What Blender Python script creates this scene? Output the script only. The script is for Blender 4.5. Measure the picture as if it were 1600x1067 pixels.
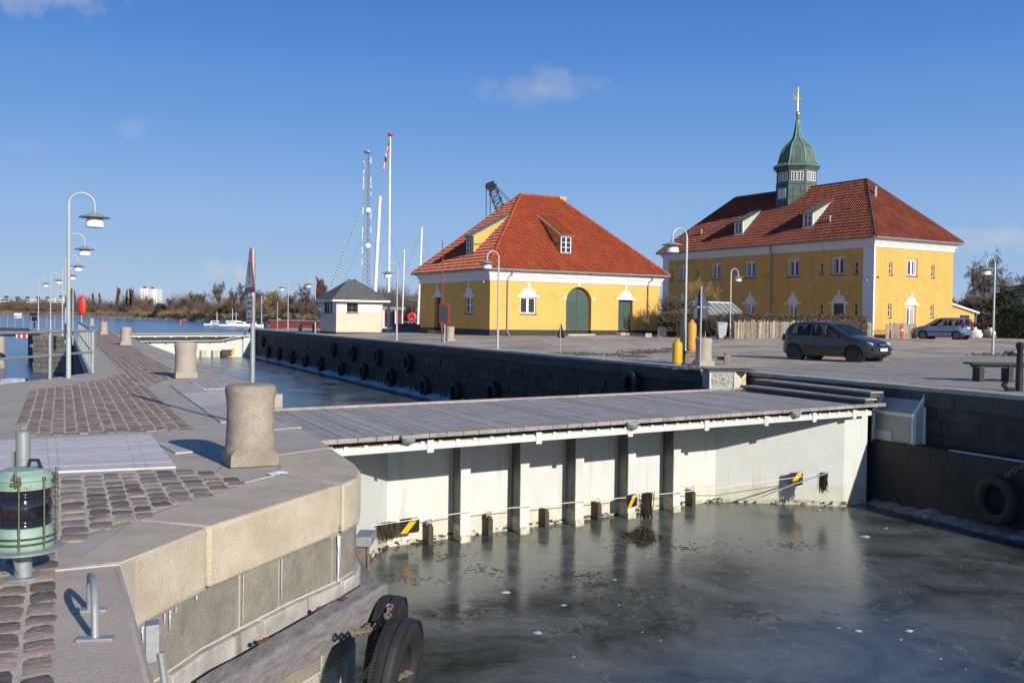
import bpy, math, random
from mathutils import Vector, Matrix, noise
from mathutils.geometry import tessellate_polygon
random.seed(7)
R = math.radians
S = bpy.context.scene
C = S.collection
for o in list(bpy.data.objects): bpy.data.objects.remove(o)
# ------------------------------------------------------------------ camera
EYE = 1.6; FPX = 1500.0
PITCH = R(1.405); ROLL = R(0.75)
cam = bpy.data.objects.new('camera', bpy.data.cameras.new('camera')); C.objects.link(cam)
cam.location = (0, 0, EYE)
CR = Matrix.Rotation(math.pi/2-PITCH, 3, 'X') @ Matrix.Rotation(ROLL, 3, 'Z')
cam.rotation_euler = CR.to_euler()
cam.data.sensor_width = 36; cam.data.lens = FPX/1600*36
cam.data.clip_start = 0.1; cam.data.clip_end = 12000
S.camera = cam
S.render.resolution_x = 1024; S.render.resolution_y = 682
# ------------------------------------------------------------------ light
SUN_EL = R(21.5); SUN_AZ = R(144)      # azimuth clockwise from +Y
S.world = bpy.data.worlds.new('World'); S.world.use_nodes = True
wt = S.world.node_tree; wn = wt.nodes; wl = wt.links
wn.clear()
w_out = wn.new('ShaderNodeOutputWorld'); w_bg = wn.new('ShaderNodeBackground')
sky = wn.new('ShaderNodeTexSky'); sky.sky_type = 'NISHITA'; sky.sun_disc = False
sky.sun_elevation = SUN_EL; sky.sun_rotation = SUN_AZ
sky.air_density = 1.0; sky.dust_density = 0.15; sky.ozone_density = 2.6; sky.altitude = 0
w_bg.inputs['Strength'].default_value = 0.09
def wmath(op, a, b=None, c=None):
    n = wn.new('ShaderNodeMath'); n.operation = op
    for i, v in enumerate((a, b, c)):
        if v is None: continue
        if isinstance(v, (int, float)): n.inputs[i].default_value = v
        else: wl.new(v, n.inputs[i])
    return n.outputs[0]
tc = wn.new('ShaderNodeTexCoord'); sp = wn.new('ShaderNodeSeparateXYZ')
wl.new(tc.outputs['Generated'], sp.inputs[0])
ny = wmath('MAXIMUM', sp.outputs[1], 0.05)
cx_ = wmath('DIVIDE', sp.outputs[0], ny); cz_ = wmath('DIVIDE', sp.outputs[2], ny)
cmb = wn.new('ShaderNodeCombineXYZ'); wl.new(cx_, cmb.inputs[0]); wl.new(cz_, cmb.inputs[1])
nz = wn.new('ShaderNodeTexNoise'); nz.inputs['Scale'].default_value = 22; nz.inputs['Detail'].default_value = 7
nz.inputs['Roughness'].default_value = 0.6
wl.new(cmb.outputs[0], nz.inputs['Vector'])
cl = None
for (cx, cz, rx, rz, st) in ((0.024, 0.238, 0.072, 0.021, 0.40), (-0.485, 0.325, 0.075, 0.024, 0.5), (0.505, 0.092, 0.07, 0.019, 0.6),
                             (-0.308, 0.044, 0.020, 0.012, 0.55), (-0.283, 0.043, 0.010, 0.013, 0.7), (-0.40, 0.19, 0.02, 0.012, .15), (-.52,.17,.03,.008,.12)):
    dx = wmath('DIVIDE', wmath('SUBTRACT', cx_, cx), rx); dz = wmath('DIVIDE', wmath('SUBTRACT', cz_, cz), rz)
    d = wmath('ADD', wmath('MULTIPLY', dx, dx), wmath('MULTIPLY', dz, dz))
    f = wmath('SUBTRACT', 1.0, wmath('SQRT', d))
    v = wmath('ADD', wmath('MULTIPLY', f, 0.75), wmath('MULTIPLY', wmath('SUBTRACT', nz.outputs[0], 0.5), 2.2))
    v = wmath('MULTIPLY', wmath('MINIMUM', wmath('MAXIMUM', v, 0.0), 1.0), st)
    cl = v if cl is None else wmath('MAXIMUM', cl, v)
front = wmath('GREATER_THAN', sp.outputs[1], 0.05)
cl = wmath('MULTIPLY', cl, front)
hs = wn.new('ShaderNodeHueSaturation'); hs.inputs['Saturation'].default_value = 1.12
wl.new(sky.outputs[0], hs.inputs['Color'])
# clear winter air: the haze near the horizon is pale blue
cr = wn.new('ShaderNodeValToRGB'); wl.new(sp.outputs[2], cr.inputs[0]); e_ = cr.color_ramp.elements
e_[0].position = 0.0; e_[0].color = (4.5, 5.8, 7.5, 1); e_[1].position = 1.0; e_[1].color = (.3, .9, 2.9, 1)
for ps_, c_ in ((.05, (3.55, 5.35, 8.1)), (.12, (2.6, 4.6, 8.1)), (.19, (1.65, 3.6, 7.7)), (.26, (1.0, 2.75, 6.9)), (.33, (.62, 2.1, 6.0)), (.5, (.4,1.3,4.0))):
    q_ = e_.new(ps_); q_.color = (*c_, 1)
hz = wn.new('ShaderNodeMix'); hz.data_type = 'RGBA'; 
mr_ = wn.new('ShaderNodeMapRange'); mr_.inputs[1].default_value = -.75; mr_.inputs[2].default_value = .1; mr_.inputs[3].default_value = .5; mr_.inputs[4].default_value = .93
wl.new(sp.outputs[1], mr_.inputs[0]); wl.new(mr_.outputs[0], hz.inputs[0])
wl.new(hs.outputs[0], hz.inputs[6]); wl.new(cr.outputs[0], hz.inputs[7])
mx = wn.new('ShaderNodeMix'); mx.data_type = 'RGBA'
wl.new(cl, mx.inputs[0]); wl.new(hz.outputs[2], mx.inputs[6]); mx.inputs[7].default_value = (6.6, 6.5, 6.9, 1)
wl.new(mx.outputs[2], w_bg.inputs['Color']); wl.new(w_bg.outputs[0], w_out.inputs[0])
sun = bpy.data.objects.new('sun', bpy.data.lights.new('sun', 'SUN')); C.objects.link(sun)
sun.data.energy = 5.0; sun.data.angle = R(0.53); sun.data.color = (1.0, 0.93, 0.83)
sd = Vector((math.sin(SUN_AZ)*math.cos(SUN_EL), math.cos(SUN_AZ)*math.cos(SUN_EL), math.sin(SUN_EL)))
sun.rotation_euler = sd.to_track_quat('Z', 'Y').to_euler(); sun.location = sd*50
S.view_settings.view_transform = 'Standard'; S.view_settings.look = 'None'
S.view_settings.exposure = 0.07; S.view_settings.gamma = 1
S.render.engine = 'CYCLES'
S.cycles.max_bounces = 6; S.cycles.transparent_max_bounces = 6
# ------------------------------------------------------------------ pixel -> place (photo pixels, 1600 wide)
O3 = Vector((0, 0, EYE))
def ray(px, py): return CR @ Vector(((px-800)/FPX, -(py-533.5)/FPX, -1))
def P(px, py, z=0.0):
    d = ray(px, py); return O3 + d*((z-EYE)/d.z)
def PD(px, py, D):
    d = ray(px, py); return O3 + d*(D/d.y)
def PL(px, py, o, n):
    d = ray(px, py); return O3 + d*((o-O3).dot(n)/d.dot(n))
NU = Vector((.9056, .4242, 0)); NV = Vector((-.4242, .9056, 0))   # across / along the lock
def UV(u, v, z=0): return NU*u + NV*v + Vector((0, 0, z))
def PU(px, py, u): return PL(px, py, UV(u, 0), NU)
def ss(a, b, x):
    t = max(0, min(1, (x-a)/(b-a))); return t*t*(3-2*t)
def gz(x, y):
    u = x*.9056+y*.4242; v = -x*.4242+y*.9056
    return .14 + .21*ss(19, 26, u)*ss(35, 48, v) + .15*ss(30, 45, u)*ss(32, 46, v)
def G(px, py):
    p = P(px, py, .14)
    for i in range(12): p = P(px, py, p.z*.5+gz(p.x, p.y)*.5)
    p.z = gz(p.x, p.y); return p
def GD(px, D):
    p = PD(px, 500, D); p.z = gz(p.x, p.y); return p
# ------------------------------------------------------------------ mesh helper
ORG = {}
class MB:
    def __init__(s, M=None): s.v = []; s.f = []; s.m = []; s.M = M; s.mi = 0
    def add(s, vs, fs):
        b = len(s.v)
        s.v += [(s.M @ Vector(p)) if s.M else Vector(p) for p in vs]
        for f in fs: s.f.append([b+i for i in f]); s.m.append(s.mi)
        return s
    def box(s, a, b):
        x0, y0, z0 = a; x1, y1, z1 = b
        return s.add([(x0,y0,z0),(x1,y0,z0),(x1,y1,z0),(x0,y1,z0),(x0,y0,z1),(x1,y0,z1),(x1,y1,z1),(x0,y1,z1)],
                     [(3,2,1,0),(4,5,6,7),(0,1,5,4),(1,2,6,5),(2,3,7,6),(3,0,4,7)])
    def obox(s, c, ex, ey, ez):      # centre + half vectors
        c, ex, ey, ez = map(Vector, (c, ex, ey, ez))
        vs = [c-ex-ey-ez, c+ex-ey-ez, c+ex+ey-ez, c-ex+ey-ez, c-ex-ey+ez, c+ex-ey+ez, c+ex+ey+ez, c-ex+ey+ez]
        return s.add(vs, [(3,2,1,0),(4,5,6,7),(0,1,5,4),(1,2,6,5),(2,3,7,6),(3,0,4,7)])
    def bar(s, a, b, w, h, up=(0,0,1)):
        a, b = Vector(a), Vector(b); d = b-a; e = d.normalized(); up = Vector(up)
        sx = e.cross(up)
        if sx.length < 1e-4: sx = e.cross(Vector((1,0,0)))
        sx.normalize(); sz = sx.cross(e)
        return s.obox((a+b)/2, d/2, sx*w/2, sz*h/2)
    def prism(s, poly, z0, z1, inset=0):
        n = len(poly)
        lo = [Vector((p[0], p[1], z0)) for p in poly]; hi = [Vector((p[0], p[1], z1)) for p in poly]
        tri = tessellate_polygon([hi])
        area = sum(poly[i][0]*poly[(i+1)%n][1]-poly[(i+1)%n][0]*poly[i][1] for i in range(n))
        fs = []
        for t in tri:
            a, b, c = (hi[i] for i in t)
            up = (b-a).cross(c-a).z > 0
            t = t if up else t[::-1]
            fs.append([i+n for i in t]); fs.append(list(t)[::-1])
        for i in range(n):
            j = (i+1) % n
            fs.append([i, j, j+n, i+n] if area > 0 else [j, i, i+n, j+n])
        return s.add(lo+hi, fs)
    def ngon(s, pts): return s.add(pts, [list(range(len(pts)))])
    def tube(s, pts, r, n=8, caps=True):
        pts = [Vector(p) for p in pts]; k = len(pts)
        rs = r if isinstance(r, (list, tuple)) else [r]*k
        vs = []; fs = []; ref = None
        for i, p in enumerate(pts):
            d = (pts[min(i+1, k-1)]-pts[max(i-1, 0)])
            d = d.normalized() if d.length > 1e-9 else Vector((0,0,1))
            if ref is None:
                ref = Vector((0,0,1)) if abs(d.z) < .9 else Vector((1,0,0))
            x = d.cross(ref)
            if x.length < 1e-4: x = d.cross(Vector((0,1,0)))
            x.normalize(); y = d.cross(x).normalized(); ref = x.cross(d)
            for j in range(n):
                t = 2*math.pi*j/n; vs.append(p+(x*math.cos(t)+y*math.sin(t))*rs[i])
        for i in range(k-1):
            for j in range(n):
                a = i*n+j; b = i*n+(j+1) % n; fs.append([a, a+n, b+n, b])
        if caps and n > 2: fs.append(list(range(n))); fs.append([(k-1)*n+j for j in range(n)][::-1])
        return s.add(vs, fs)
    def lathe(s, prof, c=(0,0,0), n=24, ax=None, caps=True, n0=0, sc=(1,1)):
        """prof: (radius, height) pairs; ax: axis direction"""
        c = Vector(c); az = Vector(ax).normalized() if ax is not None else Vector((0,0,1))
        x = az.cross(Vector((0,0,1))) if abs(az.z) < .95 else Vector((1,0,0))
        x.normalize(); y = az.cross(x).normalized()
        vs = []; fs = []
        for (r, h) in prof:
            for j in range(n):
                t = 2*math.pi*(j+n0)/n; vs.append(c+x*(r*math.cos(t)*sc[0])+y*(r*math.sin(t)*sc[1])+az*h)
        for i in range(len(prof)-1):
            for j in range(n):
                a = i*n+j; b = i*n+(j+1) % n; fs.append([a, b, b+n, a+n])
        if caps:
            if prof[0][0] > 1e-5: fs.append(list(range(n))[::-1])
            if prof[-1][0] > 1e-5: fs.append([(len(prof)-1)*n+j for j in range(n)])
        return s.add(vs, fs)
    def build(s, name, mats, parent=None, smooth=35, bevel=0, org=None):
        if parent is not None: org = ORG[parent.name]
        elif org is None: org = Vector((0,0,0))
        me = bpy.data.meshes.new(name)
        me.from_pydata([p-org for p in s.v], [], s.f)
        if not isinstance(mats, (list, tuple)): mats = [mats]
        for m in mats: me.materials.append(m)
        if len(mats) > 1: me.polygons.foreach_set('material_index', s.m)
        me.validate()
        if smooth:
            me.polygons.foreach_set('use_smooth', [True]*len(me.polygons))
            me.set_sharp_from_angle(angle=R(smooth))
        o = bpy.data.objects.new(name, me); C.objects.link(o)
        ORG[o.name] = Vector(org)
        if parent is not None: o.parent = parent
        else: o.location = org
        if bevel:
            b = o.modifiers.new('bevel', 'BEVEL'); b.width = bevel; b.segments = 2; b.limit_method = 'ANGLE'; b.angle_limit = R(40)
        return o
def tag(o, label=None, cat=None, group=None, kind=None):
    if label: o['label'] = label
    if cat: o['category'] = cat
    if group: o['group'] = group
    if kind: o['kind'] = kind
    return o
def thing(name, label, cat, loc=(0,0,0), group=None):
    o = bpy.data.objects.new(name, None); C.objects.link(o); o.location = loc; ORG[o.name] = Vector(loc)
    o.empty_display_size = .3
    return tag(o, label, cat, group)
KIDS = {}
def dup(root, loc, rz=0, label=None, group=None, scale=None):
    def cp(o, par):
        c = o.copy(); C.objects.link(c); ORG[c.name] = Vector((0,0,0))
        if par is not None: c.parent = par
        for ch in [x for x in bpy.data.objects if x.parent == o]: cp(ch, c)
        return c
    r = cp(root, None); r.location = loc; r.rotation_euler = (0, 0, rz)
    if scale: r.scale = (scale,)*3 if isinstance(scale, (int, float)) else scale
    if label: r['label'] = label
    if group: r['group'] = group
    return r
def put(root, loc, rz=0, scale=None):
    root.location = loc; root.rotation_euler = (0, 0, rz)
    if scale: root.scale = (scale,)*3 if isinstance(scale, (int, float)) else scale
    return root
# ------------------------------------------------------------------ materials
def mat(name, c1, c2=None, scale=4, rough=.8, bump=0, bscale=40, metal=0, island=0, stretch=None, c3=None, s3=60, t3=.6, spec=.5, coat=0, drip=None, det=5, bdist=.02):
    m = bpy.data.materials.new(name); m.use_nodes = True; t = m.node_tree; N = t.nodes; L = t.links
    b = N['Principled BSDF']; b.inputs['Roughness'].default_value = rough; b.inputs['Metallic'].default_value = metal
    b.inputs['Specular IOR Level'].default_value = spec; b.inputs['Coat Weight'].default_value = coat
    co = N.new('ShaderNodeTexCoord').outputs['Object']
    if stretch:
        mp = N.new('ShaderNodeMapping'); mp.inputs['Scale'].default_value = stretch; L.new(co, mp.inputs[0]); cs = mp.outputs[0]
    else: cs = co
    def mixc(f, a, bb):
        x = N.new('ShaderNodeMix'); x.data_type = 'RGBA'
        if isinstance(f, float): x.inputs[0].default_value = f
        else: L.new(f, x.inputs[0])
        for i, q in ((6, a), (7, bb)):
            if isinstance(q, tuple): x.inputs[i].default_value = (*q[:3], 1)
            else: L.new(q, x.inputs[i])
        return x.outputs[2]
    def nse(sc, d=5, vec=None):
        n = N.new('ShaderNodeTexNoise'); n.inputs['Scale'].default_value = sc; n.inputs['Detail'].default_value = d
        n.inputs['Roughness'].default_value = .62; L.new(vec or cs, n.inputs['Vector']); return n.outputs[0]
    def rng(f, a, bb):
        r = N.new('ShaderNodeMapRange'); r.inputs[1].default_value = a; r.inputs[2].default_value = bb; L.new(f, r.inputs[0]); return r.outputs[0]
    col = c1
    if c2: col = mixc(rng(nse(scale, det), .32, .68), c1, c2)
    if c3: col = mixc(rng(nse(s3, 3), t3, t3+.08), col, c3)
    if drip:   # (colour, threshold): vertical streaks
        mp = N.new('ShaderNodeMapping'); mp.inputs['Scale'].default_value = (3, 3, .35); L.new(co, mp.inputs[0])
        col = mixc(rng(nse(1.6, 6, mp.outputs[0]), drip[1], drip[1]+.15), col, drip[0])
    if island:
        g = N.new('ShaderNodeNewGeometry')
        hsv = N.new('ShaderNodeHueSaturation'); L.new(rng(g.outputs['Random Per Island'], 0, 1), hsv.inputs['Value'])
        mr = hsv.inputs['Value'].links[0].from_node; mr.inputs[3].default_value = 1-island; mr.inputs[4].default_value = 1+island
        if isinstance(col, tuple): hsv.inputs['Color'].default_value = (*col, 1)
        else: L.new(col, hsv.inputs['Color'])
        wn_ = N.new('ShaderNodeTexWhiteNoise'); wn_.noise_dimensions = '1D'; L.new(g.outputs['Random Per Island'], wn_.inputs['W'])
        mr2 = N.new('ShaderNodeMapRange'); mr2.inputs[3].default_value = .5-.008*island*2; mr2.inputs[4].default_value = .5+.045*island*2
        L.new(wn_.outputs[0], mr2.inputs[0]); L.new(mr2.outputs[0], hsv.inputs['Hue'])
        col = hsv.outputs[0]
    if isinstance(col, tuple): b.inputs['Base Color'].default_value = (*col, 1)
    else: L.new(col, b.inputs['Base Color'])
    if bump:
        bp = N.new('ShaderNodeBump'); bp.inputs['Strength'].default_value = bump; bp.inputs['Distance'].default_value = bdist
        L.new(nse(bscale, 6), bp.inputs['Height']); L.new(bp.outputs[0], b.inputs['Normal'])
    return m
M = {}
M['granite'] = mat('granite', (.61,.53,.41), (.46,.385,.285), 2.5, .85, .35, 45, c3=(.20,.165,.135), s3=170, t3=.555)
M['granite_top'] = mat('granite_top', (.49,.44,.37), (.38,.34,.29), 1.6, .85, .3, 45, c3=(.22,.195,.17), s3=170, t3=.555)
M['granite_pink'] = mat('granite_pink', (.55,.46,.37), (.46,.385,.315), 2, .85, .35, 45, c3=(.2,.16,.145), s3=170, t3=.56)
M['course'] = mat('granite_course', (.29,.26,.215), (.19,.17,.14), 3.5, .85, .6, 16, c3=(.11,.095,.08), s3=110, t3=.56, island=.15, drip=((.13,.11,.085), .62))
M['footing'] = mat('limed_stone', (.50,.48,.45), (.30,.27,.23), 4, .85, .5, 14, drip=((.22,.16,.11), .58))
M['mortar'] = mat('mortar', (.55,.53,.49), (.42,.40,.36), 12, .9, .4, 40)
M['sand'] = mat('joint_sand', (.66,.57,.46), (.46,.40,.32), 9, .95, .5, 60)
M['sett'] = mat('sett_stone', (.34,.235,.185), (.205,.18,.155), 6, .78, .8, 22, island=.5, c3=(.36,.33,.30), s3=22, t3=.63)
M['sett_pink'] = mat('sett_pink', (.32,.225,.18), (.235,.175,.145), 6, .8, .8, 22, island=.26, c3=(.30,.26,.235), s3=22, t3=.63)
M['bollard'] = mat('bollard_granite', (.43,.375,.305), (.25,.21,.165), 2, .85, .35, 60, c3=(.11,.09,.075), s3=140, t3=.545, bdist=.03)
M['bollard_far'] = mat('bollard_granite_pale', (.42,.36,.295), (.34,.29,.24), 3, .85, .5, 30, c3=(.2,.17,.15), s3=40, t3=.62)
M['plank_grey'] = mat('weathered_planks', (.52,.485,.455), (.40,.375,.35), 3, .8, .5, 12, stretch=(1,1,1), island=.12)
M['deck'] = mat('deck_planks', (.42,.385,.355), (.30,.275,.255), 2.2, .7, .5, 14, island=.10)
M['deck_edge'] = mat('deck_edge', (.36,.32,.28), (.24,.21,.18), 6, .8, .4, 30, island=.15)
M['timber'] = mat('fender_timber', (.27,.25,.24), (.155,.145,.14), 5, .75, .8, 9, stretch=(2.5,1,5), c3=(.10,.05,.04), s3=12, t3=.72)
M['white_steel'] = mat('white_steel', (.61,.63,.60), (.56,.585,.56), 1.5, .45, drip=((.50,.49,.42), .56))
M['gate_dark'] = mat('tidal_grime', (.035,.03,.025), (.085,.075,.06), 14, .7, .8, 30)
M['galv'] = mat('galvanised_steel', (.36,.38,.39), (.29,.31,.32), 7, .5, .15, 40, metal=.35)
M['lamp_pole'] = mat('lamp_pole_paint', (.43,.46,.46), (.37,.40,.40), 4, .5, metal=.15)
M['lamp_white'] = mat('lamp_enamel', (.80,.80,.78), None, rough=.35)
M['lamp_hood'] = mat('lamp_hood', (.33,.35,.34), (.26,.28,.27), 5, .5)
M['verdigris'] = mat('verdigris', (.30,.44,.365), (.21,.33,.27), 6, .6, .3, 30, metal=.1, c3=(.16,.12,.06), s3=9, t3=.66, drip=((.17,.19,.12), .64))
M['brass'] = mat('dull_brass', (.15,.115,.07), (.12,.14,.10), 12, .5, .3, 40, metal=.6)
M['tyre'] = mat('tyre_rubber', (.014,.014,.016), (.025,.025,.027), 5, .65, .3, 30)
M['chain'] = mat('rusty_chain', (.30,.24,.19), (.16,.10,.07), 30, .7, .5, 60, metal=.3)
M['yellow_pl'] = mat('yellow_plaster', (.76,.44,.115), (.70,.39,.10), .6, .85, .15, 20, drip=((.58,.33,.10), .60), c3=(.63,.365,.11), s3=1.1, t3=.57)
M['ochre_pl'] = mat('ochre_plaster', (.71,.40,.105), (.64,.355,.09), .5, .85, .15, 20, drip=((.50,.29,.095), .58), c3=(.56,.33,.10), s3=.8, t3=.56)
M['white_pl'] = mat('white_plaster', (.78,.78,.77), (.70,.70,.69), 1.2, .8, drip=((.60,.60,.58), .66))
M['black_pl'] = mat('black_plinth', (.025,.025,.027), (.04,.04,.04), 3, .7)
M['tile'] = mat('clay_tile', (.43,.085,.036), (.32,.062,.03), 1.1, .62, .25, 25, island=.12)
M['tile_old'] = mat('weathered_tile', (.33,.072,.04), (.20,.045,.03), 1.0, .68, .3, 25, island=.15, drip=((.09,.035,.03), .56))
M['tile_dark'] = mat('ridge_tile', (.13,.055,.045), (.09,.045,.04), 2, .75)
M['lead'] = mat('lead_sheet', (.30,.31,.32), (.22,.235,.24), 2, .6)
M['copper_green'] = mat('green_copper', (.13,.20,.165), (.06,.085,.07), 1.3, .55, .2, 14, drip=((.055,.075,.065), .53))
M['copper_dark'] = mat('dark_copper', (.07,.10,.085), (.12,.17,.14), 1.6, .6, .2, 14)
M['copper_light'] = mat('light_verdigris', (.20,.40,.33), (.14,.30,.25), 2, .6)
M['gold'] = mat('gilding', (.75,.48,.15), None, rough=.35, metal=.8)
M['door_green'] = mat('green_door_paint', (.055,.10,.085), (.045,.08,.07), 3, .5, .2, 20)
M['dark_wood'] = mat('dark_timber', (.05,.05,.045), (.08,.075,.065), 5, .6)
M['white_wood'] = mat('white_window_paint', (.80,.80,.80), None, rough=.5)
M['wood_raw'] = mat('raw_wood', (.33,.27,.20), (.20,.165,.125), 6, .85, .5, 20, stretch=(1,1,.4))
M['concrete'] = mat('concrete', (.45,.42,.375), (.35,.33,.295), 1.5, .88, .3, 30, c3=(.18,.17,.16), s3=8, t3=.66)
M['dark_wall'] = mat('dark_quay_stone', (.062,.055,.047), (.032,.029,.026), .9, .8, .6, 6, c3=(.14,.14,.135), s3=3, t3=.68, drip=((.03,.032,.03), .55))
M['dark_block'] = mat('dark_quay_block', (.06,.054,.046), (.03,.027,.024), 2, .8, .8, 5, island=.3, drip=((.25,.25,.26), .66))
M['frost'] = mat('frosted_ice', (.55,.60,.68), (.30,.33,.38), 3, .6, .8, 7)
M['snow'] = mat('snow', (.75,.78,.84), (.6,.64,.7), 5, .7, .5, 12)
M['red'] = mat('red_plastic', (.62,.035,.025), None, rough=.4)
M['red_wood'] = mat('red_paint', (.25,.035,.03), (.19,.03,.025), 4, .6)
M['white_paint'] = mat('white_gloss', (.78,.78,.78), None, rough=.35)
M['sign_white'] = mat('sign_white', (.72,.72,.72), None, rough=.4)
M['sign_back'] = mat('sign_back', (.085,.11,.14), (.07,.09,.12), 4, .5)
M['yellow'] = mat('warning_yellow', (.85,.42,.01), None, rough=.4)
M['black'] = mat('black_paint', (.015,.015,.017), None, rough=.4)
M['gas_yellow'] = mat('gas_bottle_yellow', (.72,.40,.02), (.64,.35,.02), 5, .38)
M['gas_orange'] = mat('gas_bottle_orange', (.66,.31,.045), (.58,.27,.05), 5, .5)
M['weed'] = mat('seaweed', (.035,.03,.018), (.07,.06,.035), 14, .9)
M['cream'] = mat('cream_boards', (.74,.55,.43), (.69,.51,.40), 2, .7)
M['pink_board'] = mat('pale_pink_boards', (.62,.50,.47), (.58,.47,.44), 2, .7)
M['slate'] = mat('grey_felt_roof', (.12,.125,.12), (.085,.09,.088), 2, .8, .3, 14)
M['twig'] = mat('bare_twigs', (.13,.095,.075), (.09,.07,.055), 1, .9)
M['twig_red'] = mat('reddish_twigs', (.165,.10,.075), (.12,.08,.06), .1, .9)
M['twig_ochre'] = mat('willow_twigs', (.30,.20,.08), (.22,.15,.07), 1, .9)
M['bark'] = mat('bark', (.12,.095,.075), (.07,.055,.045), 4, .9)
M['hedge_brown'] = mat('winter_hedge', (.14,.105,.075), (.09,.07,.05), 2, .9)
M['hedge_green'] = mat('conifer_hedge', (.030,.045,.020), (.018,.03,.013), 2, .9)
M['reed'] = mat('dry_grass_bank', (.33,.255,.15), (.17,.13,.085), .05, .95, .5, 1, c3=(.11,.085,.06), s3=.12, t3=.55)
M['rock'] = mat('shore_rocks', (.22,.20,.17), (.11,.10,.09), .3, .9)
M['blue_tarp'] = mat('blue_tarpaulin', (.03,.08,.24), (.02,.05,.17), 3, .6)
M['silo'] = mat('pale_building', (.78,.77,.74), (.70,.69,.67), .1, .8)
M['asphalt'] = mat('pale_asphalt', (.35,.315,.27), (.285,.26,.225), .5, .9, .25, 30, c3=(.24,.23,.215), s3=14, t3=.6)
M['gravel'] = mat('gravel_yard', (.56,.475,.375), (.38,.32,.255), .35, .95, .9, 18, c3=(.30,.25,.195), s3=.20, t3=.51, det=9, bdist=.05)
def glass(name, c=(.02,.025,.03), rough=.06, spec=.9):
    return mat(name, c, None, rough=rough, spec=spec)
M['glass'] = glass('window_glass'); M['car_glass'] = glass('car_glass', (.025,.03,.033), .04)

M['curtain'] = mat('window_curtain', (.42,.43,.45), (.33,.34,.36), 6, .8)
M['faint_joint'] = mat('faint_joint', (.30,.27,.235), (.2,.18,.16), 8, .9)
def seeglass(name, tint=(.55,.6,.62), f=.55):
    m = bpy.data.materials.new(name); m.use_nodes = True; t = m.node_tree; N = t.nodes; L = t.links; b = N['Principled BSDF']
    b.inputs['Base Color'].default_value = (.02,.025,.03,1); b.inputs['Roughness'].default_value = .03; b.inputs['Specular IOR Level'].default_value = .8
    tr = N.new('ShaderNodeBsdfTransparent'); tr.inputs[0].default_value = (*tint, 1); mx = N.new('ShaderNodeMixShader'); mx.inputs[0].default_value = f
    L.new(b.outputs[0], mx.inputs[1]); L.new(tr.outputs[0], mx.inputs[2]); L.new(mx.outputs[0], N['Material Output'].inputs[0]); return m
M['car_glass'] = seeglass('car_window_glass', f=.62)
M['seat'] = mat('seat_fabric', (.05,.05,.055), None, rough=.9)

M['brown_lead'] = mat('brown_lead', (.20,.155,.13), (.14,.11,.09), 3, .6)
M['old_copper'] = mat('dull_copper', (.22,.275,.235), (.15,.20,.17), 3, .6)

M['sign_red'] = mat('sign_red', (.30,.035,.035), None, rough=.5)
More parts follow.
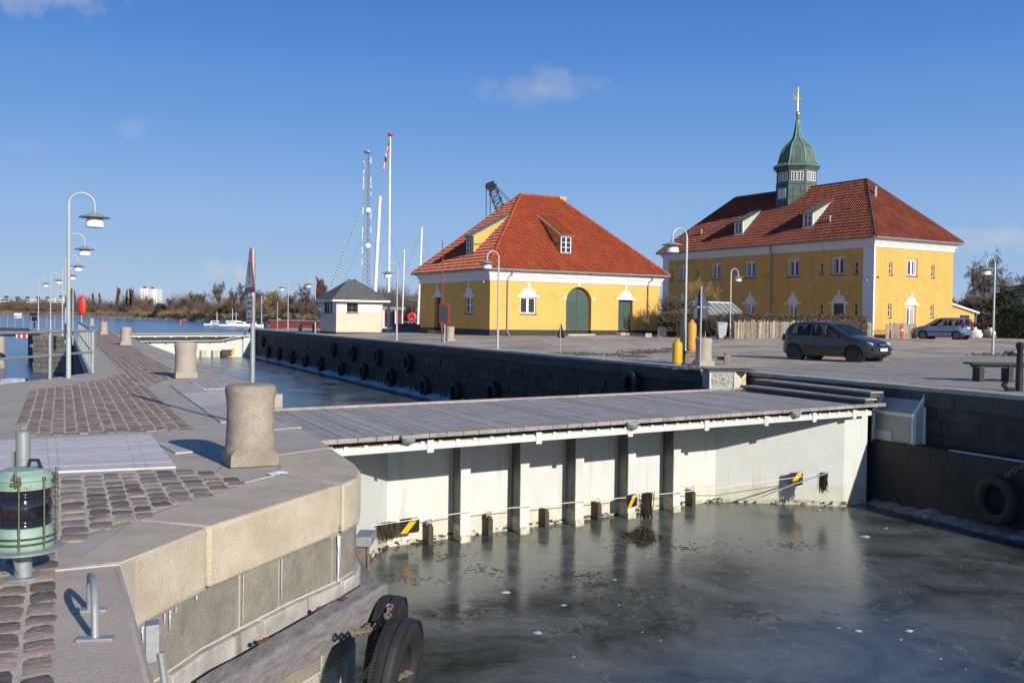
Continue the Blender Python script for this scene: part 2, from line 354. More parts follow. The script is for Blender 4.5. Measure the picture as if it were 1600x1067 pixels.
# ------------------------------------------------------------------ water and ice
def water_mat(name, deep, rough, bump, sc, stretch, patches=None):
    m = bpy.data.materials.new(name); m.use_nodes = True; t = m.node_tree; N = t.nodes; L = t.links
    b = N['Principled BSDF']; b.inputs['IOR'].default_value = 1.33
    g = N.new('ShaderNodeNewGeometry')
    mp = N.new('ShaderNodeMapping'); mp.inputs['Scale'].default_value = stretch; L.new(g.outputs['Position'], mp.inputs[0])
    n1 = N.new('ShaderNodeTexNoise'); n1.inputs['Scale'].default_value = sc; n1.inputs['Detail'].default_value = 6; L.new(mp.outputs[0], n1.inputs['Vector'])
    bp = N.new('ShaderNodeBump'); bp.inputs['Strength'].default_value = bump; bp.inputs['Distance'].default_value = .1
    L.new(n1.outputs[0], bp.inputs['Height']); L.new(bp.outputs[0], b.inputs['Normal'])
    b.inputs['Base Color'].default_value = (*deep, 1); b.inputs['Roughness'].default_value = rough
    if patches:
        n2 = N.new('ShaderNodeTexNoise'); n2.inputs['Scale'].default_value = .55; n2.inputs['Detail'].default_value = 8; n2.inputs['Roughness'].default_value = .68
        n2.inputs['Distortion'].default_value = .6; L.new(g.outputs['Position'], n2.inputs['Vector'])
        cr = N.new('ShaderNodeValToRGB'); L.new(n2.outputs[0], cr.inputs[0]); e = cr.color_ramp.elements
        e[0].position = .36; e[0].color = (*patches[0], 1); e[1].position = .64; e[1].color = (*patches[1], 1)
        n3 = N.new('ShaderNodeTexNoise'); n3.inputs['Scale'].default_value = 3.2; n3.inputs['Detail'].default_value = 7; n3.inputs['Roughness'].default_value = .75; L.new(g.outputs['Position'], n3.inputs['Vector'])
        r3 = N.new('ShaderNodeMapRange'); r3.inputs[1].default_value = .63; r3.inputs[2].default_value = .74; L.new(n3.outputs[0], r3.inputs[0])
        mx = N.new('ShaderNodeMix'); mx.data_type = 'RGBA'; L.new(r3.outputs[0], mx.inputs[0]); L.new(cr.outputs[0], mx.inputs[6]); mx.inputs[7].default_value = (*patches[2], 1)
        # thin wandering cracks
        vo = N.new('ShaderNodeTexVoronoi'); vo.feature = 'DISTANCE_TO_EDGE'; vo.inputs['Scale'].default_value = .42
        n4 = N.new('ShaderNodeTexNoise'); n4.inputs['Scale'].default_value = 1.3; n4.inputs['Detail'].default_value = 5; L.new(g.outputs['Position'], n4.inputs['Vector'])
        va = N.new('ShaderNodeVectorMath'); va.operation = 'SCALE'; va.inputs['Scale'].default_value = 1.6; L.new(n4.outputs[1], va.inputs[0])
        vb = N.new('ShaderNodeVectorMath'); L.new(g.outputs['Position'], vb.inputs[0]); L.new(va.outputs[0], vb.inputs[1]); L.new(vb.outputs[0], vo.inputs['Vector'])
        r4 = N.new('ShaderNodeMapRange'); r4.inputs[1].default_value = .012; r4.inputs[2].default_value = 0; L.new(vo.outputs[0], r4.inputs[0])
        ml = N.new('ShaderNodeMath'); ml.operation = 'MULTIPLY'; ml.inputs[1].default_value = .26; L.new(r4.outputs[0], ml.inputs[0])
        mx2 = N.new('ShaderNodeMix'); mx2.data_type = 'RGBA'; L.new(ml.outputs[0], mx2.inputs[0]); L.new(mx.outputs[2], mx2.inputs[6]); mx2.inputs[7].default_value = (.34, .36, .36, 1)
        L.new(mx2.outputs[2], b.inputs['Base Color'])
        rr = N.new('ShaderNodeMapRange'); rr.inputs[3].default_value = .10; rr.inputs[4].default_value = .30; rr.inputs[1].default_value = .3; rr.inputs[2].default_value = .7
        L.new(n2.outputs[0], rr.inputs[0]); L.new(rr.outputs[0], b.inputs['Roughness'])
    return m
WZ = -2.6
M['sea'] = water_mat('harbour_water', (.02,.085,.21), .2, 1.0, .7, (1, .35, 1))
M['ice'] = water_mat('dark_ice', (.08,.09,.08), .2, .045, 4.0, (1, 1, 1), ((.035,.042,.038), (.135,.148,.145), (.20,.22,.22)))
M['ice_lock'] = water_mat('lock_ice', (.08,.1,.11), .15, .25, 3.0, (1, 1, 1), ((.06,.075,.085), (.13,.15,.165), (.3,.33,.36)))
b = MB(); b.add([(-4000,-60,WZ),(4000,-60,WZ),(6000,9000,WZ),(-6000,9000,WZ)], [(0,1,2,3)])
tag(b.build('harbour_water', M['sea']), kind='structure')
b = MB(); b.ngon([UV(-40,-30,WZ+.006), UV(60,-30,WZ+.006), UV(60,16.9,WZ+.006), UV(17.9,16.9,WZ+.006), UV(17.9,19.6,WZ+.006), UV(-20,19.6,WZ+.006)])
tag(b.build('ice', M['ice']), kind='structure')
b = MB(); b.ngon([UV(1,19.6,WZ+.006), UV(19,19.6,WZ+.006), UV(19,97,WZ+.006), UV(1,97,WZ+.006)])
tag(b.build('lock_ice', M['ice_lock']), kind='structure')
# lumps of broken ice and weed frozen in
b = MB(); rr = random.Random(3)
def lump(b, c, r, h, rr, n=9):
    vs = [(c.x, c.y, c.z+h)]; 
    for j in range(n):
        t = 2*math.pi*j/n; q = r*rr.uniform(.6, 1.2); vs.append((c.x+q*.55*math.cos(t), c.y+q*.55*math.sin(t), c.z+h*rr.uniform(.5, .9)))
    for j in range(n):
        t = 2*math.pi*j/n; q = r*rr.uniform(.7, 1.25); vs.append((c.x+q*math.cos(t), c.y+q*math.sin(t), c.z))
    fs = [[0, 1+j, 1+(j+1) % n] for j in range(n)]+[[1+j, 1+n+j, 1+n+(j+1) % n, 1+(j+1) % n] for j in range(n)]
    b.add(vs, fs)
for px, py, r in ((790,925,.13),(840,988,.10),(1280,797,.14),(1352,838,.15),(1385,825,.09),(1130,778,.2),(1195,781,.2),(880,945,.08),(1340,985,.1),(1012,868,.07),(960,905,.06),(1420,985,.1),(700,910,.05),(735,900,.04)):
    lump(b, P(px, py, WZ+.01), r*.6, r*.16, rr)
for k in range(16):
    px = rr.uniform(600, 1590); py = rr.uniform(815, 1060); lump(b, P(px, py, WZ+.008), rr.uniform(.012, .032), .008, rr, 6)
tag(b.build('ice_debris', M['frost']), kind='stuff')
b = MB()
for k in range(900):
    cxp, cyp = rr.choice(((905,985),(935,978),(900,900),(1000,925),(960,940),(1170,960),(1235,853),(1010,845),(760,890),(1070,855),(640,905),(700,870),(740,960),(940,915)))
    px = rr.gauss(cxp, 16)+rr.gauss(0,9)**3*.02; py = rr.gauss(cyp, 4)
    if py < 815 or px < 590: continue
    p = P(px, py, WZ+.009); a = rr.uniform(0, 6.28); l = rr.uniform(.02, .13)
    d = Vector((math.cos(a), math.sin(a), 0)); q = p+d*l*.8
    b.bar(p, q, rr.uniform(.003, .011), .005)
tag(b.build('floating_weed_debris', M['weed']), kind='stuff')
# ------------------------------------------------------------------ pier
def X(p): return (p[0], p[1])
pier = [X(P(187,880)), X(P(242,1067)), (0.9,-1.2), (1.6,-5), (-16,-5), (-14,8), X(P(-8,601)), X(P(139,582)),
        X(UV(.64,71)), X(UV(-1.5,74)), X(UV(-3,103)), X(UV(4.0,103)), X(UV(4.05,23.7)), X(UV(4.05,19.6)), X(UV(2.92,19.4)), X(P(425,655)), X(P(500,690)), X(UV(2.80,9.9)), X(UV(2.74,9.5)), X(UV(2.62,9.2)), X(P(531,756)), X(P(320,822))]
b = MB(); ins = [(p[0]-.0, p[1]) for p in pier]
b.prism(ins, -.40, -.012)
tag(b.build('pier_pavement', M['granite_top'], bevel=0), kind='structure')
# lower body of the pier
wall = thing('pier_wall', 'granite pier wall with pale lit coping blocks beside the iced lock mouth', 'wall', (pier[0][0], pier[0][1], -2.6))
def px_poly(pts, z=0): return [X(P(x, y, z)) for x, y in pts]
def stone(name, poly, z0, z1, m, parent, bevel=.018):
    b = MB(); b.prism(poly, z0, z1); o = b.build(name, m, parent, bevel=bevel); o.modifiers[0].segments = 3; return o
CT = .0; CB = -.47
def shrink(poly, d):
    n = len(poly); c = Vector((sum(p[0] for p in poly)/n, sum(p[1] for p in poly)/n)); out = []
    ar = sum(poly[i][0]*poly[(i+1)%n][1]-poly[(i+1)%n][0]*poly[i][1] for i in range(n)); s = 1 if ar > 0 else -1
    for i in range(n):
        a = Vector(poly[i-1][:2]); p = Vector(poly[i][:2]); q = Vector(poly[(i+1)%n][:2])
        e1 = (p-a).normalized(); e2 = (q-p).normalized(); n1 = Vector((-e1.y, e1.x))*s; n2 = Vector((-e2.y, e2.x))*s
        k = n1+n2; k = k/max(.5, k.dot(n1)) if k.length > .1 else n1; out.append(X(p+k*d))
    return out
cops = [('coping_stone', [(66,1120),(78,893),(187,884),(212,960),(248,1090)], 'granite_pink'),
 ('coping_stone', [(88,891),(205,811),(326,824),(187,880)], 'granite'),
 ('coping_stone', [(205,811),(345,765),(436,741),(533,757),(328,823)], 'granite'),
 ('coping_stone', [(436,740),(430,712),(520,700),(556,724),(565,735),(563,746),(537,757)], 'granite'),
 ('coping_stone', [(430,711),(424,672),(470,668),(519,699)], 'granite_top'),
 ('coping_stone', [(424,671),(423,654.5),(427,654.5),(469,667)], 'granite_top')]
for i, (nm, pl, mm) in enumerate(cops):
    o = stone(nm, shrink(px_poly(pl), .008), CB, CT, M[mm], wall, .032)
# mortar bed under the coping joints
b = MB()
for (x1,y1),(x2,y2),w in (((80,892.5),(188,882),.022),((205,811),(327,823.5),.012),((436,740.5),(535,757),.01),((430,711.5),(519,699.5),.022),((342,765),(436,741),.02),((424,671.5),(470,667.5),.02)):
    b.bar(P(x1,y1,-.012), P(x2,y2,-.012), w, .02)
b.build('mortar_joint', M['mortar'], wall)
# courses of granite under the coping: blocks along the two visible faces
def off(path, d):    # offset polyline outwards (to the right of travel)
    out = []
    for i, p in enumerate(path):
        a = path[max(i-1,0)]; q = path[min(i+1,len(path)-1)]
        e = (Vector(q)-Vector(a)).normalized(); out.append(Vector(p)+Vector((e.y, -e.x))*d)
    return out
path = [Vector(X(P(187,880))), Vector(X(P(320,822))), Vector(X(P(460,776))), Vector(X(P(531,756))), Vector(X(UV(2.62,9.2))), Vector(X(UV(2.74,9.5))), Vector(X(UV(2.80,9.9))), Vector(X(P(500,690))), Vector(X(P(425,655)))]
cum = [0]
for i in range(len(path)-1): cum.append(cum[-1]+(path[i+1]-path[i]).length)
def at_s(s, d=0):
    s = max(-.5, min(cum[-1], s))
    for i in range(len(path)-1):
        if s <= cum[i+1] or i == len(path)-2: break
    e = (path[i+1]-path[i]).normalized(); p = path[i]+e*(s-cum[i]); return p+Vector((e.y, -e.x))*d
b = MB(); core = [X(P(120,900)), X(P(150,1100))]+pier[2:14]+[X(UV(3.6,19.6)), X(UV(2.5,19.0)), X(at_s(cum[-1], -.4)), X(at_s(cum[-2]+.3, -.4)), X(UV(2.3,10.1)), X(UV(2.1,9.6)), X(at_s(2.6,-.4)), X(at_s(.5,-.4))]
b.prism(core, -3.2, -.56); b.build('wall_core', M['dark_block'], wall)
def course(z0, z1, cuts, d, m, name, depth=.5, bev=.015, rough=0.0):
    for i in range(len(cuts)-1):
        a, c = cuts[i]+.008, cuts[i+1]-.008
        ss_ = [a]+[x for x in cum if a+.03 < x < c-.03]+[c]
        outer = [at_s(x, d+rr.uniform(-rough, rough)) for x in ss_]; inner = [at_s(x, d-depth) for x in ss_]
        poly = [X(p) for p in outer]+[X(p) for p in reversed(inner)]
        stone(name, poly, z0+.005, z1-.005, M[m], wall, bev)
cc = cum[5]
course(-.93, -.485, [-.45, 0, 1.62, 2.20, 3.05, 3.17, cc+.05, cc+1.2, cc+2.4, cum[-1]], -.02, 'course', 'wall_block', rough=.006)
course(-1.18, -.94, [-.45, .6, 1.9, 2.6, 3.2, cc+.3, cc+1.5, cc+2.6, cum[-1]], .03, 'footing', 'wall_block', rough=.008)
course(-1.72, -1.19, [-.45, .5, 1.3, 2.2, 2.9, cc, cc+1.1, cc+2.1, cum[-1]], -.02, 'course', 'wall_block', rough=.01)
course(-2.25, -1.73, [-.45, .9, 1.8, 2.5, 3.1, cc+.4, cc+1.5, cc+2.4, cum[-1]], -.01, 'footing', 'wall_block', rough=.01)
course(-3.0, -2.26, [-.45, .5, 1.4, 2.2, 2.9, cc, cc+1.1, cc+2.1, cum[-1]], -.02, 'course', 'wall_block')
# mortar core just behind the block faces
b = MB(); outer = [at_s(x, -.031) for x in [-.45]+cum[1:-1]+[cum[-1]]]; inner = [at_s(x, -.35) for x in [-.45]+cum[1:-1]+[cum[-1]]]
b.prism([X(p) for p in outer]+[X(p) for p in reversed(inner)], -3.0, -.05); b.build('mortar_bed', M['mortar'], wall)
# white lime runs
b = MB()
for s0, z0, z1, w in ((3.12,-.49,-1.1,.035),(3.15,-.5,-.8,.02),(.2,-.49,-.56,.02),(.27,-.49,-.60,.03),(.33,-.49,-.53,.03),(.42,-.49,-.56,.025),(.55,-.49,-.58,.02),(.62,-.49,-.63,.03),(.70,-.49,-.54,.02),(2.21,-.5,-.88,.012),(1.0,-.49,-.53,.03),(1.63,-.5,-.9,.01)):
    n = 14; z = z0; ww = w
    pv = [(s0-ww/2, z), (s0+ww/2, z)]
    for k in range(1, n+1):
        z = z0+(z1-z0)*k/n; f = (1-k/n)**.5; c = s0+rr.uniform(-.006,.006); ww = w*f*rr.uniform(.5,1.3)
        cu = [(c-ww/2, z), (c+ww/2, z)]; dd = .001 if z > -.935 else .034
        q = [at_s(a, dd) for a, _ in pv+cu]; b.add([(q[0].x,q[0].y,pv[0][1]),(q[1].x,q[1].y,pv[1][1]),(q[3].x,q[3].y,cu[1][1]),(q[2].x,q[2].y,cu[0][1])],[(0,1,2,3)]); pv = cu
b.build('lime_stain', M['snow'], wall)
# footing splash: pale sloping lime ledge is course 2; slab joints on the pier
def pip(p, poly):
    x, y = p; c = False; n = len(poly)
    for i in range(n):
        x1, y1 = poly[i]; x2, y2 = poly[i-1]
        if (y1 > y) != (y2 > y) and x < (x2-x1)*(y-y1)/(y2-y1)+x1: c = not c
    return c
def setts(name, poly, su, sv, m, ang=0, jit=.12, h=.03, gap=.014, zoff=0, shift=.5):
    """cobbled paving: every sett a small domed block on a bed of sand"""
    b = MB(); cs = MB()
    sm = [(p[0], p[1], zoff) for p in poly]
    cs.add(sm, [list(t) for t in tessellate_polygon([[Vector(p) for p in sm]])])
    ca, sa = math.cos(ang), math.sin(ang); ex = Vector((NU.x*ca+NV.x*sa, NU.y*ca+NV.y*sa)); ey = Vector((-ex.y, ex.x))
    us = [Vector(p[:2]).dot(ex) for p in poly]; vs = [Vector(p[:2]).dot(ey) for p in poly]
    u = min(us); col = 0; jj = su/.2
    while u < max(us):
        w = su*rr.uniform(1-jit*.5, 1+jit*.5); v = min(vs)-rr.uniform(0, sv); col += 1
        while v < max(vs):
            l = sv*rr.uniform(1-jit, 1+jit); c = ex*(u+w/2)+ey*(v+l/2)
            if pip(c, poly):
                a0 = (w-gap)/2; b0 = (l-gap)/2; top = rr.uniform(.002, .006)+zoff; n = 8; ring = []
                r1, r2, r3 = [], [], []
                for k, (sx, sy) in enumerate(((-1,-.7),(-.7,-1),(.7,-1),(1,-.7),(1,.7),(.7,1),(-.7,1),(-1,.7))):
                    jx = rr.uniform(-.012, .012)*jj; jy = rr.uniform(-.018, .018)*jj
                    for lst, f, z in ((r1, 1, -h), (r2, .985, top-.004), (r3, .91, top+rr.uniform(-.002,.002))):
                        q = c+ex*(sx*a0*f+jx)+ey*(sy*b0*f+jy); lst.append((q.x, q.y, z))
                fs = [[i, (i+1)%8, 8+(i+1)%8, 8+i] for i in range(8)]+[[8+i, 8+(i+1)%8, 16+(i+1)%8, 16+i] for i in range(8)]+[[16+i for i in range(8)]]
                b.add(r1+r2+r3, fs)
            v += l
        u += w
    o = b.build(name, m, smooth=50); tag(o, kind='structure')
    o2 = cs.build('joint_sand', M['sand']); tag(o2, kind='structure')
R1 = px_poly([(66,1140),(68,900),(86,896),(91,850),(219,808),(379,756),(340,740),(276,733),(84,745),(-130,752),(-330,800),(-700,1140)])
R2 = px_poly([(30,680),(46,612),(118,601),(196,589),(228,606),(303,669)])
R3 = px_poly([(118,600),(170,590),(192,583),(150,537),(152,515),(163,512),(183,524),(205,541),(271,576),(268,585),(262,594),(228,605),(196,588)])
setts('cobbled_paving', R1, .175, .24, M['sett'], jit=.28, gap=.018)
setts('cobbled_paving', R2, .16, .22, M['sett_pink'], jit=.22, gap=.014)
setts('cobbled_paving', R3, .18, .24, M['sett_pink'], jit=.25, gap=.018)
# planked cover panel with nail dots, its hatch, and the three-plank cover by the gate
def planks(name, c4, n, z0, z1, m, parent=None, gap=.006, along=0):
    """c4: corner pixels at z1; planks run from edge 0-3 to edge 1-2, n across"""
    q = [P(x, y, z1) for x, y in c4]; b = MB()
    for i in range(n):
        t0, t1 = (i+.0)/n, (i+1.0)/n
        a = q[0].lerp(q[3], t0); d = q[0].lerp(q[3], t1); bb = q[1].lerp(q[2], t0); c = q[1].lerp(q[2], t1)
        g = (d-a).normalized()*gap/2; poly = [X(a+g), X(bb+g), X(c-g), X(d-g)]
        dz = rr.uniform(-.002, .002); b.prism(poly, z0, z1+dz)
    return b.build(name, m, parent)
t = thing('planked_cover', 'pale weathered wooden cover panel with rows of nail dots set in the cobbled pier', 'cover', P(120,705))
M['plank_pale'] = mat('bleached_planks', (.62,.60,.585), (.52,.50,.485), 3, .8, .4, 16, stretch=(1,1,1), island=.05)
planks('plank_panel', [(-150,694),(235,677),(275,728),(-170,746)], 9, -.05, .012, M['plank_pale'], t, .004)
b = MB()
for col in (72, 86, 195, 212):
    for k in range(13):
        f = (k+.5)/13; ytop = 687-(col/235)*9.5; ybot = 738-(col/275)*9.5; y = ytop+(ybot-ytop)*f
        xk = col+(f*.5*42*(col/255)); p = P(xk, y, .0125); b.lathe([(.011,0),(.008,.002)], p, 6)
b.build('nail_row', M['black'], t)
t = thing('timber_hatch', 'small square planked hatch in the shadow of the big granite bollard', 'hatch', P(290,698))
planks('hatch_board', [(244,691),(309,688.5),(320,703),(274,707)], 4, -.05, .006, M['plank_grey'], t, .006)
t = thing('recess_cover', 'narrow cover of three grey planks along the lock edge behind the bollard', 'cover', P(305,630))
planks('cover_plank', [(265,601),(298,599.5),(420,652),(345,659)], 3, -.06, .008, M['plank_grey'], t, .02)
q = [P(x, y, 0) for x, y in ((298,599),(354,598),(366,606),(314,608))]
b = MB()
for i in range(5):
    a = q[0].lerp(q[1], i/5+.01); a2 = q[0].lerp(q[1], (i+1)/5-.01); c = q[3].lerp(q[2], (i+1)/5-.01); c2 = q[3].lerp(q[2], i/5+.01)
    b.prism([X(a), X(a2), X(c), X(c2)], -.06, .006)
b.build('end_board', M['plank_grey'], t)
b = MB(); q = [P(x, y, 0) for x, y in ((315,609),(366,607),(400,622),(345,632))]
M['cream_steel'] = mat('cream_steel', (.72,.62,.44), (.6,.5,.33), 6, .5)
b.prism([X(p) for p in q], -.015, -.003); b.build('steel_frame', M['cream_steel'], t)
# slab joints on the pier surface
b = MB()
for pts in ([(0,580-10),(0,600)], [(146,584),(240,588)], [(206,541),(388,596)], [(46,612),(30,682)], [(228,606),(345,604)], [(300,669),(345,667)], [(271,577),(300,600)], [(303,669),(262,636),(228,606)], [(0,640),(42,636)], [(0,655),(38,654)], [(338,737),(420,660)],[(276,733),(338,730)],[(192,583),(150,537)]):
    for (x1,y1),(x2,y2) in zip(pts, pts[1:]):
        if (x1,y1)==(x2,y2): continue
        b.bar(P(x1,y1,-.011), P(x2,y2,-.011), .018, .006)
for k in range(16):       # cross joints of the coping strip along the lock chamber
    v = 25+k*1.55; b.bar(UV(4.03, v, -.011), UV(3.05, v, -.011), .014, .006); b.bar(UV(.66, v+.5, -.011), UV(1.25, v+.5, -.011), .014, .006)
tag(b.build('pavement_joint', M['faint_joint']), kind='structure')
# little heaps of snow
b = MB(); lump(b, P(437,738,.0), .09, .02, rr); lump(b, P(426,740,0), .07, .015, rr)
tag(b.build('snow', M['snow']), kind='stuff')
# ------------------------------------------------------------------ granite bollards
def bollard_mesh(seed, detail):
    r_ = random.Random(seed); b = MB(); n = 40 if detail else 18
    prof = [(.275,.0),(.272,.12),(.268,.18),(.262,.26),(.256,.36),(.252,.5),(.256,.62),(.266,.74),(.275,.82),(.268,.865),(.235,.888),(.12,.9),(0,.903)]
    if detail:
        pr2 = []
        for (a0,h0),(a1,h1) in zip(prof, prof[1:]):
            for k in range(4): t = k/4; pr2.append((a0+(a1-a0)*t, h0+(h1-h0)*t))
        pr2.append(prof[-1]); prof = pr2
    b.lathe(prof, n=n)
    if detail:
        for p in b.v:
            d = noise.noise(p*9+Vector((seed,0,0)))*.009+noise.noise(p*22)*.006+noise.noise(p*50)*.0015; k = math.hypot(p.x, p.y)
            if k > .01: p.x += p.x/k*d; p.y += p.y/k*d
    # square chamfered foot block
    for z0, z1, a0, a1 in ((0,.13,.262,.255),(.13,.19,.255,.20)):
        m = len(b.v); 
        b.add([(-a0,-a0,z0),(a0,-a0,z0),(a0,a0,z0),(-a0,a0,z0),(-a1,-a1,z1),(a1,-a1,z1),(a1,a1,z1),(-a1,a1,z1)], [(3,2,1,0),(4,5,6,7),(0,1,5,4),(1,2,6,5),(2,3,7,6),(3,0,4,7)])
    return b
bb = bollard_mesh(3, True).build('bollard', M['bollard'], smooth=50, bevel=.01)
tag(bb, 'massive speckled granite bollard with a square foot next to the planked gate deck', 'bollard', 'granite bollards on the pier')
put(bb, P(391,724,-.005), R(27), (.98,.98,.96))
bf = bollard_mesh(5, False).build('bollard', M['bollard_far'], smooth=50)
tag(bf, 'pale granite bollard between the cobbles and the lock edge, before the triangle sign', 'bollard', 'granite bollards on the pier')
put(bf, P(290,590), R(25))
for px, py, l in ((197,539,'granite bollard on the pier cobbles, third in the row from the camera'), (162.5,522.5,'small looking granite bollard standing fourth in the pier row'), (143.5,509,'last small granite bollard of the pier row, near the red lifebuoy')):
    dup(bf, P(px, py), R(25+(px%7-3)), l, 'granite bollards on the pier')
for px, py, l in ((703,533.5,'granite bollard at the quay edge in front of the small yellow house'), (532,521,'granite bollard in front of the cream hut corner'), (436,508,'granite bollard far along the quay below the round sign'), (1099,571,'granite bollard beside the orange and yellow gas bottles')):
    dup(bf, P(px, py, .14), R(25+(px%7-3)), l, 'granite bollards on the quay')
b = MB(); b.lathe([(.42,-2.3),(.42,0),(.40,.12),(.3,.2),(0,.22)], n=20)
o = b.build('mooring_post', M['bollard_far']); put(o, PD(-2, 524, 70)+Vector((0,0,-.1))); tag(o, 'thick round stone mooring post in the blue water beside the boom', 'mooring post')
# ------------------------------------------------------------------ lock gate
GL = P(490,690,-.28); GR = P(1360,632,-.28)
GE = (GR-GL).normalized(); GM = Vector((-GE.y, GE.x, 0))
def GP(s, m, z): return Vector((GL.x, GL.y, 0))+GE*s+GM*m+Vector((0,0,z))
gate = thing('lock_gate', 'white steel lock gate with a grey planked walkway and dark vertical posts', 'lock gate', (GL.x, GL.y, WZ))
# planked walkway: planks run along the lock axis, clipped by the two edge boards
b = MB(); dz = -.28; W_ = 4.75; L_ = 13.9
k = NV.dot(GE)/NV.dot(GM)      # slant of planks in gate frame: ds per dm
s = -1.7
while s < L_+.2:
    w = .205; e0 = .07; pts = []
    a0 = max(s, -0.6+0*s); 
    c = [(s, e0), (s+w-.014, e0), (s+w-.014+k*(W_-e0*2), W_-e0), (s+k*(W_-e0*2), W_-e0)]
    if c[1][0] < L_ and c[3][0] > -2.2:
        b.prism([X(GP(a, m, 0)) for a, m in c], dz-.05, dz+rr.uniform(-.004, .003))
    s += w
b.build('deck_board', M['deck'], gate)
b = MB(); s = -1.8
while s < L_+.1:
    l = rr.uniform(1.6, 2.4); b.obox(GP(s+l/2, W_-.04, dz+.012), GE*(l/2-.004), GM*.055, (0,0,.03)); s += l
b.build('edge_board', M['deck_edge'], gate); b = MB(); s = -.5
while s < L_:
    l = rr.uniform(.26, .36); b.obox(GP(s+l/2, .0, dz-.015), GE*(l/2-.005), GM*.07, (0,0,.035)); s += l
b.build('edge_board', M['deck_edge'], gate)
b = MB(); b.obox(GP(L_/2-.3, W_/2, dz-.13), GE*(L_/2), GM*(W_/2-.15), (0,0,.07)); b.build('deck_frame', M['black'], gate)
b = MB(); b.obox(GP(6.6, -.05, dz-.19), GE*6.95, GM*.03, (0,0,.045)); b.obox(GP(6.6, .02, dz-.14), GE*6.95, GM*.06, (0,0,.012))
b.build('edge_rail', M['white_steel'], gate)
s = .5
while s < 13.5: b = MB(); b.obox(GP(s, -.055, dz-.125), GE*.035, GM*.012, (0,0,.022)); s += .33; b.build('bolt_tab', M['white_steel'], gate)
for s in (1.95, 4.1, 6.2, 8.2, 9.95, 11.5, 12.9):
    b = MB(); b.obox(GP(s, -.085, dz-.185), GE*.06, GM*.012, (0,0,.10)); b.build('bracket', M['white_steel'], gate)
for px, py in ((638,690),(988,668),(1243,650)):
    q = PL(px, py, GP(0,-.12,0), GM); b = MB()
    b.lathe([(.115,.0),(.112,-.04),(.09,-.085),(.05,-.11),(0,-.118)], q+Vector((0,0,.07)), 18); b.obox(q+Vector((0,0,.085))-GM*-.05, GE*.14, GM*.10, (0,0,.016))
    b.build('lamp_dome', M['galv'], gate)
# skin of the gate: left wing, middle face, right wing
FM = 2.15
pts = [(.15,.12),(2.35,FM),(10.85,FM),(12.95,.20),(13.75,.16)]
names = ['wing_panel','face_panel','wing_panel','end_panel']
for (s0,m0),(s1,m1),nm in zip(pts, pts[1:], names):
    b = MB(); d = (GP(s1,m1,0)-GP(s0,m0,0)); e = d.normalized(); nrm = Vector((e.y,-e.x,0))
    c0 = GP(s0,m0,0); c1 = GP(s1,m1,0)
    zt = dz-.15; zb = -3.0
    b.add([c0+Vector((0,0,zb)), c1+Vector((0,0,zb)), c1+Vector((0,0,zt)), c0+Vector((0,0,zt)),
           c0-nrm*.08+Vector((0,0,zb)), c1-nrm*.08+Vector((0,0,zb)), c1-nrm*.08+Vector((0,0,zt)), c0-nrm*.08+Vector((0,0,zt))],
          [(0,1,2,3),(7,6,5,4),(3,2,6,7),(1,5,6,2),(4,0,3,7)])
    o = b.build(nm, M['white_steel'], gate)
# waterline grime band hugging the skin
M['tide'] = mat('tide_stained_paint', (.60,.60,.52), (.53,.515,.41), 5, .55, drip=((.42,.39,.28), .6))
M['grime'] = mat('grimy_steel', (.64,.63,.54), (.34,.31,.21), 7, .8, .4, 30, c3=(.06,.055,.035), s3=16, t3=.62)
rg = random.Random(11)
for (s0,m0),(s1,m1) in zip(pts[:-1], pts[1:]):
    b = MB(); c0 = GP(s0,m0,0); c1 = GP(s1,m1,0); e = (c1-c0).normalized(); nrm = Vector((e.y,-e.x,0)); n = int((c1-c0).length/.12)+1
    for i in range(n):
        a = c0.lerp(c1, i/n)+nrm*.004; c = c0.lerp(c1, (i+1)/n)+nrm*.004
        h0 = WZ+.10+.05*noise.noise(a*1.3)+.03*noise.noise(a*5); h1 = WZ+.10+.05*noise.noise(c*1.3)+.03*noise.noise(c*5)
        b.add([a+Vector((0,0,-3)), c+Vector((0,0,-3)), c+Vector((0,0,h1)), a+Vector((0,0,h0))], [(0,1,2,3)])
    b.build('waterline_band', M['grime'], gate)
    b = MB(); n = int((c1-c0).length/.06)+1
    for i in range(n):
        a = c0.lerp(c1, i/n)+nrm*.002; c = c0.lerp(c1, (i+1)/n)+nrm*.002
        h0, h1 = (WZ+.42+.10*noise.noise(q_*.9)+.07*noise.noise(q_*4)+.03*noise.noise(q_*13) for q_ in (a, c))
        b.add([a+Vector((0,0,-3)), c+Vector((0,0,-3)), c+Vector((0,0,h1)), a+Vector((0,0,h0))], [(0,1,2,3)])
    b.build('tide_stain', M['tide'], gate)
b = MB()
for i in range(220):
    s = rg.uniform(.6, 13); j = 0
    for (s0,m0),(s1,m1) in zip(pts, pts[1:]):
        if s0 <= s <= s1: m_ = m0+(m1-m0)*(s-s0)/(s1-s0)
    a = GP(s, m_-.012, WZ+rg.uniform(-.02,.10)); b.obox(a, GE*rg.uniform(.01,.07), GM*.008, (0,0,rg.uniform(.006,.02)))
b.build('weed_fringe', M['weed'], gate)
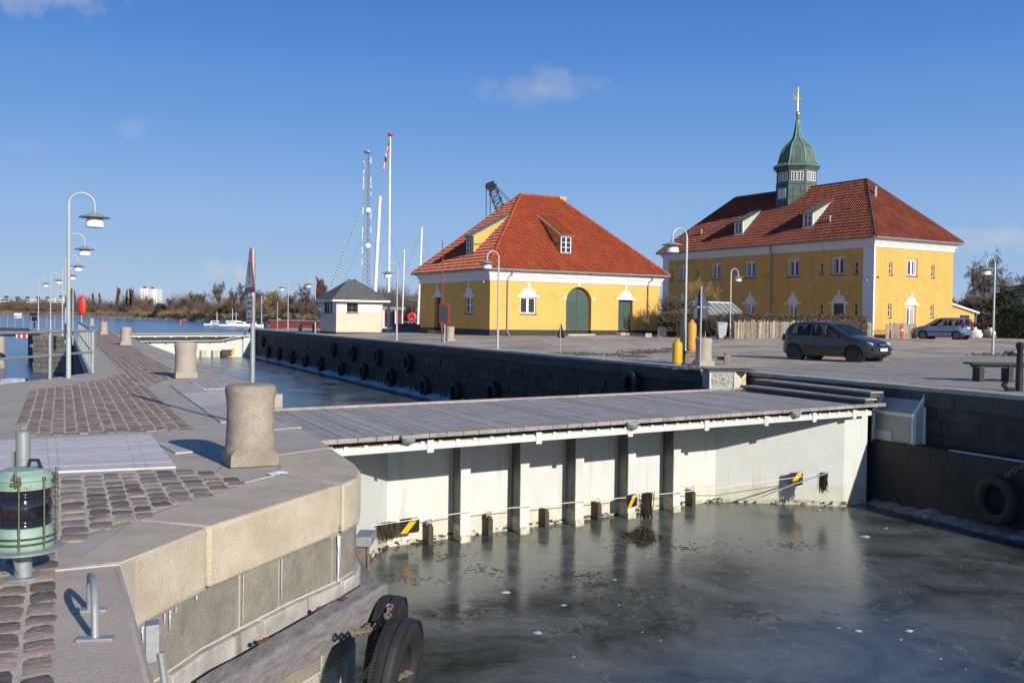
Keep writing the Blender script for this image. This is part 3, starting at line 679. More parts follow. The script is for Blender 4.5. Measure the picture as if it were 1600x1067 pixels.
# vertical I-section posts
M['post_steel'] = mat('shade_tinted_web_steel', (.22,.22,.20), (.15,.15,.13), 3, .6, drip=((.07,.065,.05), .55))  # webs coloured dark to stand in for their shade, plus darker streaks
for px in (733, 825, 910, 991, 1061):
    q = PL(px, 800, GP(0, FM-.42, 0), GM); s = (q-GL).dot(GE)-.09
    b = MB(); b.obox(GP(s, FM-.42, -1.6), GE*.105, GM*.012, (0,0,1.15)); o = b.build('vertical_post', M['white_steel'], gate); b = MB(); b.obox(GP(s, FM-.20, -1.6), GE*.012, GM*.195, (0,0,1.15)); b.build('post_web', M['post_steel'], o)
    b = MB(); b.obox(GP(s, FM-.43, WZ-.1), GE*.108, GM*.026, (0,0,.2+.04)); b.obox(GP(s-.013, FM-.20, WZ-.05), GE*.004, GM*.21, (0,0,.35)); b.build('post_foot_grime', M['grime'], o)
# short mooring stubs with hooks along the waterline
for i, (px, py) in enumerate(((669,825),(762,812),(850,800),(932,790),(1079,773))):
    q = PL(px, py, GP(0, FM-.12, 0), GM); s = (q-GL).dot(GE); b = MB()
    b.obox(GP(s, FM-.12, WZ+.12), GE*.05, GM*.11, (0,0,.21)); b.obox(GP(s, FM-.12, WZ+.35), GE*.04, GM*.09, (0,0,.025))
    o = b.build('guide_stub', M['gate_dark'], gate)
    if i != 2:
        c = GP(s, FM-.16, WZ+.36); b = MB(); b.tube([c-GE*.05, c-GE*.04+Vector((0,0,.08)), c+GE*.03+Vector((0,0,.10)), c+GE*.055+Vector((0,0,.03))], .012, 6); b.build('hook', M['galv'], o)
b = MB(); q = PL(1195, 790, GP(0, FM-.3, 0), GM)
for px, py in ((1165,783),(1172,783)): pass
# pulled tight white line across the face
rope = []
for px, py, m_ in ((575,822,FM-.55),(735,799,FM-.5),(1000,775,FM-.5),(1110,764,FM-.6)):
    rope.append(PL(px, py, GP(0, m_, 0), GM))
rope.append(PL(1292,739, GP(0,.02,0), GM))
b = MB(); b.tube(rope, .008, 5); o = b.build('guard_rope', M['white_paint'], org=rope[0]); tag(o, 'thin taut rope strung low across the front of the white gate', 'rope')
a = PL(1170,782,GP(0,.05,0),GM)
b = MB(); b.tube([PL(1190,776,GP(0,.5,0),GM), PL(1238,757,GP(0,.1,0),GM), PL(1292,739,GP(0,.0,0),GM)], .016, 6)
o = b.build('boat_hook_pole', M['lead'], org=a); tag(o, 'thin grey pole slanting across the angled end of the gate', 'pole')
# yellow and black hazard plates
def hazard(px, py, D_n, w, h, yaw, lab, tilt=0):
    c = D_n; ex = Vector((math.cos(yaw), math.sin(yaw), 0)); n = Vector((ex.y, -ex.x, 0)); ez = Vector((0,0,1))
    t = thing('hazard_sign', lab, 'hazard sign', c, 'striped hazard plates on the gate')
    def rp(w, h, r):
        o = []
        for cx, cy, a0 in ((w-r,h-r,0),(-w+r,h-r,90),(-w+r,-h+r,180),(w-r,-h+r,270)):
            for k in range(4): a = R(a0+k*30); o.append((cx+r*math.cos(a), cy+r*math.sin(a)))
        return o
    b = MB(); o = rp(w/2, h/2, .04); f = [c+ex*x+ez*z-n*0 for x, z in o]; bk = [p-n*.015 for p in f]; m = len(o)
    b.add(f+bk, [list(range(m)), list(range(m, 2*m))[::-1]]+[[i, i+m, (i+1)%m+m, (i+1)%m] for i in range(m)])
    b.build('plate', M['black'], t)
    b = MB(); w2 = w/2-.006; h2 = h/2-.006
    st = [(-w2, -h2), (-w2+w*.36, -h2), (w2, h2-.0), (w2-w*.36, h2)]
    b.ngon([c+ex*x+ez*z+n*.003 for x, z in st]); b.build('stripe', M['yellow'], t)
    b = MB(); b.obox(c-n*.05, ex*.03, n*.03, (0,0,h*.4)); b.build('mount', M['galv'], t)
gy = math.atan2(GE.y, GE.x)
hazard(0,0,PL(640,821,GP(0,FM-.38,0),GM), .40, .27, gy, 'yellow and black plate at the waterline near the pier, beside hanging weed')
hazard(0,0,PL(988,782,GP(0,FM-.5,0),GM), .36, .27, gy+.25, 'yellow and black plate in the middle of the gate, next to thick seaweed')
e = (GP(12.95,.2,0)-GP(10.85,FM,0)).normalized()
hazard(0,0,PL(1244,748,GP(11.9,1.0,0),Vector((e.y,-e.x,0))), .36, .29, gy-.30, 'yellow and black plate on the angled end of the gate')
def weed(cpx, top, bot, w, m_, lab, n=240, plane=None):
    c = plane(cpx, (top+bot)/2) if plane else PL(cpx, (top+bot)/2, GP(0,m_,0), GM); D = c.y; H = (bot-top)/FPX*D; Wd = w/FPX*D
    b = MB(); q = random.Random(int(cpx))
    for i in range(n):
        x = q.gauss(0, Wd*.26); z = q.uniform(-.1, .5)*H; p = c+GE*x+Vector((0,0,H*.5-q.random()**2*H*.35)); p -= GM*q.uniform(-.04,.05)
        l = H*q.uniform(.25, .7); pts_ = [p, p+Vector((q.uniform(-.015,.015), 0, -l*.5)), p+Vector((q.uniform(-.03,.03), 0, -l))]
        for g in pts_: g.z = max(g.z, c.z-H*.5)
        b.tube(pts_, q.uniform(.004,.009), 3, False)
    o = b.build('seaweed_clump', M['weed'], org=c); tag(o, lab, 'seaweed')
weed(607, 815, 848, 28, FM-.5, 'matted seaweed hanging beside the hazard plate near the pier')
weed(1010, 769, 822, 20, FM-.55, 'long dark seaweed hanging at the middle of the gate')
weed(1286, 738, 772, 14, .08, 'short hanging tuft of seaweed under the slanting pole')
b = MB(); c = P(1004,838,WZ+.02); q = random.Random(5)
for i in range(800):
    a = q.uniform(0,6.28); r0 = abs(q.gauss(0,.12)); p = c+Vector((math.cos(a)*r0*1.3, math.sin(a)*r0, max(0,.21-r0*.8)*q.random()))
    d = Vector((q.gauss(0,.05), q.gauss(0,.05), q.uniform(-.03,.03))); b.tube([p, p+d], q.uniform(.004,.01), 3, False)
o = b.build('seaweed_heap', M['weed'], org=c); tag(o, 'heap of dark seaweed lying on the ice before the gate', 'seaweed')
b = MB(); lump(b, PL(1190,785,GP(0,FM-.35,0),GM)*1.0, .22, .25, rr, 7); o = b.build('ice_chunk', M['snow']); tag(o, 'white ice chunk frozen to the foot of the gate', 'ice')
b = MB(); lump(b, P(1007,833,WZ+.09), .035, .05, rr, 7); o = b.build('ice_chunk', M['snow']); tag(o, 'tiny white ice lump on top of the seaweed heap', 'ice')
# ------------------------------------------------------------------ outer gate at the far end of the lock
q0 = P(204,521.5,-.28); q1 = P(392,521,-.28)
e = (q1-q0).normalized(); m = Vector((-e.y, e.x, 0)); Lg = (q1-q0).length
g2 = thing('outer_lock_gate', 'white steel lock gate closing the sea end of the lock, seen over the pier', 'lock gate', q0)
b = MB(); b.obox((q0+q1)/2+m*1.4, e*(Lg/2), m*1.4, (0,0,.06)); b.build('walkway', M['deck_edge'], g2)
b = MB(); b.obox((q0+q1)/2+Vector((0,0,-.22)), e*(Lg/2), m*.05, (0,0,.07)); 
for k in range(8): b.obox(q0.lerp(q1,(k+.5)/8)+Vector((0,0,-.28))-m*.06, e*.08, m*.03, (0,0,.08))
b.build('edge_rail', M['white_steel'], g2)
b = MB(); ps = [q0+m*1.6, q0.lerp(q1,.80)+m*1.6, q1+m*.1]
for a, c in zip(ps, ps[1:]):
    b.add([Vector((a.x,a.y,-2.9)),Vector((c.x,c.y,-2.9)),Vector((c.x,c.y,-.4)),Vector((a.x,a.y,-.4))],[(0,1,2,3)])
b.build('face_panel', M['white_steel'], g2)
for px in (318,336):
    a = PL(px,553,q0+m*1.3,m); b = MB(); b.obox(a, e*.3, m*.2, (0,0,.36)); b.build('guide_stub', M['grime'], g2)
a = PL(358,551,q0+m*1.1,m); b = MB(); b.obox(a, e*.8, m*.1, (0,0,.3)); b.build('seaweed_band', M['gate_dark'], g2)
a = PL(365.5,548,q0+m*.9,m); c_=a; b = MB(); b.add([c_-e*.35-Vector((0,0,.35)), c_+e*.1-Vector((0,0,.35)), c_+e*.4+Vector((0,0,.3)), c_-e*.05+Vector((0,0,.35))], [(0,1,2,3)]); b.build('hazard_plate', M['yellow'], g2)
# ------------------------------------------------------------------ quay: ground and walls
us = [17.95]+[18+i for i in range(1,45)]+[66,72,80,90,105,125,150,200,300,460]; vs = [-40,-25,-15,-8,-4,-2]+[i for i in range(0,60)]+[62,65,70,75,80,85,90,96,101.5,112,125,145,170,210]
b = MB(); idx = {}
for i, u in enumerate(us):
    for j, v in enumerate(vs):
        p = UV(u, v); p.z = gz(p.x, p.y)+(.012*noise.noise(p*.35)+.006*noise.noise(p*1.7) if u > 19 else 0); idx[i,j] = len(b.v); b.v.append(p)
for i in range(len(us)-1):
    for j in range(len(vs)-1):
        if us[i] < 58 and vs[j] >= 96 and not (us[i] < 25 and vs[j] < 101): continue
        b.f.append([idx[i,j], idx[i+1,j], idx[i+1,j+1], idx[i,j+1]]); b.m.append(0)
tag(b.build('quay_ground', M['gravel']), kind='structure')
b = MB()   # paved lane beside the quay
lane = [(1112,577),(1375,563.5),(1600,552),(1900,545),(1900,680),(1445,606),(1180,582.5)]
pts = [P(x,y,.14) for x,y in lane[:4]]+[UV(40,4,.14), UV(18.1,-12,.14), UV(18.1,23,.14)]; b.add([(p.x,p.y,.158) for p in pts], [list(t) for t in tessellate_polygon([[Vector((p.x,p.y,0)) for p in pts]])])
tag(b.build('paved_lane', M['asphalt']), kind='structure')
b = MB(); rg = random.Random(8)
for k in range(9):
    x0 = rg.uniform(1150,1500); y0 = rg.uniform(566,590)
    pp = [P(x0+i*rg.uniform(14,30), y0+i*.9+rg.uniform(-.8,.8), .161) for i in range(5)]
    for a,c in zip(pp,pp[1:]):
        b.bar(a, c, .02, .004)
tag(b.build('asphalt_crack', M['black_pl']), kind='structure')
M['coping_dark'] = mat('stained_coping', (.10,.095,.085), (.055,.053,.048), 1.2, .85, .4, 12, drip=((.035,.034,.032), .55))
qw = thing('quay_wall', 'long dark quay wall in shadow with concrete coping along the lock', 'wall', UV(17.6,23.7,WZ))
def cop(v0, v1, u0=17.5, u1=18.15, nm='coping', mm='concrete'):
    b = MB(); v = v0
    while v < v1-.01:
        l = min(rg.uniform(2.2,3.0), v1-v); b.prism([X(UV(u0,v+.006)),X(UV(u1,v+.006)),X(UV(u1,v+l-.006)),X(UV(u0,v+l-.006))], .07, .165+rg.uniform(-.003,.003)); v += l
    b2 = MB(); b2.prism([X(UV(u0+.012,v0+.006)),X(UV(u1,v0+.006)),X(UV(u1,v1-.01)),X(UV(u0+.012,v1-.01))], -.28, .07); b2.build('coping_face', M['coping_dark'], qw)
    return b.build(nm, M[mm], qw, bevel=.02)
cop(23.75, 101.5, 17.42); cop(-20, 23.7, 17.55, 18.15)
b = MB(); b.prism([X(UV(17.50,23.75)),X(UV(19,23.75)),X(UV(19,101.5)),X(UV(17.50,101.5))], -3.2, -.28); b.build('lock_face', M['dark_wall'], qw)
b = MB(); b.prism([X(UV(18.05,16.6)),X(UV(19,16.6)),X(UV(19,23.75)),X(UV(18.05,23.75))], -3.2, -.28); b.build('recess_face', M['dark_wall'], qw)
b = MB(); b.prism([X(UV(17.62,-20)),X(UV(19,-20)),X(UV(19,16.6)),X(UV(17.62,16.6))], -3.2, -.28); b.build('upper_face', M['dark_wall'], qw)
b = MB(); b.prism([X(UV(17.2,-20)),X(UV(17.65,-20)),X(UV(17.65,16.75)),X(UV(17.2,16.75))], -3.2, -1.12); b.build('lower_ledge', M['dark_wall'], qw, bevel=.04)
b = MB()      # thin frost on the ledge
for k in range(60):
    v = 14.6-k*.16; b.prism([X(UV(17.21,v)),X(UV(17.3+rg.uniform(0,.06),v)),X(UV(17.3+rg.uniform(0,.06),v-.165)),X(UV(17.21,v-.165))], -1.12, -1.105)
b.build('ledge_frost', M['snow'], qw)
# rough coursed blocks showing on the lock face
b = MB()
for r_ in range(6):
    z0 = -2.6+r_*.34; v = 23.8+rg.uniform(0,.5)
    while v < 101:
        l = rg.uniform(.6,1.15)
        b.prism([X(UV(17.5-rg.uniform(.015,.06),v+.02)),X(UV(17.55,v+.02)),X(UV(17.55,v+l-.02)),X(UV(17.5-rg.uniform(.015,.06),v+l-.02))], z0+.015, z0+.325); v += l
b.build('stone_course', M['dark_block'], qw, bevel=0)
b = MB(); v = 23.8     # blocks on the quay face beside the gate
for r_ in range(3):
    z0 = -1.1+r_*.27; v = 16.3
    while v > -6:
        l = rg.uniform(.9,1.5); b.prism([X(UV(17.607-rg.uniform(0,.008),v-l+.008)),X(UV(17.64,v-l+.008)),X(UV(17.64,v-.008)),X(UV(17.607-rg.uniform(0,.008),v-.008))], z0+.006, z0+.264); v -= l
b.build('stone_course', M['dark_block'], qw)
# shelf of ice clinging along the waterline of the lock chamber and the quay
b = MB()
def iceshelf(b, u0, va, vb, step, w0, h0):
    n = int(abs(vb-va)/step); pr_ = None
    for i in range(n+1):
        v = va+(vb-va)*i/n; w = w0*(.6+.8*abs(noise.noise(Vector((v*1.1, u0, 0))))+.5*abs(noise.noise(Vector((v*4, u0, 3))))); h = h0*(.5+1.2*abs(noise.noise(Vector((v*1.7,4,u0)))))
        cur = [UV(u0+.05, v, WZ+h*1.6), UV(u0-w*.35, v, WZ+h), UV(u0-w*.8, v, WZ+h*.55), UV(u0-w, v, WZ)]
        if pr_:
            m0 = len(b.v); b.v += pr_+cur
            for k in range(3): b.f.append([m0+k, m0+k+1, m0+k+5, m0+k+4]); b.m.append(0)
        pr_ = cur
iceshelf(b, 17.5, 23.9, 97, .25, .5, .16)
tag(b.build('shore_ice', M['frost'], smooth=60), kind='stuff')
b = MB(); iceshelf(b, 17.2, 16.6, -4, .08, .45, .10); tag(b.build('shore_ice', mat('grey_ice', (.30,.32,.34), (.12,.12,.12), 5, .6, .9, 9), smooth=60), kind='stuff')
b = MB(); iceshelf(b, 4.0, 24, 96, .25, -.4, .10); tag(b.build('shore_ice', M['frost'], smooth=60), kind='stuff')
b = MB()   # icicle streaks on the lower blocks
for k in range(520):
    v = 24+(rg.random()**.8)*70; z1 = WZ+rg.uniform(.25,.62); w = rg.uniform(.03,.10)
    b.add([UV(17.435,v,WZ+.1), UV(17.435,v+w,WZ+.1), UV(17.435,v+w*.4,z1)], [(0,1,2)])
tag(b.build('icicle_frost', M['frost']), kind='stuff')
# ------------------------------------------------------------------ tyres
def tyre_mesh(Ro=.46, Ri=.25, w=.22, n=56, tread=True):
    b = MB(); h = w/2
    prof = [(Ri,-h*.55),(Ri+.03,-h*.85),(Ri+.09,-h),(Ro-.06,-h*.95),(Ro-.012,-h*.72),(Ro,-h*.5),(Ro,-h*.1),(Ro-.012,-h*.07),(Ro-.012,h*.07),(Ro,h*.1),(Ro,h*.5),(Ro-.012,h*.72),(Ro-.06,h*.95),(Ri+.09,h),(Ri+.03,h*.85),(Ri,h*.55),(Ri,-h*.55)]
    b.lathe(prof, n=n, ax=(0,1,0), caps=False)
    if tread:
        for j in range(n*2):
            a = 2*math.pi*j/(n*2)
            for s in (-1,1):
                c = Vector((math.cos(a)*(Ro-.012), s*h*.78, math.sin(a)*(Ro-.012))); t_ = Vector((-math.sin(a),0,math.cos(a)))
                b.obox(c, t_*.010, (0,h*.14,0), Vector((math.cos(a),0,math.sin(a)))*.008)
    return b
ty = tyre_mesh().build('tyre', M['tyre'], smooth=40)      # axis along local y
tag(ty, 'large worn truck tyre hanging below the timber on the pier wall', 'tyre', 'tyre fenders on the pier')
c = PD(618,1054,8.5); put(ty, c, 0, 1.1); ty.rotation_euler = (R(6), R(0), R(80)); 
o = dup(ty, PD(604,1012,9.3), 0, 'second tyre tucked behind the chain at the pier corner', 'tyre fenders on the pier'); o.rotation_euler = (R(5), 0, R(86))
tf = tyre_mesh(.48,.26,.24,28,False).build('tyre', M['tyre'])
put(tf, PU(1558,782,16.98), math.atan2(NV.y,NV.x)); tf.rotation_euler = (0,0,math.atan2(NV.y,NV.x)+R(-6))
tf.scale = (1.06,1.0,1.06); tag(tf, 'big black tyre chained to the shaded quay wall beside the frosted ledge', 'tyre')
low = [(418,549.5),(435,553),(455.5,559),(476.5,564.5),(500,568.5),(533,578.5),(567,581),(609.5,590),(662.5,605.5),(711,615),(769,615)]
up = [(410.5,534),(519.5,547),(550,553),(589,558.5),(636.5,567.5),(986,604)]
wordn = ['first','second','third','fourth','fifth','sixth','seventh','eighth','ninth','tenth','eleventh']
for i, (px, py) in enumerate(low):
    o = dup(tf, PU(px, py, 17.28), math.atan2(NV.y,NV.x), f'{wordn[len(low)-1-i]} tyre from the planked gate in the lower row on the lock wall', 'tyre fenders in the lock', (1.06,1.1,1.15))
for i, (px, py) in enumerate(up):
    o = dup(tf, PU(px, py, 17.28), math.atan2(NV.y,NV.x), f'{wordn[len(up)-1-i]} tyre from the planked gate hung high on the lock wall', 'tyre fenders in the lock', (1.0,1.1,1.1))
def chain(pts, name, lab, link=.075, r=.012, m='chain'):
    b = MB(); pts = [Vector(p) for p in pts]; L = [0]
    for a, c in zip(pts, pts[1:]): L.append(L[-1]+(c-a).length)
    n = int(L[-1]/(link*.78)); 
    for i in range(n+1):
        s = L[-1]*i/n; k = max(j for j in range(len(L)-1) if L[j] <= s+1e-6); f = (s-L[k])/(L[k+1]-L[k]); c = pts[k].lerp(pts[k+1], f)
        d = (pts[k+1]-pts[k]).normalized(); x = d.cross(Vector((0,0,1))).normalized(); y = d.cross(x); w = x if i%2 else y
        ring = [c+d*(math.cos(t)*link*.5)+w*(math.sin(t)*link*.32) for t in [2*math.pi*j/9 for j in range(10)]]
        b.tube(ring, r, 5, False)
    o = b.build(name, M[m], org=pts[0]); tag(o, lab, 'chain')
a = PD(553,988,8.1); c = PD(578,985,8.5); d_ = PD(604,968,8.9); e_ = PD(608,948,9.1)
chain([a, c, d_, e_], 'chain', 'rusty chain slung under the timber above the big tyre', .085, .014)
chain([PD(612,1062,8.1), PD(640,1050,8.4)], 'chain', 'short rusty chain at the hub of the big tyre', .07, .012)
chain([PU(1600,729,17.1), PU(1590,731,17.0), PU(1574,742,17.0)], 'chain', 'rusty chain holding the tyre on the quay wall', .12, .02)
# ------------------------------------------------------------------ timber fenders on the pier
def timber(poly_px, z1, h, name, lab):
    pass
b = MB(); A = P(585,897,-1.02); 
fs = at_s(.9,.0); 
p1 = at_s(.75,.13); p2 = at_s(3.16,.11); e = (p2-p1).normalized(); nrm = Vector((e.y,-e.x)); p3 = p2+e*.42
q = [p1, p1+nrm*.2, p3+nrm*.2, p3]
prof = [(0,-1.30),(.19,-1.315),(.20,-1.06),(.18,-1.035),(0,-1.02)]; n = 26; vs = []; m = len(prof)
for i in range(n+1):
    f = i/n; base = p1.lerp(p3, f)
    for k,(o_, z) in enumerate(prof):
        w = noise.noise(Vector((f*5, k*3, 1)))*.014; vs.append((base.x+nrm.x*(o_+w), base.y+nrm.y*(o_+w), z+noise.noise(Vector((f*7,k*2,5)))*.012))
b.add(vs, [[i*m+k, i*m+(k+1)%m, (i+1)*m+(k+1)%m, (i+1)*m+k] for i in range(n) for k in range(m)]+[list(range(m))[::-1], [n*m+k for k in range(m)]])
o = b.build('fender_timber', M['timber'], org=Vector((p1.x,p1.y,-1.2)), bevel=.012); tag(o, 'long weathered grey timber baulk bolted along the pier wall', 'timber')
for mm in ('timber',):
    pass
b = MB()
for s in (1.55, 1.62, 2.5, 2.85): c = at_s(s, .16+.1*(s%1)); b.lathe([(.03,0),(.03,.012),(.015,.02),(0,.021)], (c.x, c.y, -.995), 8)
o = b.build('rust_bolt', mat('rust', (.12,.045,.03), None, rough=.8), org=Vector((at_s(2,0.2).x, at_s(2,.2).y, -1))); o.parent = bpy.data.objects['fender_timber']; o.location = Vector(ORG['rust_bolt'])-Vector((p1.x,p1.y,-1.2))
b = MB(); s0 = cum[4]+.25; a = at_s(s0, .05); c = at_s(s0+2.2, .05); e = (c-a).normalized(); nr = Vector((e.y,-e.x))
b.prism([X(a-e*.35), X(a-e*.35+nr*.2), X(c+nr*.2), X(c)], -1.42, -1.16)
o = b.build('fender_timber', M['timber'], org=Vector((a.x,a.y,-1.1)), bevel=.012); tag(o, 'shorter timber baulk around the pier corner toward the gate', 'timber')
c = PD(574,846,11.4); t = thing('bracket_box', 'small grey steel box fixed low behind the pier corner', 'box', c)
b = MB(); b.box((c.x-.12,c.y-.2,c.z-.02),(c.x+.07,c.y+.2,c.z+.10)); b.build('cover', M['galv'], t, bevel=.01)
b = MB(); b.box((c.x-.12,c.y-.15,c.z-.32),(c.x-.0,c.y+.15,c.z-.02)); b.tube([c+Vector((.02,-.1,-.04)), c+Vector((.03,-.1,-.3))], .02, 8); b.build('bracket', M['chain'], t)
# ladder head and grab handle on the pink stone
t = thing('grab_handle', 'grey steel grab handle bolted to the pink granite slab', 'handle', P(142,985))
f1 = P(149,1000); f2 = P(141,955)
d = (f1-f2).normalized(); b = MB(); up = Vector((0,0,1))
b.tube([f1+up*.0, f1+up*.10-d*.03, f1+up*.19-d*.09, f1+up*.235-d*.17, f1+up*.235-d*.30, f2+up*.20+d*.03, f2+up*.12, f2], .019, 10); b.build('bar', M['galv'], t)
for f in (f1, f2):
    b = MB(); b.obox(f+up*.008, Vector((.085,.012,0)), Vector((-.005,.03,0)), (0,0,.008)); b.build('foot_plate', M['galv'], t, bevel=.003)
t = thing('wall_ladder', 'top of a steel ladder fixed below the pink granite slab', 'ladder', P(238,1040,-.3))
c = P(238,1030,-.25); b = MB(); b.obox(c+Vector((0,0,.1)), (.03,.02,0), (-.02,.05,0), (0,0,.10)); b.build('head_plate', M['galv'], t, bevel=.004)
for o_ in (0, .35):
    b = MB(); a = c+Vector((.055-o_*.45,-.03-o_*.9,0)); b.tube([a+Vector((0,0,.05)), a+Vector((.02,0,-.1)), a+Vector((.02,0,-2.3))], .022, 8); b.build('stringer', M['galv'], t)
for k in range(7):
    b = MB(); a = c+Vector((.075,-.03,-.3*k-.2)); b.tube([a, a+Vector((-.157,-.315,0))], .014, 6); b.build('rung', M['galv'], t)
# ------------------------------------------------------------------ ship's lantern
c = P(36,903); lt = thing('ship_lantern', 'old verdigris copper ship lantern with dark ribbed lens', 'lantern', c)
b = MB(); b.lathe([(.10,0),(.10,.012),(.052,.016),(.052,.20)], c, 20); b.add([c+Vector((-.004,-.05,.02)), c+Vector((-.004,-.14,.18)), c+Vector((.004,-.14,.18)), c+Vector((.004,-.05,.02)), c+Vector((-.004,-.04,.18)), c+Vector((.004,-.04,.18))], [(0,1,2,3),(0,1,4),(3,2,5)]); b.build('post', M['galv'], lt)
b = MB(); b.lathe([(.235,.185),(.24,.19),(.24,.2),(.19,.203)], c, 40); b.build('ring_plate', M['galv'], lt)
b = MB(); b.lathe([(.0,.205),(.178,.205),(.185,.215),(.185,.235),(.178,.24),(.178,.30),(.172,.31),(.172,.345),(.16,.35),(.0,.35)], c, 48); b.build('base_drum', M['verdigris'], lt)
b = MB(); pr_ = []; z = .348
for k in range(3): pr_ += [(.163,z),(.168,z+.008),(.163,z+.016)]; z += .02
z0 = z; pr_ += [(.158,z),(.168,z+.03),(.172,z+.06),(.168,z+.09),(.158,z+.12)]; z += .12
for k in range(3): pr_ += [(.163,z),(.168,z+.008),(.163,z+.016)]; z += .02
b.lathe(pr_, c, 48, caps=False); b.build('lens', mat('dark_lens', (.012,.012,.018), None, rough=.05, spec=1.0), lt)
b = MB(); b.lathe([(.165,z-.005),(.178,z-.002),(.178,z+.05),(.186,z+.055),(.186,z+.075),(.178,z+.085),(.13,z+.105),(.125,z+.112),(.06,z+.12),(0,z+.123)], c, 48); zl = z; b.build('lid', M['verdigris'], lt)
for k in range(8):
    a = R(20+45*k); b = MB(); x, y = math.cos(a)*.192, math.sin(a)*.192
    b.tube([c+Vector((x,y,.215)), c+Vector((x,y,zl+.06))], .0065, 6); b.lathe([(.012,0),(.012,.02),(0,.022)], c+Vector((x,y,zl+.055)), 8); b.build('cage_rod', M['brass'], lt)
for zz in (.28, .245+.0):
    b = MB(); b.lathe([(.192,zz),(.197,zz+.006),(.192,zz+.012),(.187,zz+.006),(.192,zz)], c, 40, caps=False); b.build('cage_ring', M['brass'], lt)
for a in (R(-75), R(8)):
    b = MB(); e = Vector((math.cos(a), math.sin(a), 0)); tq = Vector((-e.y,e.x,0)); p = c+e*.192+Vector((0,0,zl+.045))
    b.obox(p, tq*.03, e*.01, (0,0,.008)); b.obox(p+Vector((0,0,.035)), tq*.025, e*.012, (0,0,.008)); b.tube([p-Vector((0,0,.02)), p+e*.012+Vector((0,0,.03)), p+e*.008+Vector((0,0,.08))], .008, 6); b.tube([p-tq*.03, p+tq*.03], .008, 6)
    b.build('latch', M['brass'], lt)
b = MB(); b.tube([c+Vector((.02,.02,zl+.115)), c+Vector((.03,.03,zl+.165)), c+Vector((.08,.03,zl+.165)), c+Vector((.10,.03,zl+.11))], .012, 8); b.build('lid_ring', M['black'], lt)
lt.scale = (.94,.94,.94)
c2 = P(36,880); t = thing('steel_post', 'upright galvanised pipe standing behind the copper lantern', 'post', c2)
b = MB(); b.lathe([(.043,0),(.043,.83),(.046,.832),(.046,.842),(0,.846)], c2, 20); b.build('pipe', M['galv'], t); b = MB(); b.obox(c2+Vector((-.055,0,.60)), (.008,0,0), (0,.03,0), (0,0,.11)); b.build('clamp', M['galv'], t)
# ------------------------------------------------------------------ railings on the pier
def railing(pts, lab, H=1.1, n_extra=(), r=.028, mid=True, m='galv'):
    t = thing('pier_railing', lab, 'railing', pts[0]); up = Vector((0,0,1))
    b = MB(); b.tube([p+up*H for p in pts], r, 10); b.build('handrail', M[m], t)
    if mid: b = MB(); b.tube([p+up*H*.5 for p in pts], r*.8, 8); b.build('middle_rail', M[m], t)
    for p in n_extra: 
        b = MB(); b.tube([p-up*.25, p+up*H], r*1.15, 8); b.lathe([(.055,0),(.055,.015),(.02,.02)], p, 8); b.build('post', M[m], t)
r0 = P(145,583); r1 = P(78,592); r2 = P(-90,612)
railing([r0, r1, r2], 'grey tube railing across the canal side of the pier, nearest the camera', 1.12, (r0, r1, r2), .036)
ru = r0.x*.9056+r0.y*.4242; rv = -r0.x*.4242+r0.y*.9056
pp = [UV(ru-.01, rv+1.3+k*2.1) for k in range(12)]
railing(pp, 'long grey railing running away along the pier edge', 1.12, pp, .026)
# ------------------------------------------------------------------ lamps
def make_lamp(nm='street_lamp'):
    t = thing(nm, 'tall', 'street lamp'); b = MB()
    arc = [(0,0,1.0),(0,0,4.27)]+[(.29-.29*math.cos(R(a)), 0, 4.27+.29*math.sin(R(a))) for a in range(15,181,15)]+[(.58,0,4.12)]
    b.tube(arc, [.043]*2+[.03]*13, 10); b.build('pole', M['lamp_pole'], t)
    b = MB(); b.lathe([(.085,0),(.085,.02),(.058,.03),(.058,.95),(.045,1.03)], n=12); b.build('pole_foot', M['lamp_pole'], t)
    b = MB(); b.lathe([(.36,3.975),(.355,3.97),(.365,3.985),(.12,4.07),(.05,4.10),(.04,4.17),(0,4.17)], (.58,0,0), 28, caps=False); b.lathe([(.355,3.97),(.15,3.985),(.15,3.93)], (.58,0,0), 28, caps=False); b.build('hood', M['lamp_hood'], t)
    b = MB(); b.lathe([(.13,3.965),(.155,3.955),(.195,3.90),(.212,3.83),(.214,3.74),(.20,3.735),(.0,3.75)], (.58,0,0), 28); b.build('lamp_shade', M['lamp_white'], t)
    return t
lamp = make_lamp()
def arm(o, az): o.rotation_euler = (0,0,R(90-az)-0)
lu, lv = .13, 25.8
GL1 = 'street lamps along the pier'; GL2 = 'street lamps on the quay'
lamp['label'] = 'tallest gooseneck lamp, by the pier railing nearest the camera'; lamp['group'] = GL1
p = P(107,590,0); p.z = -.05; put(lamp, p, R(25))
for D, px, l in ((36.2,105.5,'second gooseneck lamp along the pier, its head just under the first'),(49.8,102.5,'third gooseneck lamp down the pier row'),(63,97.5,'fourth gooseneck lamp down the pier row, overlapping the round mirror'),
                 (72.6,79,'gooseneck lamp on the far end of the pier, second from the open water'),(82,60,'gooseneck lamp farthest along the pier, over the masonry pier head')):
    q = PD(px, 500, D); q.z = 0; dup(lamp, q, R(25), l, GL1)
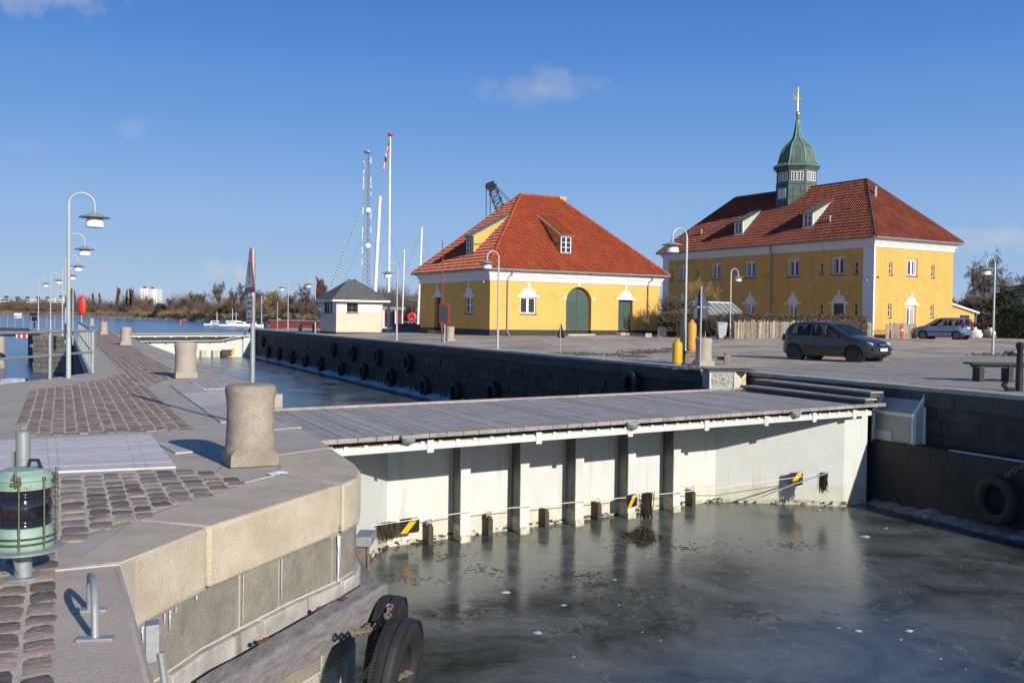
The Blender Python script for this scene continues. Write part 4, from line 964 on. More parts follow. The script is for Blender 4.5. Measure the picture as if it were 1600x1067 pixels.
for px, D, z, rz, l in ((1071,32.7,.14,205,'large gooseneck lamp behind the orange gas bottle'),(778,45,.14,205,'gooseneck lamp in front of the small yellow house'),(620,56.6,.14,205,'gooseneck lamp just beside the white flagpole'),
        (1141,62.9,None,25,'gooseneck lamp at the picket fence before the large house'),(1552.5,44.8,.14,205,'gooseneck lamp with the sign on it near the white sacks'),(492.6,79,.14,205,'gooseneck lamp behind the cream hut'),(450,90,.14,205,'thin gooseneck lamp far along the quay in front of the red houseboat')):
    q = PD(px, 500, D); q.z = gz(q.x,q.y) if z is None else z; dup(lamp, q, R(rz), l, GL2)
# ------------------------------------------------------------------ houses
XA, YA, ZA = Vector((1,0,0)), Vector((0,1,0)), Vector((0,0,1))
def wallface(b, o, e, n, s0, s1, z0, z1, holes, depth=.2):
    o, e, n = Vector(o), Vector(e), Vector(n)
    loops = [[(s0,z0),(s1,z0),(s1,z1),(s0,z1)]]+holes
    l3 = [[o+e*s+ZA*z for s, z in l] for l in loops]
    flat = [p for l in l3 for p in l]; tris = tessellate_polygon(l3); fs = []
    for t in tris:
        a, c, d = (flat[i] for i in t); fs.append(list(t) if (c-a).cross(d-a).dot(n) > 0 else list(t)[::-1])
    b.add(flat, fs)
    for l in l3[1:]:
        m = len(l); b.add(l+[p-n*depth for p in l], [[i, (i+1)%m, (i+1)%m+m, i+m] for i in range(m)])
def rect(s0, s1, z0, z1): return [(s0,z0),(s1,z0),(s1,z1),(s0,z1)]
def archloop(s0, s1, z0, zs, zt, n=12):
    c = (s0+s1)/2; w = (s1-s0)/2
    return [(s0,z0),(s1,z0)]+[(c+w*math.cos(math.pi*k/n), zs+(zt-zs)*math.sin(math.pi*k/n)) for k in range(0, n+1)]
def slab2d(b, o, e, n, loop, d0, d1):   # extruded outline on a wall face, between offsets d0 (back) and d1 (front) along the normal
    o, e, n = Vector(o), Vector(e), Vector(n); m = len(loop)
    f = [o+e*s+ZA*z+n*d1 for s, z in loop]; k = [o+e*s+ZA*z+n*d0 for s, z in loop]; fs = []
    for t in tessellate_polygon([f]):
        a, c, d = (f[i] for i in t); t = list(t) if (c-a).cross(d-a).dot(n) > 0 else list(t)[::-1]; fs.append(t)
    b.add(f+k, fs+[[i, i+m, (i+1)%m+m, (i+1)%m] for i in range(m)])
def window(par, o, e, n, s0, s1, z0, z1, cols=2, rows=1, depth=.12, frame=.07, mul=.05, sill=True, m='white_wood', curtains=False, dd=-.07):
    o, e, n = Vector(o), Vector(e), Vector(n); b = MB()
    def bx(a0, a1, c0, c1, d0=-.12, d1=-.04): slab2d(b, o, e, n, rect(a0, a1, c0, c1), d0+dd, d1+dd)
    bx(s0, s0+frame, z0, z1); bx(s1-frame, s1, z0, z1); bx(s0+frame, s1-frame, z0, z0+frame); bx(s0+frame, s1-frame, z1-frame, z1)
    W = (s1-s0-2*frame)/cols
    for k in range(1, cols):
        c = s0+frame+W*k; bx(c-mul*.9, c+mul*.9, z0+frame, z1-frame, -.12, -.045)
    H = (z1-z0-2*frame)/rows
    for k in range(1, rows):
        c = z0+frame+H*k; bx(s0+frame, s1-frame, c-mul*.35, c+mul*.35, -.12, -.05)
    w = b.build('window', M[m], par, smooth=0)
    b = MB(); slab2d(b, o, e, n, rect(s0+.02, s1-.02, z0+.02, z1-.02), -.14+dd, -.09+dd); b.build('pane', M['glass'], w, smooth=0)
    if curtains and s1-s0 > .9:
        b = MB(); wd = (s1-s0)*.20
        for a_ in (s0+frame, s1-frame-wd): slab2d(b, o, e, n, rect(a_, a_+wd, z0+frame, z1-frame), -.092+dd, -.086+dd)
        slab2d(b, o, e, n, rect(s0+frame+wd, s1-frame-wd, z1-frame-(z1-z0)*.12, z1-frame), -.092+dd, -.087+dd); b.build('curtain', M['curtain'], w, smooth=0)
    if sill:
        b = MB(); slab2d(b, o, e, n, rect(s0-.05, s1+.05, z0-.08, z0-.003), -.1, .05); b.build('sill', M['dark_wood'], w, smooth=0)
    return w
def lunette(par, o, e, n, s0, s1, zs, zt, key=True):
    b = MB(); c = (s0+s1)/2; w = (s1-s0)/2
    slab2d(b, o, e, n, [(c+w*math.cos(math.pi*k/14), zs+(zt-zs)*math.sin(math.pi*k/14)) for k in range(15)], -.02, .03)
    slab2d(b, o, e, n, rect(s0-.28, s0+.0, zs-.02, zs+.13), -.02, .06); slab2d(b, o, e, n, rect(s1-.0, s1+.28, zs-.02, zs+.13), -.02, .06)
    if key: slab2d(b, o, e, n, rect(c-.11, c+.11, zt-.02, zt+.30), -.02, .055)
    return b.build('arch_panel', M['white_pl'], par, smooth=0)
def tiles(b, A, B, Cc, D, pu=.235, pv=.36, lift=.05):
    """clay tiles over the trapezoid A,B (eave) .. D,C (ridge above A,B)"""
    A, B, Cc, D = map(Vector, (A, B, Cc, D)); e = (B-A).normalized(); up = (D-A)-e*((D-A).dot(e)); H = up.length; up.normalize(); n = e.cross(up).normalized()
    Lb = (B-A).length; a1 = (D-A).dot(e); b1 = (Cc-A).dot(e); v = -.04; r_ = random.Random(4)
    while v < H:
        v1 = min(v+pv, H); vm = (v+v1)/2
        u0 = a1*vm/H; u1 = Lb+(b1-Lb)*vm/H; nu = max(1, int((u1-u0)/pu)); k0 = math.ceil(u0/pu); us_ = [u0]+[k*pu for k in range(k0, int(u1/pu)+1) if u0 < k*pu < u1]+[u1]
        for ua, ub in zip(us_, us_[1:]):
            if ub-ua < .02: continue
            j = r_.uniform(-.006, .008); vs = []
            for vv, lf in ((v, lift), (v1+.02, .0)):
                for f, h in ((0,.0),(.2,-.01),(.45,-.005),(.68,.095),(.90,.095),(1,.01)):
                    vs.append(A+e*(ua+(ub-ua)*f)+up*vv+n*(h+lf+j))
            b.add(vs, [(k, k+1, k+7, k+6) for k in range(5)]+[])
            fr = [A+e*(ua+(ub-ua)*f)+up*v+n*(-.0) for f in (0,1)]
            m = len(b.v); b.v += [fr[0], fr[1]]; b.f.append([m, m+1, m-7, m-8, m-9, m-10, m-11, m-12]); b.m.append(b.mi)
        v += pv
def hiproof(par, W, L, ze, zr, ov, tm, rm, r0=None, r1=None, ridge_x=True):
    """hip roof; returns plane info. Ridge along x when ridge_x else along y"""
    e0 = (-ov,-ov,ze); e1 = (W+ov,-ov,ze); e2 = (W+ov,L+ov,ze); e3 = (-ov,L+ov,ze)
    if ridge_x: ra = (r0, L/2, zr); rb = (r1, L/2, zr)
    else: ra = (W/2, r0, zr); rb = (W/2, r1, zr)
    b = MB(); dzz = Vector((0,0,-.03)); q = [Vector(p)+dzz for p in (e0,e1,e2,e3,ra,rb)]
    if ridge_x: fs = [(0,1,5,4),(1,2,5),(2,3,4,5),(3,0,4)]
    else: fs = [(0,1,4),(1,2,5,4),(2,3,5),(3,0,4,5)]
    b.add(q, fs); b.add(q[:4], [(3,2,1,0)]); roof = b.build('roof', M['tile_dark'], par, smooth=0)
    pl = [(e0,e1,rb,ra),(e1,e2,rb,rb),(e2,e3,ra,rb),(e3,e0,ra,ra)] if ridge_x else [(e0,e1,ra,ra),(e1,e2,rb,ra),(e2,e3,rb,rb),(e3,e0,ra,rb)]
    for i, (a, c, d, f) in enumerate(pl):
        if i == 2 or (not ridge_x and i == 1): continue
        b = MB(); tiles(b, a, c, d, f); b.build('roof_tiling', M[tm], roof, smooth=30)
    hips = [(e0, ra), (ra, rb), (rb, e1 if ridge_x else e2), (e2, rb) if ridge_x else (e3, rb), (e3, ra) if ridge_x else (e1, ra)]
    if not ridge_x: hips = [(e0,ra),(ra,rb),(rb,e2),(e3,rb),(e1,ra)]
    b = MB()
    for a, c in hips:
        a, c = Vector(a)+ZA*.05, Vector(c)+ZA*.07; n = int((c-a).length/.36)
        for k in range(n): b.tube([a.lerp(c, k/n), a.lerp(c, (k+1.06)/n)], [.115, .10], 7)
    b.build('hip_capping', M[rm], roof)
    b = MB()
    for a, c in ((e0,e1),(e3,e0),(e1,e2)):
        d = (Vector(c)-Vector(a)); k = Vector((0,-.07,-.03)) if a == e0 else (Vector((-.07,0,-.03)) if a == e3 else Vector((.07,0,-.03)))
        b.tube([Vector(a)+k, Vector(c)+k], .06, 8)
    b.build('gutter', M['lead'], roof)
    return roof
def cornice(par, W, L, z0, z1, mm='white_pl'):
    b = MB(); h = z1-z0
    for f0, f1, d in ((0,.45,.07),(.45,.62,.15),(.62,.84,.22),(.84,1,.36)):
        a = z0+h*f0; c = z0+h*f1-.004
        b.box((-d,-d,a),(W+d,-.001,c)); b.box((-d,.001,a),(-.001,L+d,c)); b.box((W+.001,.001,a),(W+d,L+d,c))
    b.build('cornice', M[mm], par, smooth=0)
def dormer(par, o, e, n, s, ze_, ov, zb, w, h, pitch, cheek, roofm, wm='white_wood', tiled=False, rows=3):
    """shed dormer; the main roof rises 45 deg from the eave at distance -ov outside the wall"""
    o, e, n = Vector(o), Vector(e), Vector(n); d = (zb-ze_)-ov      # distance inward of the wall plane
    f = o-n*d+e*s; t = h/(1-pitch); b = MB()
    for sg in (-1, 1):
        a = f+e*(sg*w/2); tri = [a+ZA*(zb-.1), a+ZA*(zb+h), a-n*t+ZA*(zb+h+pitch*t)]; k = [p-e*(sg*.06) for p in tri]
        b.add(tri+k, [(0,1,2),(3,5,4),(0,3,4,1),(1,4,5,2)])
    dm = b.build('dormer', M[cheek], par, smooth=0)
    b = MB(); 
    for sg in (-1,1): 
        a = f+e*(sg*(w/2-.04)); b.obox(a+ZA*(zb+h/2), e*.05, n*.04, ZA*(h/2))
    b.obox(f+ZA*(zb+h-.06), e*(w/2), n*.045, ZA*.06); b.obox(f+ZA*(zb+.02), e*(w/2+.06), n*.09, ZA*.04)
    if cheek != 'copper_cheek':
        for sg in (-1,1):
            a = f+e*(sg*(w/2+.005)); b.bar(a+ZA*(zb+h*.55), a-n*(t*.45)+ZA*(zb+h*.55), .03, .09)
    b.build('dormer_frame', M['dark_wood'] if cheek != 'copper_cheek' else M['white_wood'], dm, smooth=0)
    b = MB(); th = .07; w2 = w/2+.12
    p = [f+n*.18+e*-w2+ZA*(zb+h-.0-pitch*.18), f+n*.18+e*w2+ZA*(zb+h-pitch*.18), f-n*(t+.15)+e*w2+ZA*(zb+h+pitch*(t+.15)), f-n*(t+.15)-e*w2+ZA*(zb+h+pitch*(t+.15))]
    b.add(p+[q+ZA*th for q in p], [(3,2,1,0),(4,5,6,7),(0,1,5,4),(1,2,6,5),(2,3,7,6),(3,0,4,7)])
    b.build('dormer_roof', M[roofm], dm, smooth=0)
    if tiled:
        b = MB(); q = [x+ZA*(th) for x in p]; m_ = .1
        tiles(b, q[0]+e*m_, q[1]-e*m_, q[2]-e*m_, q[3]+e*m_, lift=.04); b.build('dormer_tiling', M['tile'], dm, smooth=30)
    fo = f+n*.09
    w_ = window(par, fo-e*0, e, n, -w/2+.08, w/2-.08, zb+.07, zb+h-.12, 2, rows, frame=.06, mul=.05, sill=False, m=wm, dd=0); w_.parent = dm
    return dm
# ---- small yellow house
C1 = Vector((-1.55, 66.0, 0)); A1 = R(30.7)
h1 = thing('yellow_house', 'single storey yellow plastered house with bright red hip roof and green arched door', 'house', (0,0,0)); 
W1, L1, ZE, g0 = 14.9, 11.2, 4.95, -.3
oR, eR, nR = (0,0,0), XA, -YA
oL, eL, nL = (0,L1,0), -YA, -XA           # runs from the far end towards the corner
def ls(s): return L1-s
b = MB()
wallface(b, oR, eR, nR, 0, W1, .78, 4.3, [rect(2.45,3.74,1.91,3.07), archloop(6.29,8.52,.79,2.85,3.90), rect(10.98,12.32,.79,3.05)], .35)
wallface(b, oL, eL, nL, 0, L1, .78, 4.3, [rect(ls(3.64),ls(2.50),1.89,3.06), rect(ls(8.65),ls(7.61),.79,3.09)], .35)
b.add([(W1,0,.78),(W1,L1,.78),(W1,L1,4.3),(W1,0,4.3),(0,L1,.78),(0,L1,4.3)], [(0,1,2,3),(1,4,5,2)])
b.build('wall', M['yellow_pl'], h1, smooth=0)
b = MB(); d = .03
for (a, c) in ((0,6.29),(8.52,10.98),(12.32,W1)): b.box((a if a else -d,-d,g0),(c if c<W1 else W1+d,.3,.78))
b.box((-d,.31,g0),(.3,7.61,.78)); b.box((-d,8.65,g0),(.3,L1,.78)); b.build('plinth', M['black_pl'], h1, smooth=0)
cornice(h1, W1, L1, 4.17, 4.93)
hiproof(h1, W1, L1, ZE, 11.0, .5, 'tile', 'tile', 5.75, 9.15)
window(h1, oR, eR, nR, 2.45,3.74,1.91,3.07, 2, 1, frame=.09, mul=.1); lunette(h1, oR, eR, nR, 2.45,3.74,3.07,3.75)
w = window(h1, oL, eL, nL, ls(3.64),ls(2.50),1.89,3.06, 2, 2, frame=.09, mul=.09); lunette(h1, oL, eL, nL, ls(3.64),ls(2.5),3.06,3.75)
lunette(h1, oR, eR, nR, 10.98,12.32,3.05,3.75); lunette(h1, oL, eL, nL, ls(8.65),ls(7.61),3.09,3.72)
b = MB()
for s0, s1 in ((6.0,6.29),(8.52,8.85)): slab2d(b, oR, eR, nR, rect(s0,s1,3.0,3.14), -.02, .05)
slab2d(b, oR, eR, nR, rect(7.28,7.52,3.93,4.35), -.02, .05); b.build('keystone', M['white_pl'], h1, smooth=0)
def doorleaf(par, o, e, n, s0, s1, z0, z1, diag=True, arch=None, d=-.3, nm='door'):
    b = MB(); lp = archloop(s0, s1, z0, arch, z1) if arch else rect(s0, s1, z0, z1); slab2d(b, o, e, n, lp, d-.05, d)
    o_, e_, n_ = Vector(o), Vector(e), Vector(n); c = (s0+s1)/2
    def st(a, bb): b.bar(o_+e_*a[0]+ZA*a[1]+n_*(d+.012), o_+e_*bb[0]+ZA*bb[1]+n_*(d+.012), .025, .03, up=n_)
    if diag:
        for sg in (-1, 1):
            w = (s1-s0)/2
            for k in range(-6, 16):
                za = z0+.15+k*.24; zb = za+w*.9
                a = (c+sg*.06, za) if sg > 0 else (c-.06, za)
                q = (c+sg*(w-.06), zb)
                lo, hi = z0+.12, (arch or z1)-.12
                t0 = max(0, (lo-za)/(zb-za)); t1 = min(1, (hi-za)/(zb-za))
                if t1 > t0+.05: st((a[0]+(q[0]-a[0])*t0, za+(zb-za)*t0), (a[0]+(q[0]-a[0])*t1, za+(zb-za)*t1))
        st((c, z0), (c, z1-.05))
    else:
        for k in range(1, 6): st((s0+(s1-s0)*k/6, z0+.05), (s0+(s1-s0)*k/6, z1-.05))
    dd = b.build(nm, M['door_green'], par, smooth=0)
    b = MB(); p = o_+e_*(c+.12*(s1-s0))+n_*(d+.03)+ZA*(z0+1.05); b.obox(p, e_*.03, n_*.02, ZA*.10); b.tube([p+n_*.03, p+n_*.05+e_*.12], .015, 6); b.build('handle', M['brass'], dd)
    return dd
doorleaf(h1, oR, eR, nR, 6.29, 8.52, .60, 3.88, True, 2.85)
doorleaf(h1, oR, eR, nR, 10.98, 12.32, .60, 3.05, False)
doorleaf(h1, oL, eL, nL, ls(8.65), ls(7.61), .6, 3.08, False)
for a_, c_ in (((6.2,-.5,.1),(8.6,.3,.52)),((10.6,-.9,.1),(12.7,.2,.60)),((-.5,7.5,.1),(.2,8.8,.6))): b = MB(); b.box(a_, c_); b.build('doorstep', M['concrete'], h1, bevel=.05)
for s in (1.35, 13.71):
    b = MB(); b.tube([(s+.25,-.42,4.85),(s+.2,-.3,4.6),(s,-.1,4.35),(s,-.1,.6),(s+.12,-.22,.4)], .05, 8); b.build('downpipe', M['lead'], h1)
b = MB(); b.box((-.25,.55,4.0),(-.02,.75,4.12)); b.build('outdoor_lamp', M['galv'], h1)
b = MB(); b.box((9.2,L1/2-.22,10.6),(9.75,L1/2+.22,11.08)); b.box((9.15,L1/2-.26,11.02),(9.8,L1/2+.26,11.12)); b.build('chimney', M['yellow_pl'], h1)
M['copper_cheek'] = mat('pale_green_cheek', (.46,.52,.44), (.38,.45,.38), 3, .7)
dormer(h1, oR, eR, nR, 6.75, ZE, .5, 6.3, 1.05, 1.38, .53, 'yellow_pl', 'lead', tiled=True)
dormer(h1, oL, eL, nL, ls(4.35), ZE, .5, 6.15, 1.05, 1.38, .53, 'yellow_pl', 'old_copper')
h1.location = C1; h1.rotation_euler = (0,0,A1)
# ---- large house
C2 = Vector((26.27, 70.0, 0)); h2 = thing('large_yellow_house', 'two storey ochre house with weathered red hip roof and green copper clock tower', 'house')
W2, L2, ZE2 = 9.2, 23.7, 7.8
oR, eR, nR = (0,0,0), XA, -YA; oL, eL, nL = (0,L2,0), -YA, -XA
def l2(s): return L2-s
UPW = [(2.58,3.89,5.21,6.55),(6.99,8.32,5.21,6.57),(11.73,13.05,5.25,6.6),(15.95,17.18,5.25,6.6),(20.45,21.6,5.27,6.6)]
UPS = [(1.42,1.80,5.18,6.11),(4.68,5.04,5.22,6.15),(18.9,19.25,5.25,6.2),(22.3,22.66,5.26,6.22)]
LOS = [(1.40,1.77,2.08,3.04),(4.65,5.0,2.11,3.0)]
LOW = [(7.15,8.2,1.2,3.0),(11.85,12.9,1.2,3.02),(16.0,17.05,1.2,3.02),(20.4,21.5,1.2,3.02)]
DR = (2.62,3.60,.6,3.0)
RW = [(3.70,4.93,5.16,6.43),(3.75,4.82,1.2,2.93)]; RS = [(1.68,2.05,5.16,6.08),(6.57,6.95,5.12,6.04),(1.67,2.04,2.03,3.0),(6.58,6.96,2.07,3.0)]
b = MB()
wallface(b, oR, eR, nR, 0, W2, .2, 7.3, [rect(*w) for w in RW+RS], .26)
wallface(b, oL, eL, nL, 0, L2, .2, 7.3, [rect(l2(w[1]), l2(w[0]), w[2], w[3]) for w in UPW+UPS+LOS+LOW+[DR]], .26)
b.add([(W2,0,.2),(W2,L2,.2),(W2,L2,7.3),(W2,0,7.3),(0,L2,.2),(0,L2,7.3)], [(0,1,2,3),(1,4,5,2)])
b.build('wall', M['ochre_pl'], h2, smooth=0)
b = MB(); b.box((-.05,22.95,-.3),(0,L2+.05,7.12)); b.build('corner_pilaster', M['white_pl'], h2, smooth=0); b = MB(); b.box((-.05,-.05,-.3),(.0,.92,7.12)); b.box((.0,-.05,-.3),(.12,-.001,7.12)); b.build('corner_pilaster', M['white_pl'], h2, smooth=0)
b = MB(); b.box((.13,-.04,-.3),(W2,.0,.75)); b.box((-.04,.93,-.3),(0,22.94,.75)); b.build('plinth', M['black_pl'], h2, smooth=0)
cornice(h2, W2, L2, 7.12, 7.78)
roof2 = hiproof(h2, W2, L2, ZE2, 12.85, .5, 'tile_old', 'tile_dark', 4.55, 19.15, ridge_x=False)
for w in UPW: window(h2, oL, eL, nL, l2(w[1]), l2(w[0]), w[2], w[3], 2, 1, frame=.09, mul=.09, curtains=True)
for w in UPS+LOS: window(h2, oL, eL, nL, l2(w[1]), l2(w[0]), w[2], w[3], 1, 2, frame=.06, mul=.06)
for w in LOW: window(h2, oL, eL, nL, l2(w[1]), l2(w[0]), w[2], w[3], 2, 1, frame=.11, mul=.1, curtains=True); lunette(h2, oL, eL, nL, l2(w[1])-.05, l2(w[0])+.05, w[3], 3.70)
lunette(h2, oL, eL, nL, l2(DR[1])-.15, l2(DR[0])+.15, 3.0, 3.68)
b = MB(); 
for s in (l2(DR[1])-.17, l2(DR[0])): slab2d(b, oL, eL, nL, rect(s, s+.17, .6, 3.0), -.02, .03)
b.build('door_surround', M['white_pl'], h2, smooth=0)
b = MB(); slab2d(b, oL, eL, nL, rect(l2(DR[1]), l2(DR[0]), .5, 3.0), -.2, -.12); b.build('door', M['dark_wood'], h2, smooth=0)
window(h2, oR, eR, nR, *RW[0], 2, 1, frame=.09, mul=.09, curtains=True); window(h2, oR, eR, nR, *RW[1], 2, 1, frame=.11, mul=.1, sill=False, curtains=True); lunette(h2, oR, eR, nR, 3.68, 4.89, 2.93, 3.60)
for w in RS: window(h2, oR, eR, nR, *w, 1, 2, frame=.06, mul=.05)
b = MB(); b.tube([(-.35,9.95,7.7),(-.2,9.98,7.3),(-.1,10,7.0),(-.1,10,.4)], .06, 8); b.build('downpipe', M['lead'], h2)
b = MB(); b.box((-.1,9.9,7.1),(-.08,L2,7.2)); b.box((-.12,.93,7.10),(-.07,9.9,7.16)); b.build('string_course', M['white_pl'], h2, smooth=0)
b = MB(); b.lathe([(.06,0),(.08,.05),(.1,.12),(.07,.2),(0,.22)], (-.15,.5,4.55), 10); b.obox((.45,-.12,4.95),(.12,0,0),(0,.07,0),(0,0,.04)); b.build('wall_lamp', M['lead'], h2)
for s, zb in ((6.95, 9.05),(14.6, 9.0)):
    dormer(h2, oL, eL, nL, l2(s), ZE2, .5, zb, 1.0, 1.15, .50, 'copper_cheek', 'brown_lead', rows=2)
for (x, y, z, h, r_) in ((3.1,0,0,.9,.13),(0,5.0,0,.6,.08),(0,19.7,0,.6,.08)):
    if y == 0: yy = 3.0; zz = ZE2+.5+yy; p = (x+.6, yy, zz-.2)
    else: xx = 1.0; p = (xx, y, ZE2+.5+xx-.15)
    b = MB(); b.lathe([(r_,0),(r_,h),(r_*1.5,h+.01),(r_*1.5,h+.08),(0,h+.12)], p, 12); b.build('vent_pipe', M['galv'], h2)
# tower
cx, cy = W2/2, L2/2; K = 1/math.cos(R(22.5))
tw = MB(); tw.lathe([(1.78*K,8.6),(1.70*K,10.5),(1.62*K,13.2)], (cx,cy,0), 8, n0=.5); t0 = tw.build('clock_tower', M['copper_green'], h2, smooth=0)
b = MB(); b.lathe([(1.60*K,13.2),(1.68*K,13.2),(1.68*K,13.32),(1.58*K,13.34),(1.58*K,14.45),(1.66*K,14.45),(1.78*K,14.62),(1.88*K,14.66),(1.88*K,14.78),(0,14.78)], (cx,cy,0), 8, n0=.5); b.build('window_band', M['copper_dark'], t0, smooth=0)
prof = [(1.90,14.76),(1.80,14.84),(1.62,15.0),(1.50,15.25),(1.44,15.55),(1.36,15.95),(1.22,16.3),(1.02,16.62),(.74,16.9),(.50,17.15),(.34,17.45),(.24,17.85),(.18,18.3),(.13,18.8),(.10,19.15)]
b = MB(); b.lathe([(r_*K,z) for r_, z in prof], (cx,cy,0), 8, n0=.5); b.build('dome', M['copper_green'], t0, smooth=30)
b = MB()
for k in range(8):
    a = R(45*k+22.5); b.tube([(cx+math.cos(a)*r_*K*1.005, cy+math.sin(a)*r_*K*1.005, z) for r_, z in prof[:-1]], .045, 6)
    a = R(45*k)
    for o_ in (-.32, .32):
        b.tube([(cx+math.cos(a)*r_-math.sin(a)*o_*r_/1.5, cy+math.sin(a)*r_+math.cos(a)*o_*r_/1.5, z) for r_, z in prof[1:9]], .018, 4)
b.lathe([(1.88*K,14.74),(1.93*K,14.78),(1.86*K,14.84)], (cx,cy,0), 8, n0=.5, caps=False); b.build('dome_rib', M['copper_light'], t0)
b = MB()
for k in range(8):
    a = R(45*k+22.5); b.tube([(cx+math.cos(a)*r_*K*1.003, cy+math.sin(a)*r_*K*1.003, z) for r_, z in ((1.78,8.6),(1.70,10.5),(1.62,13.2),(1.585,13.3),(1.585,14.45))], .035, 5)
    a = R(45*k)
    for o_ in (-.3, .3): b.tube([(cx+math.cos(a)*r_-math.sin(a)*o_, cy+math.sin(a)*r_+math.cos(a)*o_, z) for r_, z in ((1.73,9.9),(1.645,13.0))], .014, 4)
    b.tube([(cx+math.cos(a)*1.68-math.sin(a)*.66, cy+math.sin(a)*1.68+math.cos(a)*.66, 11.3+.4*(k%3)),(cx+math.cos(a)*1.68+math.sin(a)*.66, cy+math.sin(a)*1.68-math.cos(a)*.66, 11.3+.4*(k%3))], .014, 4)
b.build('standing_seam', M['copper_dark'], t0)
for k in (3,4,5,6,7):
    a = R(45*k); n_ = Vector((math.cos(a), math.sin(a), 0)); e_ = Vector((-n_.y, n_.x, 0)); o_ = Vector((cx,cy,0))+n_*1.68
    for s0 in (-.50, .03): 
        w = window(h2, o_, e_, n_, s0, s0+.47, 13.45, 14.2, 2, 3, frame=.05, mul=.035, sill=False, dd=0); w.parent = t0
a = R(180); n_ = Vector((-1,0,0)); e_ = Vector((0,-1,0)); o_ = Vector((cx-1.66,cy,0)); b = MB(); slab2d(b, o_, e_, n_, rect(-.42,.42,12.0,12.84), -.1, .06); clk = b.build('clock', M['sign_white'], t0)
b = MB(); c = o_+n_*.07+ZA*12.42
for k in range(12):
    t_ = R(30*k); q = c+e_*(math.sin(t_)*.34)+ZA*(math.cos(t_)*.34); b.obox(q, e_*.02, n_*.004, ZA*.02)
b.bar(c, c+e_*.12+ZA*.17, .02, .04, up=n_); b.bar(c, c-e_*.05-ZA*.28, .02, .03, up=n_); b.build('clock_hands', M['black'], clk)
b = MB(); b.lathe([(.0,19.1),(.1,19.12),(.17,19.22),(.19,19.33),(.17,19.44),(.1,19.53),(0,19.56)], (cx,cy,0), 16); b.lathe([(.04,19.5),(.03,20.7),(.015,21.6)], (cx,cy,0), 8); b.tube([(cx-.45,cy-.1,20.05),(cx+.45,cy+.1,20.05)], .025, 6); b.lathe([(0,21.2),(.06,21.26),(0,21.32)], (cx,cy,0), 8)
va = MB(); b.build('finial', M['gold'], t0)
b = MB(); e_ = Vector((.75,-.66,0)); n_ = Vector((.66,.75,0)); o_ = Vector((cx,cy,0))
slab2d(b, o_, e_, n_, [(-.42,20.55),(-.05,20.50),(-.05,20.36),(.05,20.36),(.1,20.55),(.45,20.58),(.45,20.68),(.1,20.7),(-.15,20.85),(-.35,21.1),(-.42,21.05),(-.33,20.8)], -.015, .015); b.build('weather_vane', M['gold'], t0)
h2.location = C2; h2.rotation_euler = (0,0,A1)
# ---- low annex
t = thing('annex_shed', 'low ochre annex with a slanting roof behind the large house', 'shed'); b = MB()
b.add([(0,0,.2),(5.2,0,.2),(5.2,0,2.5),(0,0,3.5),(0,4,.2),(5.2,4,.2),(5.2,4,2.5),(0,4,3.5)], [(0,1,2,3),(1,5,6,2),(5,4,7,6),(4,0,3,7)]); b.build('wall', M['ochre_pl'], t, smooth=0)
b = MB(); b.add([(-.1,-.25,3.52),(5.5,-.25,2.44),(5.5,4.2,2.44),(-.1,4.2,3.52),(-.1,-.25,3.66),(5.5,-.25,2.58),(5.5,4.2,2.58),(-.1,4.2,3.66)], [(3,2,1,0),(4,5,6,7),(0,1,5,4),(1,2,6,5),(2,3,7,6),(3,0,4,7)]); b.build('roof', M['white_wood'], t, smooth=0)
b = MB(); b.box((3.3,-.03,1.5),(4.5,.0,2.3)); b.build('window', M['glass'], t); b = MB(); b.tube([(5.3,-.2,2.45),(5.25,-.1,2.2),(5.25,-.1,.4)], .05, 6); b.build('downpipe', M['lead'], t)
t.location = C2+Vector((math.cos(A1), math.sin(A1), 0))*9.25+Vector((-math.sin(A1), math.cos(A1), 0))*1.6; t.rotation_euler = (0,0,A1)
# ---- cream hut
C3 = Vector((-13.92,76,.03)); t = thing('harbour_hut', 'small cream boarded hut with a grey hip roof beside the flagpole', 'hut'); Wh, Lh = 4.3, 4.1; oR, eR, nR = (0,0,0), XA, -YA; oL, eL, nL = (0,Lh,0), -YA, -XA
b = MB(); wallface(b, oR, eR, nR, 0, Wh, .3, 2.0, [], .1)
for a in ((0,0,.3),): pass
b.add([(Wh,0,.3),(Wh,Lh,.3),(Wh,Lh,3.0),(Wh,0,3.0),(0,Lh,.3),(0,Lh,3.0)], [(0,1,2,3),(1,4,5,2)]); b.build('lower_wall', M['cream'], t, smooth=0)
b = MB(); wallface(b, oL, eL, nL, 0, Lh, .3, 2.0, [], .1); b.build('side_wall', M['pink_board'], t, smooth=0)
b = MB(); wallface(b, oR, eR, nR, 0, Wh, 2.0, 3.1, [rect(.95,2.0,2.02,2.85)], .1); wallface(b, oL, eL, nL, 0, Lh, 2.0, 3.1, [rect(Lh-3.2,Lh-1.0,1.86 if 0 else 2.02,2.9)], .1); b.build('upper_wall', M['white_pl'], t, smooth=0)
b = MB(); b.box((-.03,-.03,.3),(.12,-.001,3.0)); b.box((.7,-.03,.3),(.8,-.001,3.0)); b.box((Wh-.12,-.03,.3),(Wh+.03,-.001,3.0)); b.box((.12,-.02,1.95),(Wh-.12,-.001,2.05)); b.build('corner_board', M['cream'], t, smooth=0)
b = MB(); b.box((-.04,-.04,-.1),(Wh+.04,Lh,.3)); b.build('plinth', M['black_pl'], t, smooth=0)
window(t, oR, eR, nR, .95,2.0,2.02,2.85, 2, 2, frame=.07, mul=.05, m='dark_wood'); window(t, oL, eL, nL, Lh-3.2,Lh-1.0,2.02,2.9, 3, 2, frame=.07, mul=.06, m='dark_wood')
